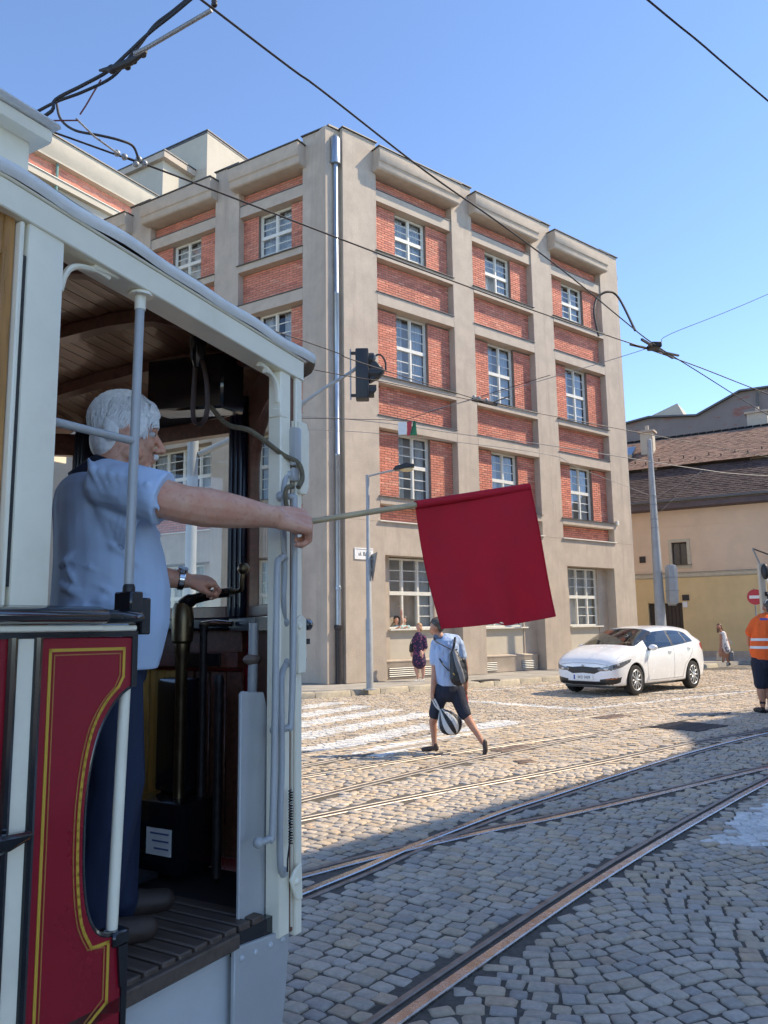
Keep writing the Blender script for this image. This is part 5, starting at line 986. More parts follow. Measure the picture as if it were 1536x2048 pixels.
M_shoe = pm('brown_shoe', (.05, .033, .026), .6, var=.25, scale=20); M_eye = pm('eye_white', (.55, .52, .5), .2, var=.05); M_iris = pm('dark_iris', (.03, .022, .018), .2, var=.1)
def chain(mb, pts, n=10):
    """rounded tapering limb through (point, radius) pairs"""
    ps = [Vector(p) for p, r in pts]; rs = [r for p, r in pts]; mb.tube(ps, rs, n)
    for p, r in ((ps[0], rs[0]), (ps[-1], rs[-1])): mb.ell(p, (r, r, r), n, 6)
    return mb
def person(label, base, heading=0, group=None): return thing('person', label, 'person', T(*base) @ RZ(heading), group)
def body(t, mb, name, mats, F, voxel, it=4, fac=.5):
    me = organic(mb, name, mats, voxel, it, fac); me.transform(RW[t].inverted() @ F); return obj(name, me, t, RW[t])
def hand(mb, F, right=1, curl=1.0, s=1.0, splay=0, slant=-.16):
    """palm, four unequal bent fingers and a thumb; F: wrist frame, x to the fingers, z out of the back of the hand"""
    sv = mb.M; mb.M = sv @ F @ Matrix.Diagonal((s, s * right, s, 1))
    for i, (y, L) in enumerate(((.03, .088), (.0095, .092), (-.011, .087), (-.029, .078))):
        chain(mb, [((0, y * .55, 0), .019), ((L * .55, y * .85, .004), .0155), ((L, y, .004), .0125)], 8)
        a, b, c = (.043, .027, .02) if i in (1, 2) else (.039, .024, .019) if i == 0 else (.032, .02, .017)
        p0 = Vector((L, y, .004)); t1 = curl * (.75 + .06 * i); t2 = t1 + curl * 1.15; t3 = t2 + curl * .75
        dy = slant if splay == 0 else -.05
        p1 = p0 + Vector((math.cos(t1), dy, -math.sin(t1))).normalized() * a; p2 = p1 + Vector((math.cos(t2), dy * 1.1, -math.sin(t2))).normalized() * b; p3 = p2 + Vector((math.cos(t3), dy * .6, -math.sin(t3))).normalized() * c
        chain(mb, [(p0, .0105), (p0.lerp(p1, .5), .0092), (p1, .0095), (p2, .0083), (p3, .0068)], 8)
    mb.ell((.042, 0, -.006), (.045, .037, .015), 12, 8)
    chain(mb, [((.02, .028, -.006), .0165), ((.052, .046, -.016), .0125), ((.078, .04, -.03), .0108), ((.098, .026, -.038), .008)], 8)
    mb.M = sv
def head(mb, F, neck=.2, s=1.0):
    sv = mb.M; mb.M = sv @ F @ Matrix.Scale(s, 4)
    E_ = lambda c, r: mb.ell(c, r, 16, 12)
    E_((-.012, 0, .04), (.094, .074, .083)); E_((.034, 0, -.03), (.054, .056, .085)); E_((.022, 0, -.082), (.056, .05, .036)); E_((.066, 0, -.104), (.022, .022, .019)); E_((.052, 0, .036), (.036, .06, .045)); E_((.08, 0, .013), (.016, .046, .011))
    chain(mb, [((.087, 0, .006), .0085), ((.103, 0, -.02), .0105), ((.116, 0, -.043), .0125)], 8); E_((.114, 0, -.046), (.0145, .013, .0115))
    for sy in (-1, 1):
        E_((.099, .013 * sy, -.05), (.011, .009, .009)); E_((.06, .034 * sy, -.034), (.027, .022, .024)); E_((.02, .05 * sy, -.075), (.035, .014, .02))
        sv2 = mb.M; mb.M = mb.M @ T(-.004, .074 * sy, -.008) @ Matrix.Rotation(R(-12), 4, 'Y') @ RZ(R(22 * sy)); E_((-.004, 0, 0), (.021, .007, .034)); chain(mb, [((.004, .004 * sy, -.022), .006), ((-.02, .007 * sy, -.01), .006), ((-.024, .008 * sy, .014), .006), ((-.006, .006 * sy, .03), .006), ((.01, .002 * sy, .018), .005)], 6); mb.M = sv2
    E_((.088, 0, -.073), (.013, .022, .0065)); E_((.085, 0, -.0855), (.0125, .019, .0068)); chain(mb, [((-.012, 0, -.05), .055), ((-.035, 0, -.12), .054), ((-.05, 0, -neck), .06)], 14)
    mb.M = sv
def hair_strands(F, cfg, n, seed, L=(.03, .06), r=.0016):
    """short combed strands lying over the scalp"""
    rnd = random.Random(seed); mb = MB(F); k = 0
    while k < n:
        a, b = rnd.uniform(-math.pi, math.pi), rnd.uniform(-.75, 1.0); cb = math.sqrt(max(0, 1 - b * b)); d = Vector((cb * math.cos(a), cb * math.sin(a), b)); c = Vector((-.012, 0, .038)); p = c + Vector((d.x * .098, d.y * .079, d.z * .09))
        if not cfg(p): continue
        k += 1; nrm = Vector((d.x / .098, d.y / .079, d.z / .09)).normalized(); flow = Vector((-.35, (.25 if d.y > 0 else -.25) * (1 - abs(b)), -.8 if b < .75 else -.2)) + Vector((rnd.gauss(0, .12), rnd.gauss(0, .12), rnd.gauss(0, .1)))
        if d.x > .35: flow = Vector((-.1, .9 * (1 if rnd.random() < .35 else -1) * .5, -.75)) + Vector((.2, rnd.gauss(0, .3), 0))
        t = (flow - nrm * flow.dot(nrm)).normalized(); l = rnd.uniform(*L); h = rnd.uniform(.001, .006)
        mb.tube([p + nrm * .0, p + t * l * .35 + nrm * (h + .002), p + t * l * .7 + nrm * h * .8 - nrm * l * .07, p + t * l - nrm * l * .22 + nrm * h * .5], [r, r * 1.2, r, r * .3], 3, caps=False)
    return mb

# ---- the tram driver ----
drv = person('grey-haired driver in light blue shirt holding the red flag', FT @ Vector((1.63, 1.93, .75)), R(90 - 30.4 - 25))
FD = FT @ T(1.62, 1.93, 0) @ RZ(R(-25))
FHD = FT @ T(1.667, 1.9, 2.207) @ RZ(R(-37)) @ Matrix.Rotation(R(3), 4, 'Y') @ Matrix.Scale(.98, 4)
FDI = FT.inverted()
mb = MB(); head(mb, FHD, .17)
tp = lambda u, v, z: FT @ Vector((u, v, z)); dp_ = lambda x, y, z: FD @ Vector((x, y, z))
SH_R, EL_R, WR_R = tp(1.5, 1.775, 2.01), tp(1.602, 1.585, 1.946), tp(1.905, 1.502, 1.937)
mid = SH_R.lerp(EL_R, .5)
chain(mb, [(SH_R, .06), (mid, .058), (EL_R, .054), (EL_R.lerp(WR_R, .22), .058), (EL_R.lerp(WR_R, .55), .05), (EL_R.lerp(WR_R, .85), .037), (WR_R, .035)], 14)
ax = (WR_R - EL_R).normalized(); cdir = (Vector((0, 0, 1.6)) - WR_R).normalized(); zz = (cdir * .8 + Vector((0, 0, .6))); zz = (zz - ax * zz.dot(ax)).normalized()
FHR = frame(WR_R + ax * .012, (ax + Vector((0, 0, -.05))).normalized(), zz.cross((ax + Vector((0, 0, -.05))).normalized()).normalized())
hand(mb, FHR, 1, 1.18, 1.26, 0, -.3)
SH_L, EL_L, WR_L = dp_(.02, .19, 2.0), tp(1.93, 2.17, 1.80), tp(2.09, 2.045, 1.775)
chain(mb, [(SH_L, .06), (SH_L.lerp(EL_L, .5), .052), (EL_L, .045), (EL_L.lerp(WR_L, .3), .045), (WR_L, .028)], 12)
axl = (tp(2.21, 1.965, 1.765) - WR_L).normalized(); zl = Vector((0, 0, 1)) * .9 + (Vector((0, 0, 1.6)) - WR_L).normalized() * .35; zl = (zl - axl * zl.dot(axl)).normalized()
hand(mb, frame(WR_L, axl, zl.cross(axl).normalized()), -1, .95, 1.0)
mb.M = FD; mb.ell((-.02, 0, 1.9), (.1, .15, .22), 16, 10); mb.ell((0, 0, 1.6), (.11, .14, .2), 14, 8)
for sy in (-1, 1): chain(mb, [((0, .09 * sy, 1.5), .08), ((.02, .1 * sy, 1.18), .055), ((-.02, .1 * sy, .85), .04)], 10)
mb.M = Matrix.Identity(4)
dbody = body(drv, mb, 'body', M_skin, Matrix.Identity(4), .0042, 4, .45)
for sy in (-1, 1):
    ey = part(MB(FHD).ell((.0745, .033 * sy, -.004), (.0135, .0125, .0105), 12, 8), 'eye', M_eye, drv); part(MB(FHD).ell((.0835, .034 * sy, -.004), (.0055, .0062, .0062), 10, 6), 'iris', M_iris, ey)
    part(MB(FHD).tube([(.084, .014 * sy, .0075), (.0855, .03 * sy, .010), (.074, .048 * sy, .006)], [.003, .0038, .0025], 6), 'eyelid', M_skin, drv); part(MB(FHD).tube([(.094, .014 * sy, .018), (.093, .032 * sy, .024), (.078, .052 * sy, .017)], [.004, .005, .003], 6), 'eyebrow', M_white, drv)
mo = MB(FHD)
rm = random.Random(3)
for i in range(150):
    y = rm.uniform(-.03, .03); x = .1015 - abs(y) * .42; z = -.062 - abs(y) * .22 + rm.uniform(-.003, .003); mo.tube([(x, y, z), (x + .003, y + math.copysign(.004, y), z - .006), (x - .002, y + math.copysign(.009, y), z - .013)], [.0016, .0018, .0006], 4, caps=False)
for i in range(90):
    y = rm.uniform(-.02, .02); x = .09 - abs(y) * .5; z = -.108 + rm.uniform(-.012, .006); mo.tube([(x - .004, y, z + .004), (x, y, z - .004), (x - .005, y, z - .012)], [.0012, .0014, .0004], 3, caps=False)
part(mo, 'moustache', M_white, drv, smooth=80)
cap = MB(FHD); cap.ell((-.018, 0, .044), (.096, .077, .087), 20, 14); cap.ell((-.058, 0, -.03), (.05, .064, .068), 16, 10); cap.ell((.05, 0, .082), (.043, .053, .032), 14, 8); 
for sy in (-1, 1): cap.ell((.03, .064 * sy, .02), (.03, .013, .045), 12, 8); cap.ell((-.045, .07 * sy, .0), (.03, .01, .05), 12, 8)
hb = organic(cap, 'hair', M_white, .004, 3); hb.transform(RW[drv].inverted()); ho = obj('hair', hb, drv, RW[drv])
okh = lambda p: (p.z > .058 - max(0, p.x - .02) * .1 if p.x > .03 else p.z > (.02 if p.x > -.01 else -.075))
part(hair_strands(FHD, okh, 3200, 5, (.035, .065), .0019), 'hair_strands', M_white, ho, smooth=80)
fr = MB(FHD)
for i in range(260):      # fringe over the forehead and side burns
    y = rm.uniform(-.055, .055); x0 = .07 - abs(y) * .5; fr.tube([(x0 - .02, y, .105), (x0 + .022, y - .004, .088), (x0 + .03 - abs(y) * .2, y - .008, .066), (x0 + .022 - abs(y) * .2, y - .01, .046 + rm.uniform(-.008, .012))], [.0018, .0022, .0018, .0005], 3, caps=False)
for i in range(200):
    x = rm.uniform(.0, .05); s_ = -1 if i % 4 else 1; fr.tube([(x - .01, .074 * s_, .05), (x + .006, .072 * s_ - abs(x) * .12 * s_, .02), (x + .012, .068 * s_ - x * .12 * s_, -.012 - rm.uniform(0, .018))], [.0018, .002, .0005], 3, caps=False)
part(fr, 'fringe', M_white, ho, smooth=80)
# shirt, collar, trousers, shoes, watch
sh_ = MB(FD)
def loft(mb, rings, n=28):
    vs = []
    for z, cx, rx, ry, p in rings:
        for k in range(n):
            a = 2 * math.pi * k / n; c_, s_ = math.cos(a), math.sin(a); vs.append((cx + rx * math.copysign(abs(c_) ** p, c_), ry * math.copysign(abs(s_) ** p, s_), z))
    k = len(rings); mb.add(vs, [(i * n + j, i * n + (j + 1) % n, (i + 1) * n + (j + 1) % n, (i + 1) * n + j) for i in range(k - 1) for j in range(n)] + [tuple(range(n - 1, -1, -1)), tuple((k - 1) * n + j for j in range(n))])
loft(sh_, [(1.49, .01, .152, .175, .85), (1.53, .015, .158, .178, .85), (1.62, .028, .166, .18, .85), (1.72, .03, .165, .18, .85), (1.82, .02, .152, .182, .82), (1.9, .005, .14, .187, .8), (1.97, -.012, .128, .19, .8), (2.02, -.022, .112, .18, .8), (2.045, -.03, .092, .14, .85), (2.06, -.036, .07, .09, .9)])
sh_.M = Matrix.Identity(4); sl = SH_R.lerp(EL_R, .74)
chain(sh_, [(dp_(-.02, -.1, 1.99), .07), (SH_R, .072), (SH_R.lerp(EL_R, .4), .073)], 16); sh_.tube([SH_R.lerp(EL_R, .3), SH_R.lerp(EL_R, .6), sl], [.074, .076, .079], 18)
chain(sh_, [(dp_(0, .1, 1.99), .065), (SH_L, .068), (SH_L.lerp(EL_L, .5), .07)], 14)
chain(sh_, [(SH_R + Vector((0, .02, -.03)), .05), (dp_(.0, -.13, 1.86), .06)], 12)
rw = random.Random(9)
for i in range(60):     # folds: slack ridges across back and belly, and short pulls from the arm pit
    a = rw.uniform(-2.9, .5); z0 = rw.uniform(1.58, 1.95); rx, ry = (.166, .182) if z0 < 1.8 else (.142, .188)
    q = lambda a_, z_: dp_(.018 + (rx - .003) * math.cos(a_), (ry - .003) * math.sin(a_), z_); da = rw.uniform(.25, .7); s_z = rw.uniform(-.07, .06)
    sh_.tube([q(a, z0), q(a + da * .5, z0 + s_z * .4), q(a + da, z0 + s_z)], [.004, rw.uniform(.011, .016), .004], 6)
for k in range(6):
    p0 = SH_R.lerp(EL_R, -.1 + .1 * k) + Vector((0, 0, -.06)); q0 = p0.lerp(dp_(-.02, -.17, 1.84 - .02 * k), .55); sh_.tube([p0, p0.lerp(q0, .5) + Vector((.006, -.012, 0)), q0], [.012, .011, .004], 8)
for k in range(7):
    p0 = SH_R.lerp(EL_R, -.1 + .12 * k); sh_.tube([p0 + Vector((-.03, -.02, .062)), p0 + Vector((.0, -.07, .022)), p0 + Vector((.03, -.055, -.05))], [.005, .012, .005], 6)
body(drv, sh_, 'shirt', M_blue, Matrix.Identity(4), .0055, 3, .5)
cl = MB(); neckb = FHD @ Vector((-.05, 0, -.165)); up_ = (FHD @ Vector((-.02, 0, -.1)) - neckb).normalized()
xq = (FHD.to_3x3() @ Vector((1, 0, 0))).normalized(); yq = up_.cross(xq).normalized(); xq = yq.cross(up_)
def ringp(a, r, h): return neckb + xq * (r * math.cos(a) + .005) + yq * (r * .98 * math.sin(a)) + up_ * h
na = 28; vs = []
for i in range(na): 
    a = .5 + (2 * math.pi - 1.0) * i / (na - 1); drop = -.03 * max(0, math.cos(a)); vs += [ringp(a, .068, .05 + drop), ringp(a, .075, .055 + drop), ringp(a, .108, -.03 + drop), ringp(a, .098, -.038 + drop)]
cl.add(vs, [(i * 4 + j, i * 4 + (j + 1) % 4, i * 4 + 4 + (j + 1) % 4, i * 4 + 4 + j) for i in range(na - 1) for j in range(4)]); part(cl, 'collar', M_nvy, drv, smooth=70)
tr = MB(FD); tr.ell((.0, 0, 1.5), (.14, .165, .13), 16, 10)
for sy, fx in ((-1, -.02), (1, .1)): chain(tr, [((0, .085 * sy, 1.45), .102), ((.04 + fx * .5, .1 * sy, 1.18), .082), ((fx, .1 * sy, .84), .066), ((fx, .1 * sy, .8), .07)], 14)
body(drv, tr, 'jeans', M_jean, Matrix.Identity(4), .009, 3)
for sy, fx in ((-1, -.02), (1, .1)):
    so = MB(FD); chain(so, [((fx - .05, .1 * sy, .79), .042), ((fx + .04, .1 * sy, .785), .04), ((fx + .15, .1 * sy, .778), .034)], 12); body(drv, so, 'shoe', M_shoe, Matrix.Identity(4), .006, 3)
wt = EL_L.lerp(WR_L, .9); wd = (WR_L - EL_L).normalized(); Fw = frame(wt, wd, zl.cross(wd).normalized())
wa = thing('wrist_watch', 'steel wrist watch on the arm resting on the controls', 'watch', Fw)
part(MB().lathe([(.034, -.011), (.037, -.008), (.037, .008), (.034, .011)], 18, (0, 0, 0), 'x'), 'strap', M_chrome, wa, Fw); part(MB().lathe([(.019, .03), (.019, .042), (.017, .044)], 20, (0, 0, 0)), 'case', M_chrome, wa, Fw); part(MB().lathe([(.0155, .0445), (.0155, .0455)], 20, (0, 0, 0)), 'dial', pm('pale_dial', (.5, .62, .75), .15), wa, Fw)

# ---- the red signal flag ----
M_flag = pm('red_flag_cloth', (.62, .01, .03), .75, var=.1, scale=6, b=.25, bscale=300, bdist=.001, trans=.3, stretch=(1, 1, 1)); M_stick = wood('pale_stick_wood', (.5, .37, .2), .5, (2, 2, 2))
s0, s1 = Vector((-.30, 2.488, 1.924)), Vector((.522, 2.857, 2.097)); sdir = (s1 - s0).normalized()
flag = thing('signal_flag', 'plain red flag on a pale wooden stick held out of the tram', 'flag', s0)
part(MB().tube([s0 + sdir * (k * (s1 - s0).length / 10) for k in range(11)], .0098, 12), 'stick', M_stick, flag)
c00, c10, c01, c11 = s0 + sdir * ((.108 - s0.x) / sdir.x), s0 + sdir * ((.53 - s0.x) / sdir.x), Vector((.194, 2.7, 1.594)), Vector((.612, 2.88, 1.631))
nf = (c10 - c00).cross(c01 - c00).normalized()
def fl(u, v):
    p = c00.lerp(c10, u).lerp(c01.lerp(c11, u), v); sagb = -.012 * math.sin(u * math.pi) * v + .012 * (1 - abs(2 * u - 1)) * v * (u < .5)
    w = .014 * math.sin(u * 7.5 + 1.2 * v + .6) * v + .01 * math.sin(u * 15 - 3 * v) * v * v + .008 * math.sin(3 * v + 5 * u) + .02 * v * (1 - v) * math.sin(2.5 * u + .4)
    edge = .012 * math.sin(v * math.pi) * (1 if u > .5 else -1) * abs(2 * u - 1)
    return p + nf * w + Vector((edge * .6, 0, sagb))
def flb(u, v): return fl(u, v) + nf * .0012
m2 = MB(); m2.grid(fl, 36, 36); m2.grid(flb, 36, 36)
fc = part(m2, 'cloth', M_flag, flag, smooth=80)
part(MB().tube([c00 + (c10 - c00) * (k / 8) for k in range(9)], .0145, 12), 'sleeve', M_flag, fc)
part(MB().tube([fl(1, k / 14) for k in range(15)], .003, 6), 'side_hem', M_flag, fc); part(MB().tube([fl(k / 14, 1) for k in range(15)], .0025, 6), 'bottom_hem', M_flag, fc); part(MB().tube([fl(0, k / 14) for k in range(15)], .0025, 6), 'side_hem', M_flag, fc)

# ---- figures farther off, laid out in decimetre-fine joints ----
class Fig:
    def __init__(s, base, x0, y0, k, label): s.b = Vector(base); s.x0 = x0; s.y0 = y0; s.k = k; s.t = person(label, base); s.q = (x0 - 608) / 10909
    def p(s, x, y, d=0): return s.b + Vector(((x - s.x0 + s.q * (s.y0 - y)) * s.k, d, (s.y0 - y) * s.k))
    def ch(s, mb, *pts): return chain(mb, [(s.p(*q[:3]), q[3] * s.k) for q in pts], 12)
    def go(s, mb, name, mat, vox=.011, it=3): return body(s.t, mb, name, mat, Matrix.Identity(4), vox, it)
    def el(s, mb, x, y, d, rx, ry, rz): mb.ell(s.p(x, y, d), (rx * s.k, ry * s.k, rz * s.k), 14, 10)
    def hnd(s, mb, x, y, d, sc=1.0):
        for i, dx in enumerate((-3, -1, 1, 3)): s.ch(mb, (x + dx * .5, y, d + dx * .003, 1.6), (x + dx * .6 - .4, y + 6, d + dx * .004, 1.5), (x + dx * .5 + 1, y + 10 - abs(dx - .5), d - .012, 1.2))
        s.ch(mb, (x, y - 5, d, 3.2), (x, y + 1, d, 3.6)); s.ch(mb, (x + 2, y - 1, d - .02, 1.7), (x + 3, y + 5, d - .035, 1.4))
k_ = 10.52 / 1590
f = Fig((.83, 10.52, 0), 898, 1504, k_, 'walking man in pale blue shirt and navy shorts seen from behind'); mb = MB()
f.el(mb, 866, 1262, .0, 12, 14, 14.5); f.el(mb, 861, 1270, .06, 8, 9, 9); f.ch(mb, (868, 1272, 0, 8), (874, 1284, -.02, 9)); f.el(mb, 857, 1269, .1, 3, 3.5, 3); f.el(mb, 876, 1266, -.03, 2.5, 4, 4.5)
f.ch(mb, (890, 1300, 0, 18), (890, 1365, 0, 18)); f.ch(mb, (864, 1298, .02, 9), (864, 1345, .0, 7), (861, 1372, -.04, 5.5), (859, 1390, -.06, 4.4)); f.hnd(mb, 858, 1394, -.06)
f.ch(mb, (913, 1298, .1, 8), (926, 1345, .16, 6.5), (927, 1385, .2, 5)); f.hnd(mb, 927, 1390, .2)
f.ch(mb, (878, 1380, .0, 14), (866, 1432, .06, 9), (861, 1448, .1, 8.2), (863, 1470, .1, 6.2), (864, 1492, .1, 4.6)); f.ch(mb, (905, 1380, .0, 14), (920, 1425, -.06, 9.5), (930, 1445, -.1, 8.4), (943, 1465, -.16, 6.2), (953, 1482, -.2, 4.4))
f.go(mb, 'body', M_skin2)
mb = MB(); f.el(mb, 869, 1256, -.015, 13, 15, 11); f.el(mb, 874, 1263, -.04, 8.5, 11, 10); f.go(mb, 'hair', M_dark_h, .008)
part(hair_strands(T(*f.p(867, 1262, 0)) @ RZ(R(150)) @ Matrix.Scale(.92, 4), lambda p: p.z > .05 or (p.x < -.0 and p.z > -.03), 350, 2, (.02, .035), .002), 'hair_strands', M_dark_h, f.t)
mb = MB(); f.ch(mb, (872, 1292, 0, 13), (884, 1290, 0, 15), (904, 1291, 0.02, 13)); f.ch(mb, (889, 1300, 0, 22), (889, 1340, 0, 21), (890, 1362, 0, 22.5), (890, 1372, 0, 22.5)); f.ch(mb, (878, 1310, .0, 18), (880, 1365, 0, 16)); f.ch(mb, (866, 1297, .02, 11), (864, 1318, .015, 11.5), (864, 1330, .01, 11)); f.ch(mb, (911, 1297, .06, 11), (918, 1322, .1, 11))
f.go(mb, 'shirt', cloth('pale_blue_tee', (.36, .46, .64), bscale=9)); mb = MB(); f.ch(mb, (869, 1284, -.01, 9.5), (878, 1288, -.02, 10)); f.go(mb, 'collar', cloth('slate_collar', (.12, .15, .2)), .008)
mb = MB(); f.ch(mb, (890, 1374, 0, 21), (890, 1388, 0, 22)); f.ch(mb, (877, 1385, .0, 17), (868, 1420, .05, 13.5), (865, 1431, .07, 13)); f.ch(mb, (904, 1385, 0, 17), (916, 1418, -.04, 14), (921, 1430, -.07, 13)); f.go(mb, 'shorts', M_nvy)
mb = MB(); f.ch(mb, (868, 1497, .1, 5.2), (855, 1499, .12, 5), (842, 1500, .13, 3.8)); f.ch(mb, (865, 1490, .1, 5), (868, 1499, .1, 5)); f.go(mb, 'shoe', M_shoe, .008); mb = MB(); f.ch(mb, (957, 1481, -.2, 5.2), (958, 1495, -.22, 5), (955, 1508, -.22, 3.4)); f.go(mb, 'shoe', M_shoe, .008)
M_bag = cloth('black_nylon', (.012, .012, .014), rough=.5, bscale=12); M_bagg = cloth('grey_nylon', (.16, .16, .17), rough=.5)
bp = thing('backpack', 'black and grey backpack worn by the walking man', 'backpack', f.p(905, 1375, -.2))
mb = MB(); f.ch(mb, (899, 1316, -.22, 9), (904, 1340, -.24, 14), (906, 1360, -.24, 16)); f.ch(mb, (914, 1330, -.2, 9), (917, 1362, -.2, 10)); body(bp, mb, 'pack_body', M_bag, Matrix.Identity(4), .009, 3)
mb = MB(); f.ch(mb, (898, 1310, -.3, 4), (903, 1330, -.335, 5), (910, 1350, -.345, 5.5), (914, 1366, -.335, 5)); body(bp, mb, 'front_panel', M_bagg, Matrix.Identity(4), .007, 2)
for pts in ([(897, 1308, -.2), (880, 1300, -.2), (863, 1290, -.12), (864, 1284, 0)], [(897, 1308, -.22), (900, 1294, -.17), (902, 1284, -.1)], [(893, 1350, -.2), (880, 1338, -.17), (872, 1325, -.1)]): part(MB().tube(catmull([f.p(*q) for q in pts], 5), .017, 8, flat=.4), 'strap', M_bag, bp)
part(MB().tube([f.p(894, 1309, -.31), f.p(904, 1306, -.31)], .008, 6), 'top_loop', M_bag, bp); part(MB().bar(f.p(895, 1350, -.36), f.p(898, 1354, -.36), .02, .01), 'badge', M_gold, bp)
# striped bag: black and white wedges round a bulging pouch
sb = thing('striped_bag', 'round black and white striped bag in the walking man\'s hand', 'bag', f.p(890, 1468, -.1)); M_wh = cloth('white_cotton', (.6, .6, .58), bscale=10)
mbs = MB(); cst = f.p(891, 1446, -.1); axd = Vector((-.52, .0, .85)).normalized(); side_ = Vector((0, 1, 0)); oth = axd.cross(side_)
def bagp(a, t): rr = (math.sin(math.pi * min(1, t ** 1.35 * .97 + .015)) ** .62 * .15 + .02 * math.sin(3 * a + 5 * t) * t); return cst + axd * (.2 - .37 * t) + oth * (rr * 1.0 * math.cos(a)) + side_ * (rr * .62 * math.sin(a))
NS = 14
for i in range(NS):
    w_ = MB(); a0, a1 = 2 * math.pi * i / NS, 2 * math.pi * (i + 1) / NS; w_.grid(lambda u, v: bagp(a0 + (a1 - a0) * u, v), 3, 12); part(w_, 'stripe', M_wh if i % 2 else M_bag, sb, smooth=60)
part(MB().tube(catmull([f.p(862, 1401, -.08), f.p(868, 1412, -.1), f.p(872, 1422, -.1)], 4), .012, 6), 'handle', M_wh, sb); part(MB().tube(catmull([f.p(858, 1401, -.06), f.p(864, 1414, -.08), f.p(872, 1422, -.1)], 4), .01, 6), 'handle', M_wh, sb)
rb = thing('red_folder', 'dull red folded bag carried on the far side of the walking man', 'bag', f.p(926, 1428, .2)); mb = MB(); f.ch(mb, (925, 1398, .2, 5.5), (927, 1412, .2, 6), (926, 1428, .2, 3.5)); body(rb, mb, 'pouch', cloth('dull_red', (.35, .05, .04)), Matrix.Identity(4), .008, 2); mb = MB(); f.ch(mb, (918, 1455, .22, 4.5), (925, 1462, .22, 3.5)); part(MB().tube([f.p(927, 1394, .2), f.p(927, 1400, .2)], .01, 6), 'handle', M_shoe, rb)

# woman in the patterned dress on the pavement
k_ = 22.3 / 1590; m, nt, bs = newmat('purple_print'); geo = nt.nodes.new('ShaderNodeNewGeometry')
vo = nt.nodes.new('ShaderNodeTexVoronoi'); vo.inputs['Scale'].default_value = 16; nt.links.new(geo.outputs['Position'], vo.inputs[0]); nt.links.new(mixc(nt, ramp(nt, vo.outputs['Distance'], .35, .42), (.2, .045, .11), (.022, .014, .05)), bs.inputs['Base Color']); bs.inputs['Roughness'].default_value = .8; M_print = m
f = Fig((.9, 22.28, .12), 837, 1362, k_, 'woman in a dark purple patterned dress walking on the pavement'); mb = MB()
f.el(mb, 836, 1257, 0, 5.4, 6.2, 7); f.ch(mb, (836, 1262, 0, 3.5), (836, 1270, 0, 3.6)); f.el(mb, 832.5, 1258, -.05, 2.2, 2.2, 2); f.ch(mb, (836, 1278, 0, 8), (837, 1310, 0, 9)); f.ch(mb, (846, 1280, -.03, 4), (849, 1300, -.05, 3.2), (842, 1310, -.12, 2.2)); f.hnd(mb, 840, 1310, -.13); f.ch(mb, (829, 1280, 0, 3.8), (825, 1298, 0, 3), (823, 1306, 0, 2.2)); f.hnd(mb, 823, 1307, 0)
f.ch(mb, (833, 1322, 0, 6.5), (831, 1338, 0, 4.6), (834, 1350, 0, 3.4), (834, 1357, .0, 2.2)); f.ch(mb, (842, 1322, .05, 6.5), (845, 1338, .06, 4.4), (845, 1350, .06, 3.2), (844, 1357, .06, 2.2)); f.go(mb, 'body', M_skin3, .014)
mb = MB(); f.el(mb, 837, 1254.5, .02, 6, 7, 6); f.el(mb, 839, 1261, .03, 4.6, 5.5, 6); f.go(mb, 'hair', M_ginger, .012)
mb = MB(); f.ch(mb, (836, 1275, 0, 9), (837, 1290, 0, 10.5), (836, 1308, 0, 12), (837, 1325, .02, 14.5)); f.ch(mb, (846, 1278, -.03, 5.5), (849, 1296, -.05, 5)); f.ch(mb, (829, 1279, 0, 5.4), (826, 1292, 0, 5)); f.go(mb, 'dress', M_print, .014)
for x, d in ((831, 0), (843, .06)): mb = MB(); f.ch(mb, (x + 3, 1360, d, 2), (x, 1361, d - .03, 1.8), (x - 4, 1361.5, d - .06, 1.4)); f.go(mb, 'shoe', M_wh, .012)
hb_ = thing('handbag', 'small black handbag on the arm of the woman in purple', 'handbag', f.p(822, 1306, 0)); mb = MB(); f.ch(mb, (821.5, 1293, -.02, 4), (821, 1303, -.02, 4.2)); body(hb_, mb, 'pouch', M_bag, Matrix.Identity(4), .012, 2); part(MB().tube(catmull([f.p(819, 1290, 0), f.p(824, 1280, 0), f.p(825, 1290, 0)], 4), .012, 6), 'strap', M_bag, hb_)

# worker in the orange vest, seen from behind at the right edge
k_ = 14.54 / 1590; M_or = cloth('orange_hi_vis', (.85, .13, .02), bscale=6); M_refl = pm('reflective_tape', (.7, .68, .66), .35, var=.05)
f = Fig((6.72, 14.54, 0), 1527, 1425, k_, 'worker in an orange high visibility vest and dark shorts at right edge'); mb = MB()
f.el(mb, 1536, 1222, .02, 10.5, 12, 14); f.ch(mb, (1536, 1232, 0, 7.5), (1537, 1245, 0, 8)); f.el(mb, 1524.5, 1224, .0, 2, 3.5, 4); f.ch(mb, (1535, 1260, 0, 20), (1534, 1300, 0, 22)); f.ch(mb, (1512, 1250, .03, 8), (1503, 1275, .12, 6.5), (1508, 1290, .24, 5)); f.hnd(mb, 1510, 1292, .26)
f.ch(mb, (1558, 1250, .03, 8), (1566, 1275, .1, 6.5), (1562, 1295, .2, 5)); f.hnd(mb, 1560, 1297, .2)
f.ch(mb, (1523, 1330, 0, 16), (1522, 1372, 0, 9), (1521, 1385, 0, 8.6), (1524, 1405, 0, 5.5), (1524, 1416, 0, 4.4)); f.ch(mb, (1546, 1330, 0, 16), (1540, 1372, -.05, 9.4), (1538, 1390, -.05, 9), (1538, 1410, -.05, 5.6), (1537, 1420, -.05, 4.6)); f.go(mb, 'body', M_skin2, .012)
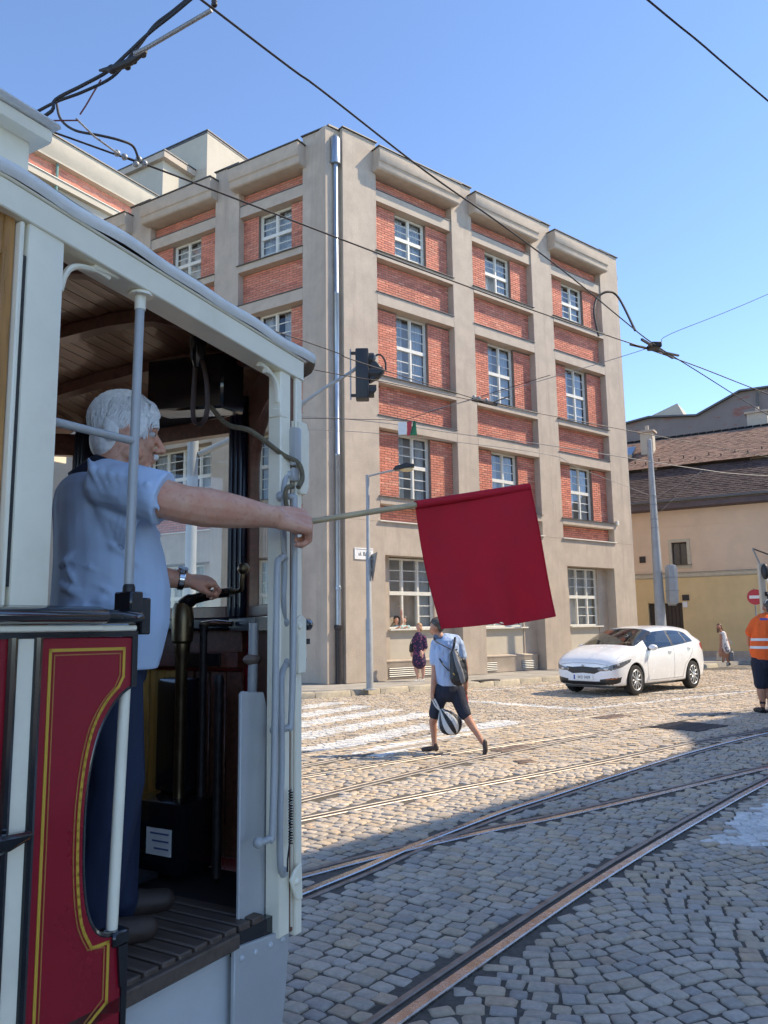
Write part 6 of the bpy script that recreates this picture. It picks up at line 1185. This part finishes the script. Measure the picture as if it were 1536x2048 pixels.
mb = MB(); f.el(mb, 1536.5, 1217, -.01, 11.5, 13, 10.5); f.el(mb, 1537, 1226, -.05, 9, 8, 9); f.go(mb, 'hair', M_dark_h, .01); part(MB().tube(catmull([f.p(1526, 1214, -.04), f.p(1531, 1208, -.03), f.p(1540, 1206, -.03), f.p(1548, 1212, -.03)], 5), .012, 6), 'glasses_band', M_refl, f.t)
mb = MB(); f.ch(mb, (1517, 1250, 0, 13), (1536, 1246, 0, 14), (1556, 1250, 0, 13)); f.ch(mb, (1533, 1260, 0, 29), (1531, 1285, 0, 28.5), (1530, 1300, -.01, 30), (1530, 1308, -.01, 30.5)); f.ch(mb, (1552, 1265, 0, 18), (1552, 1305, 0, 19)); f.ch(mb, (1510, 1252, .02, 10), (1503, 1270, .08, 9.5)); vest = f.go(mb, 'vest', M_or, .011)
for y, r in ((1282, 29.6), (1297, 31)): part(MB().tube([f.p(1531 + (r * 1.04) * math.cos(a), y + 2 - (a - 4.7) * 1.2 * 0, (r * 1.05) * k_ * math.sin(a) - .01) for a in [math.pi + i * math.pi / 24 for i in range(25)]], .03, 6, flat=.16) if 0 else MB().grid(lambda u, v: f.p(1531 + r * 1.055 * math.cos(math.pi + math.pi * u), y + 5 * v, r * 1.06 * k_ * math.sin(math.pi + math.pi * u) - .005), 24, 1), 'reflective_band', M_refl, vest)
for x in (1533, 1556): part(MB().grid(lambda u, v: f.p(x + 5 * u, 1246 + 36 * v, -(26 + 5 * v - abs(x + 2 - 1536) * .25) * k_ * 1.0), 1, 6), 'shoulder_band', M_refl, vest)
part(MB().grid(lambda u, v: f.p(1509 + 13 * u, 1243 + 4 * v, -(19 + 5 * u) * k_), 4, 1), 'back_print', pm('print_blue', (.1, .1, .4), .6), vest)
mb = MB(); f.ch(mb, (1531, 1318, 0, 27), (1531, 1326, 0, 27)); f.ch(mb, (1521, 1330, 0, 20), (1521, 1362, 0, 14), (1521, 1370, 0, 13.5)); f.ch(mb, (1546, 1330, 0, 20), (1542, 1364, -.03, 14.5), (1541, 1372, -.04, 14)); f.go(mb, 'shorts', M_nvy, .012)
for x, y, d in ((1522, 1420, .0), (1535, 1425, -.06)): mb = MB(); f.ch(mb, (x, y, d - .04, 5.5), (x - 3, y + .5, d + .05, 5.5), (x - 5, y + 1, d + .14, 4.4)); f.go(mb, 'shoe', M_bag, .01)
for x, y in ((1524, 1408), (1538, 1412)): part(MB().lathe([(.052, 0), (.05, .07), (.055, .075)], 10, f.p(x, y, -.03 if x > 1530 else 0)), 'sock', M_bag if x < 1530 else M_wh, f.t)

# woman in white floral dress by the yellow house, bending forward, with a board bag
k_ = 30.3 / 1590; m, nt, bs = newmat('white_floral'); geo = nt.nodes.new('ShaderNodeNewGeometry'); nt.links.new(mixc(nt, ramp(nt, noise(nt, 9, 4, .7, vec=geo.outputs['Position']), .55, .6), (.75, .73, .7), (.16, .14, .2)), bs.inputs['Base Color']); bs.inputs['Roughness'].default_value = .8; M_flor = m
f = Fig((12.63, 30.3, .0), 1448, 1331, k_, 'woman in a short white floral dress bending by the yellow house'); mb = MB()
f.el(mb, 1438, 1257, 0, 4.6, 5, 5.6); f.ch(mb, (1440, 1261, 0, 2.8), (1444, 1267, 0, 3)); f.ch(mb, (1446, 1272, 0, 6), (1450, 1298, 0, 7)); f.ch(mb, (1441, 1272, -.05, 2.8), (1440, 1292, -.08, 2.4), (1439, 1305, -.1, 1.9)); f.hnd(mb, 1439, 1305, -.1); f.ch(mb, (1452, 1270, .05, 2.8), (1457, 1290, .05, 2.2)); f.hnd(mb, 1457, 1292, .05)
f.ch(mb, (1448, 1300, 0, 6), (1447, 1315, 0, 3.6), (1447, 1326, 0, 2.2)); f.ch(mb, (1455, 1300, .03, 6), (1456, 1316, .05, 3.6), (1459, 1326, .05, 2.2)); f.go(mb, 'body', M_skin2, .018)
mb = MB(); f.el(mb, 1439.5, 1254.5, .03, 5.2, 5.5, 5.4); f.ch(mb, (1436, 1258, -.02, 2.6), (1435.5, 1266, -.04, 2)); f.ch(mb, (1443, 1258, .08, 3.6), (1449, 1268, .1, 3.2), (1453, 1282, .08, 2.2)); f.go(mb, 'hair', M_brown_h, .016)
mb = MB(); f.ch(mb, (1446, 1270, 0, 6.2), (1448, 1284, 0, 7.4), (1452, 1300, 0, 8.6)); f.go(mb, 'dress', M_flor, .018)
for x in (1447, 1459): mb = MB(); f.ch(mb, (x + 1, 1328.5, 0, 2.2), (x - 4, 1329.5, 0, 1.6)); f.go(mb, 'shoe', M_bag, .016)
bb = thing('flat_bag', 'pale flat bag slung on the back of the bending woman', 'bag', f.p(1460, 1293, .1)); mb = MB(); mb.prism([(f.p(*q).x, f.p(*q).z) for q in ((1453, 1270), (1468, 1287), (1463, 1294), (1454, 1288))], 30.4, 30.45, 'y'); part(mb, 'panel', M_cream, bb)
part(MB().tube([f.p(1446, 1266, 0), f.p(1453, 1272, .1)], .02, 6), 'strap', M_cream, bb)
for x, lab, mt in ((1439, 'pale yellow shopping bag beside the bending woman', M_cream), (1462, 'grey shopping bag behind the bending woman', M_bagg)):
    sb2 = thing('shopping_bag', lab, 'bag', f.p(x, 1322, 0)); part(MB().prism([(f.p(x + a, y).x, f.p(x, y).z) for a, y in ((-5, 1322), (5, 1322), (4, 1304), (-4, 1304))], 30.2, 30.36, 'y'), 'sack', mt, sb2, None, .03); part(MB().tube(catmull([f.p(x - 2, 1304, 0), f.p(x, 1298, 0), f.p(x + 2, 1304, 0)], 4), .015, 6), 'handle', mt, sb2)

# two people leaning out of the ground floor window
M_teal = cloth('pale_turquoise', (.35, .55, .55)); 
for (x, y, lab, wave, hx) in ((.325, 23.42, 'person in pale top waving from the open ground floor window', 1, M_dark_h), (.54, 23.62, 'person with dark curly hair in turquoise at the open window', 0, M_dark_h)):
    t = person(lab, (x, y, 1.2)); mb = MB(); mb.ell((x, y, 1.8), (.075, .085, .105), 14, 10); chain(mb, [((x, y, 1.72), .045), ((x, y + .02, 1.6), .05)], 10); mb.ell((x, y - .08, 1.79), (.014, .02, .02), 8, 6); chain(mb, [((x, y + .02, 1.55), .1), ((x, y + .2, 1.3), .12)], 10)
    chain(mb, [((x - .1, y, 1.58), .045), ((x - .14, y - .1, 1.47), .035), ((x + .02, y - .2, 1.58), .025)], 8)
    if wave: chain(mb, [((x + .1, y + .02, 1.6), .04), ((x + .17, y - .02, 1.75), .03), ((x + .14, y - .03, 1.93), .024)], 8); hand(mb, frame((x + .14, y - .03, 1.94), (0, 0, 1), (-1, 0, 0)), 1, .1, 1, 1)
    hand(mb, frame((x + .02, y - .2, 1.57), (.7, -.3, .3), (0, .7, .7)), 1, .8, 1); body(t, mb, 'body', M_skin3, Matrix.Identity(4), .011, 2)
    mb = MB(); mb.ell((x, y + .03, 1.845), (.1, .1, .09), 12, 10); mb.ell((x, y + .06, 1.78), (.098, .07, .1), 12, 8); body(t, mb, 'hair', hx, Matrix.Identity(4), .012, 2)
    mb = MB(); chain(mb, [((x, y + .02, 1.54), .125), ((x, y + .22, 1.3), .15)], 12); chain(mb, [((x - .09, y, 1.58), .06), ((x - .13, y - .05, 1.52), .055)], 10); chain(mb, [((x + .09, y, 1.58), .06), ((x + .13, y, 1.6), .055)], 10); body(t, mb, 'top', M_teal, Matrix.Identity(4), .012, 2)
# ================= WHITE HATCHBACK =================
from mathutils.bvhtree import BVHTree
FC = frame((6.02, 19.81, 0), (-.745, -.667, 0), (.667, -.745, 0)); FC = T(6.05, 19.83, .002) @ RZ(math.atan2(-.667, -.745)) @ Matrix.Diagonal((.955, .965, 1.0, 1))
M_cpaint = pm('white_car_paint', (.78, .8, .82), .25, var=.02, scale=3, coat=.7); M_cglass = glassmat('car_glass', tint=(.5, .53, .52), boost=1.5); M_cblack = pm('black_plastic', (.014, .014, .015), .45, var=.2, scale=12); M_tyre = pm('tyre_rubber', (.018, .018, .018), .85, var=.2, scale=20, b=.2, bscale=60)
M_alloy = pm('silver_wheel_cover', (.52, .53, .54), .3, .7, var=.08, scale=8); M_lampg = pm('headlamp_glass', (.16, .17, .18), .08, .3, var=.9, scale=22, coat=.6); M_tail = pm('tail_lamp_red', (.4, .015, .02), .15, var=.1, coat=.6); M_seat = pm('dark_seat', (.05, .05, .052), .8, var=.2, scale=9); M_amber = pm('amber_lens', (.5, .16, .03), .2, coat=.5)
car = thing('parked_car', 'white five door hatchback on the setts by the corner building', 'car', FC)
#       x     zb   ws    zs   wm    zm   wb    zb2   wg    zg    wr    zr    zc
ST_ = [(2.22, .30, .52, .34, .62, .50, .58, .66, .52, .73, .36, .755, .765),
       (2.13, .23, .72, .28, .79, .50, .76, .71, .68, .80, .44, .84, .855),
       (1.95, .20, .83, .25, .88, .52, .86, .79, .77, .885, .50, .94, .955),
       (1.60, .20, .87, .25, .92, .56, .90, .90, .80, .99, .52, 1.04, 1.055),
       (1.24, .20, .87, .26, .925, .60, .905, .965, .80, 1.06, .55, 1.105, 1.12),
       (.80, .20, .87, .26, .925, .60, .905, .99, .765, 1.21, .56, 1.305, 1.32),
       (.30, .20, .87, .26, .925, .60, .905, 1.02, .705, 1.40, .55, 1.475, 1.495),
       (-.30, .20, .87, .26, .925, .60, .905, 1.055, .685, 1.44, .55, 1.53, 1.545),
       (-.90, .20, .87, .26, .925, .62, .905, 1.10, .675, 1.43, .54, 1.54, 1.555),
       (-1.42, .20, .865, .26, .925, .64, .90, 1.15, .665, 1.38, .54, 1.52, 1.535),
       (-1.80, .22, .85, .28, .91, .66, .88, 1.18, .66, 1.31, .53, 1.475, 1.49),
       (-1.96, .25, .83, .30, .89, .66, .85, 1.12, .68, 1.2, .50, 1.3, 1.315),
       (-2.07, .27, .80, .32, .86, .64, .82, 1.0, .68, 1.05, .48, 1.075, 1.085),
       (-2.14, .30, .76, .36, .82, .60, .77, .88, .64, .93, .44, .95, .955),
       (-2.18, .38, .68, .42, .73, .56, .68, .74, .57, .79, .38, .81, .815)]
V = []; Fc = []; Mi = []; NP = 7
for s in ST_:
    x, zb, ws, zs, wm, zm, wb, zbl, wg, zg, wr, zr, zc = s
    half = [(ws * .92, zb), (ws, zs), (wm, zm), (wb, zbl), (wg, zg), (wr, zr)]
    V += [(x, y, z) for y, z in half] + [(x, 0, zc)] + [(x, -y, z) for y, z in half[::-1]] + [(x, 0, zb)]
n = 14
for i in range(len(ST_) - 1):
    for j in range(n):
        a = i * n + j; b = i * n + (j + 1) % n; Fc.append((a, b, b + n, a + n) if (j + 1) % n else (a, b, b + n, a + n))
        g = 0
        if j in (3, 9) and 5 <= i <= 8: g = 1          # side windows
        if j in (4, 5, 6, 7, 8)[0:5] and False: g = 0
        if j in (4, 5, 7, 8, 6) and i in (4, 5): g = 2   # windscreen
        if j in (4, 5, 6, 7, 8) and i == 10: g = 3      # rear screen
        Mi.append(g)
Fc.append(tuple(range(n))); Mi.append(0); Fc.append(tuple(len(V) - 1 - q for q in range(n))); Mi.append(0)
me = bpy.data.meshes.new('car_src'); me.from_pydata(V, [], Fc)
for m in (M_cpaint, M_cglass, M_cglass, M_cglass): me.materials.append(m)
me.polygons.foreach_set('material_index', Mi)
bm = bmesh.new(); bm.from_mesh(me); bmesh.ops.recalc_face_normals(bm, faces=bm.faces)
cr = bm.edges.layers.float.new('crease_edge')
for e in bm.edges:
    fm = {f.material_index for f in e.link_faces}
    if len(fm) > 1: e[cr] = .75
    ys = [v.index % n for v in e.verts]
    if set(ys) <= {1, 2} or set(ys) <= {0, 1}: pass
    if all(q in (3, 9) for q in ys): e[cr] = max(e[cr], .45)
    if all(q in (1, 11) for q in ys): e[cr] = max(e[cr], .5)
bm.to_mesh(me); bm.free()
o = bpy.data.objects.new('car_src', me); C.objects.link(o); sm = o.modifiers.new('s', 'SUBSURF'); sm.levels = 3; sm.render_levels = 3
AX, TR, WRAD = 1.375, .80, .335
cutters = []
for x in (AX, -AX):
    cme = MB().lathe([(.385, -1.2), (.385, 1.2)], 40, (x, 0, WRAD + .012), 'y').mesh('cut', M_cblack, smooth=None); co_ = bpy.data.objects.new('cut', cme); C.objects.link(co_); cutters.append(co_)
    bmod = o.modifiers.new('b', 'BOOLEAN'); bmod.object = co_; bmod.operation = 'DIFFERENCE'; bmod.solver = 'EXACT'
full = evalmesh(o); bpy.data.objects.remove(o)
for c_ in cutters: bpy.data.objects.remove(c_)
bvh = BVHTree.FromPolygons([v.co for v in full.vertices], [tuple(p.vertices) for p in full.polygons])
def split(idx, name, mat, pick=None):
    bm = bmesh.new(); bm.from_mesh(full)
    bmesh.ops.delete(bm, geom=[f for f in bm.faces if (f.material_index != idx if idx else f.material_index in (1, 2, 3)) or (pick and not pick(f.calc_center_median()))], context='FACES')
    if not bm.faces: bm.free(); return None
    r_ = bpy.data.meshes.new(name); bm.to_mesh(r_); bm.free(); r_.materials.clear(); r_.materials.append(mat); r_.shade_smooth(); r_.set_sharp_from_angle(angle=R(38)); 
    r_.polygons.foreach_set('material_index', [0] * len(r_.polygons)); return obj(name, r_, car, FC)
shell = split(0, 'body_shell', M_cpaint)
split(2, 'windscreen', M_cglass); split(3, 'rear_screen', M_cglass); split(1, 'side_window', M_cglass, lambda c: c.y > 0); split(1, 'side_window', M_cglass, lambda c: c.y < 0)
def cast(p, d):
    p = Vector(p); d = Vector(d).normalized(); h = bvh.ray_cast(p, d, 6); return (h[0], h[1]) if h[0] is not None else (p, -d)
def decal(outl, d, mat, name, off=.004, parent=None, rings=4, sub=3):
    """patch following the body surface: outline points cast on to it along d"""
    P_ = [Vector(p) for p in outl]; pts = []
    for a, b in zip(P_, P_[1:] + P_[:1]): pts += [a.lerp(b, k / sub) for k in range(sub)]
    c = sum(pts, Vector()) / len(pts); vs = []
    for rr in range(rings):
        t = (rr + 1) / rings
        for q in pts: h, nn = cast(c.lerp(q, t), d); vs.append(h + nn * (off if rr < rings - 1 else off * .2))
    h, nn = cast(c, d); vs.append(h + nn * off); k = len(pts)
    fs = [(len(vs) - 1, j, (j + 1) % k) for j in range(k)] + [(r_ * k + j, (r_ + 1) * k + j, (r_ + 1) * k + (j + 1) % k, r_ * k + (j + 1) % k) for r_ in range(rings - 1) for j in range(k)]
    return part(MB().add(vs, fs), name, mat, parent or car, FC, smooth=50)
def seam(pts, d, name, r=.004, mat=None, off=.0):
    P_ = []
    for a, b in zip(pts, pts[1:]):
        for k in range(8): P_.append(Vector(a).lerp(Vector(b), k / 8))
    P_.append(Vector(pts[-1])); Q_ = []
    for q in P_: h, nn = cast(q, d); Q_.append(h + nn * off)
    return part(MB().tube(Q_, r, 6), name, mat or M_cblack, car, FC)
FX, SY = (-1, 0, 0), (0, -1, 0)
fr_ = lambda pts: [(4, y, z) for y, z in pts]; sd_ = lambda pts: [(x, 3, z) for x, z in pts]
decal(fr_([(.47, .645), (.3, .635), (0, .655), (-.3, .635), (-.47, .645), (-.5, .57), (-.3, .49), (0, .51), (.3, .49), (.5, .57)]), FX, M_cblack, 'grille', .006)
decal(fr_([(.58, .335), (.3, .325), (-.3, .325), (-.58, .335), (-.56, .25), (-.3, .24), (.3, .24), (.56, .25)]), FX, M_cblack, 'lower_intake', .005)
for sy in (1, -1):
    dq = Vector((-.72, -.694 * sy, 0)); pq = Vector((-.694, .72 * sy, 0)); cq = lambda t, z: Vector((2.0, .7 * sy, 0)) - dq * 2 + pq * t + Vector((0, 0, z))
    hl = decal([cq(t, z) for t, z in ((-.4, .6), (-.2, .655), (.1, .735), (.45, .815), (.4, .74), (.18, .64), (-.1, .565), (-.38, .55))], dq, M_lampg, 'headlight', .01)
    for t in (-.2, .08): decal([cq(t + .055 * math.cos(a), .6 + (t + .2) * .33 + .036 * math.sin(a)) for a in [i * .785 for i in range(8)]], dq, M_alloy, 'lamp_reflector', .014, hl, 2, 1)
    fo = decal([cq(t, z) for t, z in ((-.33, .37), (-.1, .41), (.16, .43), (.12, .31), (-.05, .25), (-.32, .25))], dq, M_cblack, 'fog_lamp_housing', .006)
    decal([cq(t, z) for t, z in ((-.28, .375), (-.08, .4), (.12, .415), (.1, .395), (-.26, .35))], dq, M_amber if sy > 0 else M_lampg, 'indicator', .009, fo, 2, 2)
    decal([(-3, (y) * sy, z) for y, z in ((.5, 1.02), (.74, 1.02), (.8, .92), (.58, .88))], (1, .0, 0), M_tail, 'tail_light', .006); decal([(x, 3 * sy, z) for x, z in ((-1.78, 1.08), (-1.93, 1.12), (-2.04, 1.0), (-2.0, .9), (-1.88, .97))], (0, -sy, 0), M_tail, 'tail_light_wrap', .006)
    # mirror, handles, sill, window trim, door seams
    mm = MB(); mm.ell((.72, .99 * sy, 1.045), (.09, .115, .072), 14, 10); part(mm, 'wing_mirror', M_cpaint, car, FC, .0, 60); part(MB().bar((.76, .86 * sy, .985), (.74, .96 * sy, 1.0), .06, .03), 'mirror_foot', M_cblack, car, FC); part(MB().ell((.675, .99 * sy, 1.04), (.03, .095, .055), 12, 8), 'mirror_glass', M_lampg, car, FC)
    for hx, hz in ((-.22, .93), (-1.2, .99)):
        h, nn = cast((hx, 3 * sy, hz), (0, -sy, 0)); part(MB().tube([h + Vector((.09, .012 * sy, 0)), h + Vector((0, .035 * sy, .004)), h + Vector((-.09, .012 * sy, 0))], [.011, .015, .011], 8), 'door_handle', M_cpaint, car, FC); decal([(hx + a, 3 * sy, hz + b_) for a, b_ in ((.07, -.02), (.05, .025), (-.05, .025), (-.07, -.02))], (0, -sy, 0), M_cblack if 0 else M_alloy, 'handle_cup', .002, None, 2, 2)
    for pts in ([(.86, .96), (.88, .75), (.84, .45), (.78, .30)], [(-.4, 1.04), (-.42, .8), (-.42, .5), (-.4, .30)], [(-1.4, 1.13), (-1.36, .9), (-1.2, .74), (-.98, .62), (-.9, .45), (-.86, .30)]): seam([(x, 3 * sy, z) for x, z in pts], (0, -sy, 0), 'door_seam', .0035)
    seam([(x, 3 * sy, z) for x, z in ((.76, .305), (-.86, .305))], (0, -sy, 0), 'sill_seam', .004); seam([(x, 3 * sy, z) for x, z in ((.8, .995), (.3, 1.022), (-.3, 1.058), (-.9, 1.104), (-1.42, 1.154))], (0, -sy, 0), 'belt_trim', .009, M_cblack, .002)
    decal([(x, 3 * sy, z) for x, z in ((-.34, 1.06), (-.44, 1.065), (-.46, 1.43), (-.38, 1.43))], (0, -sy, 0), M_cblack, 'door_pillar', .004, None, 3, 3); decal([(x, 3 * sy, z) for x, z in ((-1.08, 1.12), (-1.12, 1.12), (-1.1, 1.40), (-1.06, 1.40))], (0, -sy, 0), M_cblack, 'quarter_pillar', .004, None, 3, 3)
seam([(2.0, .78, 3), (1.6, .82, 3), (1.24, .82, 3)], (0, 0, -1), 'bonnet_seam', .003); seam([(4, -.66, .685), (4, -.3, .725), (4, 0, .73), (4, .3, .725), (4, .66, .685)], FX, 'bonnet_front_seam', .004)
lg = decal(fr_([(.055, .675), (.035, .69), (-.035, .69), (-.055, .675), (-.035, .655), (.035, .655)]), FX, M_alloy, 'badge', .006, None, 2, 3); h, nn = cast((4, 0, .672), FX)
def ftext(s, nm, mat, par, size, y, z, off, sx=1):
    h, nn = cast((4, y, z), FX); F_ = FC @ frame(h + Vector((off, 0, 0)), (0, 1, 0), (-1, 0, 0)); return text(s, nm, mat, par, F_, size, (0, 0, 0), sx=sx)
ftext('KIA', 'badge_letters', M_cblack, lg, .03, 0, .672, .012)
h, nn = cast((4, 0, .42), FX); pt_ = part(MB().box(h.x - .01, h.x + .02, -.265, .265, .355, .465), 'number_plate', M_signw, car, FC, .004); part(MB().box(h.x + .0205, h.x + .022, -.262, -.222, .36, .46), 'blue_strip', pm('plate_euro_blue', (.02, .06, .35), .4), pt_, FC)
text('4AD 0409', 'plate_letters', M_black, pt_, FC @ frame((h.x + .0215, .02, .41), (0, 1, 0), (-1, 0, 0)), .095, (0, 0, 0), sx=.88)
part(MB().tube([(-.9, 0, 1.54), (-1.0, 0, 1.6)], .008, 6), 'aerial', M_cblack, car, FC)
# wheels
for x in (AX, -AX):
    for sy in (1, -1):
        Fw_ = FC @ T(x, TR * sy, WRAD); yo = 1 if sy > 0 else -1
        ty = part(MB().lathe([(.2, -.1), (.29, -.105), (.325, -.09), (.335, -.06), (.335, .06), (.325, .09), (.29, .105), (.22, .1)], 40, (0, 0, 0), 'y'), 'wheel', M_tyre, car, Fw_, smooth=40)
        rim = part(MB().lathe([(.225, .085 * yo), (.235, .1 * yo), (.226, .108 * yo), (.21, .095 * yo)], 36, (0, 0, 0), 'y').lathe([(.21, .06 * yo), (.0, .062 * yo)][::1], 24, (0, 0, 0), 'y') if 0 else MB().lathe([(.215, .075 * yo), (.236, .1 * yo), (.224, .109 * yo), (.205, .096 * yo), (.2, .09 * yo), (.2, .075 * yo)], 36, (0, 0, 0), 'y'), 'rim', M_alloy, ty, Fw_)
        part(MB().lathe([(.205, .06 * yo), (.01, .062 * yo)], 28, (0, 0, 0), 'y'), 'brake_disc', M_cblack, ty, Fw_)
        for k in range(10):
            a = 2 * math.pi * k / 10; c_, s_ = math.cos(a), math.sin(a); part(MB().bar((.035 * c_, .095 * yo, .035 * s_), (.205 * c_, .092 * yo, .205 * s_), .034, .022, (0, 1, 0)), 'spoke', M_alloy, ty, Fw_, .006)
        part(MB().lathe([(.055, .09 * yo), (.05, .106 * yo), (.02, .11 * yo)], 16, (0, 0, 0), 'y'), 'hub_cap', M_alloy, ty, Fw_)
        part(MB().add([Vector((.384 * math.cos(t), -.16 * yo + .24 * yo * u, .012 + .384 * math.sin(t))) for u in (0, 1) for t in [math.pi * i / 16 for i in range(-2, 19)]], [(i, i + 1, i + 22, i + 21) for i in range(20)]), 'wheel_arch_liner', M_cblack, car, Fw_); part(MB().box(-.4, .4, -.17 * yo - .01, -.17 * yo, -.1, .42), 'arch_back', M_cblack, car, Fw_)
part(MB().box(-1.9, 1.95, -.7, .7, .17, .24), 'under_tray', M_cblack, car, FC)
# cabin
part(MB().box(-1.6, 1.0, -.78, .78, .25, .32), 'cabin_floor', M_seat, car, FC); part(MB().prism([(.7, .85), (1.2, 1.04), (1.2, .5), (.7, .6)], -.78, .78, 'y'), 'dashboard', M_seat, car, FC)
for y in (.36, -.36):
    st = part(MB().prism([(-.05, .55), (.35, .6), (.35, .42), (-.15, .42)], y - .24, y + .24, 'y'), 'seat', M_seat, car, FC, .05); part(MB().prism([(-.05, .55), (-.2, 1.12), (-.32, 1.1), (-.2, .5)], y - .23, y + .23, 'y'), 'seat_back', M_seat, st, FC, .05); part(MB().box(-.34, -.24, y - .13, y + .13, 1.15, 1.32), 'head_rest', M_seat, st, FC, .04)
part(MB().prism([(-1.0, .5), (-1.25, 1.12), (-1.4, 1.1), (-1.2, .4)], -.65, .65, 'y'), 'rear_seat', M_seat, car, FC, .04); part(MB().tube([(.6 + .1 * math.sin(a) * .5, .36 + .18 * math.cos(a), .86 + .16 * math.sin(a)) for a in [i * .35 for i in range(18)]], .014, 6, closed=True), 'steering_wheel', M_cblack, car, FC)
part(MB().ell((.36, 0, 1.36), (.02, .1, .035), 10, 6), 'inner_mirror', M_cblack, car, FC)
